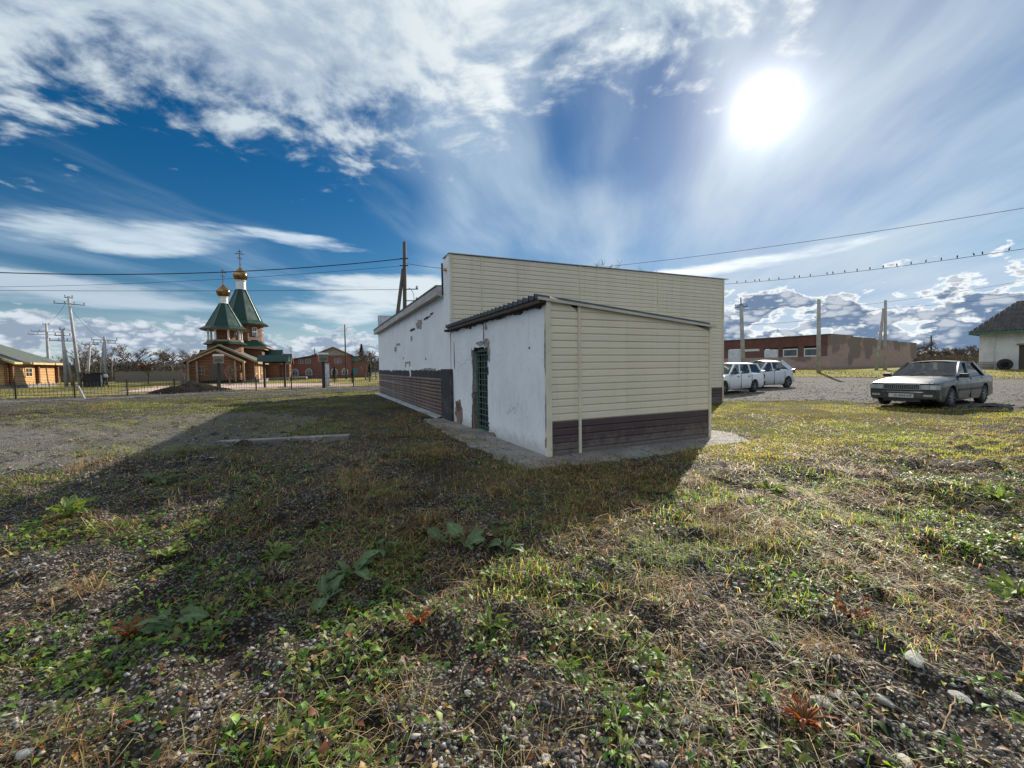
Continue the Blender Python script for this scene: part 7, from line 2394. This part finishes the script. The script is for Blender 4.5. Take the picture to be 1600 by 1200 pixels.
leafy_plant('rust_plant', 'brownish plant on the lower left soil', 205, 995, 30, 0.053, 0.022, 'rust_leaf', 19, False, 0.07)
leafy_plant('dock_plant', 'leafy green plant on the lit soil left of the shade', 262, 870, 20, 0.108, 0.045, 'dock_leaf', 20, False, 0.06)
leafy_plant('dock_plant', 'yellow-green plant at the lit edge below the kerb', 430, 870, 23, 0.108, 0.045, 'dock_leaf', 21, False, 0.08)


def tussock(name, label, px, py, n, L, spread, mat, seed, upright=0.5):
    rg = random.Random(seed); p = P0(px, py)
    m = MB()
    for k in range(n):
        a = rg.uniform(0, 6.283); r = spread * math.sqrt(rg.random()); bx, by = r * math.cos(a), r * math.sin(a)
        b = Vector((bx, by, gz(p.x + bx, p.y + by) - p.z - 0.008))
        l = L * rg.uniform(0.35, 1.2)
        ln = rg.uniform(0.05, 0.55) if rg.random() < upright else rg.uniform(0.6, 1.25)
        a2 = rg.uniform(0, 6.283); d = Vector((math.cos(a2), math.sin(a2), 0)); d2 = Vector((math.cos(a2 + rg.uniform(-.9, .9)), math.sin(a2 + rg.uniform(-.9, .9)), 0))
        w = rg.uniform(0.0012, 0.0026)
        pts = [b, b + d * (l * ln * 0.18) + Vector((0, 0, l * 0.38 * max(0.25, 1 - 0.5 * ln))), b + d * (l * ln * 0.5) + Vector((0, 0, l * 0.68 * max(0.16, 1 - 0.7 * ln))),
               b + d * (l * ln * 0.5) + d2 * (l * ln * 0.5) + Vector((0, 0, l * max(0.03, 0.95 - 0.85 * ln)))]
        sd = d.cross(Vector((0, 0, 1))).normalized() * w
        o = len(m.v)
        for i, q in enumerate(pts[:3]):
            m.v += [tuple(q - sd * (1 - 0.2 * i)), tuple(q + sd * (1 - 0.2 * i))]
        m.v.append(tuple(pts[3]))
        m.f += [(o, o + 1, o + 3, o + 2), (o + 2, o + 3, o + 5, o + 4), (o + 4, o + 5, o + 6)]
    o = link_mesh(name, m.mesh(name), mat, None, loc=tuple(p))
    return tag(o, label, 'grass clump')


tussock('dry_tussock', 'tall dry grass stalks standing in the middle of the shade', 560, 770, 70, 0.55, 0.22, 'dry_straw', 1, 0.95)
tussock('dry_tussock', 'brown dead weed clump below the tall dry stalks', 585, 795, 420, 0.24, 0.40, 'dry_straw', 2, 0.25)
tussock('dry_tussock', 'wide mat of dry grass right of the annex shadow', 1180, 830, 900, 0.24, 0.46, 'dry_straw', 3, 0.12)
tussock('dry_tussock', 'dry golden clump left end of the mat by the annex shadow', 1110, 815, 460, 0.20, 0.30, 'dry_straw', 4, 0.2)
tussock('grass_tussock', 'yellow-green grass tuft under the dry mat', 1010, 868, 460, 0.16, 0.28, 'dock_leaf', 5, 0.4)
tussock('grass_tussock', 'smaller green tuft beside the dry mat', 1075, 872, 300, 0.15, 0.24, 'dock_leaf', 6, 0.4)
tussock('dry_tussock', 'spray of pale straw on the stony soil at right', 1285, 1010, 110, 0.26, 0.12, 'dry_straw', 7, 0.15)
tussock('dry_tussock', 'reddish dry bush beside the left track', 165, 640, 320, 0.55, 0.5, 'dry_straw', 8, 0.6)
tussock('grass_tussock', 'green bushy clump beside the reddish dry bush', 205, 638, 320, 0.42, 0.6, 'dock_leaf', 9, 0.5)
tussock('dry_tussock', 'dry brown tuft by the apron edge under the doorway', 800, 752, 260, 0.24, 0.4, 'dry_straw', 10, 0.3)
tussock('dry_tussock', 'dry tuft left of the kerb in the sunlight', 140, 735, 160, 0.35, 0.3, 'dry_straw', 11, 0.7)
tussock('grass_tussock', 'green grass tuft at the sunlit right foreground', 1395, 810, 260, 0.18, 0.3, 'dock_leaf', 12, 0.4)
tussock('grass_tussock', 'green grass tuft right of the dark hollow', 1290, 770, 260, 0.17, 0.28, 'dock_leaf', 13, 0.4)


def stone(label, px, py, size, seed, flat=0.5, name='stone'):
    rg = np.random.default_rng(seed); p = P0(px, py)
    bm = bmesh.new(); bmesh.ops.create_icosphere(bm, subdivisions=2, radius=1.0)
    nrm = rg.normal(size=(9, 3)); nrm /= np.linalg.norm(nrm, axis=1, keepdims=True); off = 0.55 + 0.3 * rg.random(9)
    for v in bm.verts:
        c = np.array(v.co)
        for q, o in zip(nrm, off):
            e = c @ q - o
            if e > 0: c = c - q * e
        v.co = Vector(c * [1.25, 0.85, flat] * size * (0.96 + 0.08 * rg.random()))
    me = bpy.data.meshes.new(name); bm.to_mesh(me); bm.free()
    o = link_mesh(name, me, 'stone_pale', None, loc=(p.x, p.y, p.z + size * flat * 0.05)); o.rotation_euler = (0.15 * rg.normal(), 0.15 * rg.normal(), rg.random() * 6.28)
    return tag(o, label, 'stone')


for i, (px, py, s, w) in enumerate([(1285, 1098, 0.055, 'largest pale stone on the gravel at lower right'), (1310, 1085, 0.042, 'pale stone touching the largest one at lower right'), (1143, 1083, 0.034, 'elongated pale stone left of the largest lower right stone'),
                                    (1074, 1127, 0.040, 'pale flat stone on the soil right of bottom centre'), (1428, 1052, 0.060, 'long pale flake of concrete at right'), (1378, 1075, 0.050, 'grey stone right of the largest pale stone'),
                                    (852, 1185, 0.036, 'pale stone at the bottom edge in the middle'), (650, 992, 0.035, 'white flake of stone in front of the dark red plant'), (325, 1098, 0.030, 'white stone on the lit soil at lower left'),
                                    (40, 1178, 0.042, 'flat grey stone in the lower left corner'), (730, 1080, 0.026, 'small white stone below the dock rosette'), (445, 920, 0.030, 'grey stone beside the lower left burdock'),
                                    (1043, 1028, 0.030, 'pale pebble in a trio right of centre'), (1025, 1025, 0.028, 'second pebble of the trio right of centre'), (995, 1043, 0.026, 'third pebble of the trio right of centre'),
                                    (1500, 1090, 0.05, 'grey stone near the right edge at the bottom'), (1585, 1088, 0.05, 'pale stone at the right frame edge'), (1408, 1185, 0.055, 'grey stone at the bottom right edge'),
                                    (985, 1180, 0.03, 'small pale stone at the bottom edge right of centre'), (330, 716, 0.05, 'small pale stone near the left end of the kerb'), (150, 1080, 0.035, 'grey stone among the leaves at lower left'),
                                    (1135, 1140, 0.03, 'pale stone below the elongated pale stone')]):
    stone(w, px, py, s * 0.85, 200 + i, 0.42)


def stick(label, a, b, r, seed):
    rg = random.Random(seed); p, q = P0(*a), P0(*b); n = 7; pts = []
    for i in range(n + 1):
        t = i / n; v = p.lerp(q, t); v.z = gz(v.x, v.y) + 0.012 + 0.02 * math.sin(math.pi * t); v.x += rg.uniform(-.012, .012); v.y += rg.uniform(-.012, .012); pts.append(v)
    o = MB().tube(pts, [r * (1 - 0.5 * i / n) for i in range(n + 1)], 5).build('fallen_twig', 'dry_straw', None, smooth=True)
    tag(o, label, 'twig')


stick('long straight dry twig at the bottom centre', (695, 1155), (782, 1085), 0.005, 1)
stick('curved pale twig on the gravel at right', (1470, 1150), (1495, 1085), 0.005, 2)
stick('pale twig crossing the soil at right of centre', (1100, 915), (1215, 885), 0.006, 3)
stick('thin upright-looking twig left of bottom right stone', (1060, 960), (1030, 900), 0.005, 4)
stick('dry twig on the lit soil at far left', (0, 648), (55, 648), 0.02, 5)

# leaning stub of a white post by the fence
p = G(133, 619, 24.5)
T = thing('leaning_stub', 'short white post stub leaning at the fence corner', 'post', (p.x, p.y, p.z))
MB().tube([(0, 0, -0.1), (-0.38, 0, 0.75)], [0.05, 0.05], 8).build('shaft', 'pole_concrete', T)
MB().tube([(-0.38, 0, 0.75), (-0.385, 0, 0.76)], [0.055, 0.055], 8).build('cap', 'iron', T)
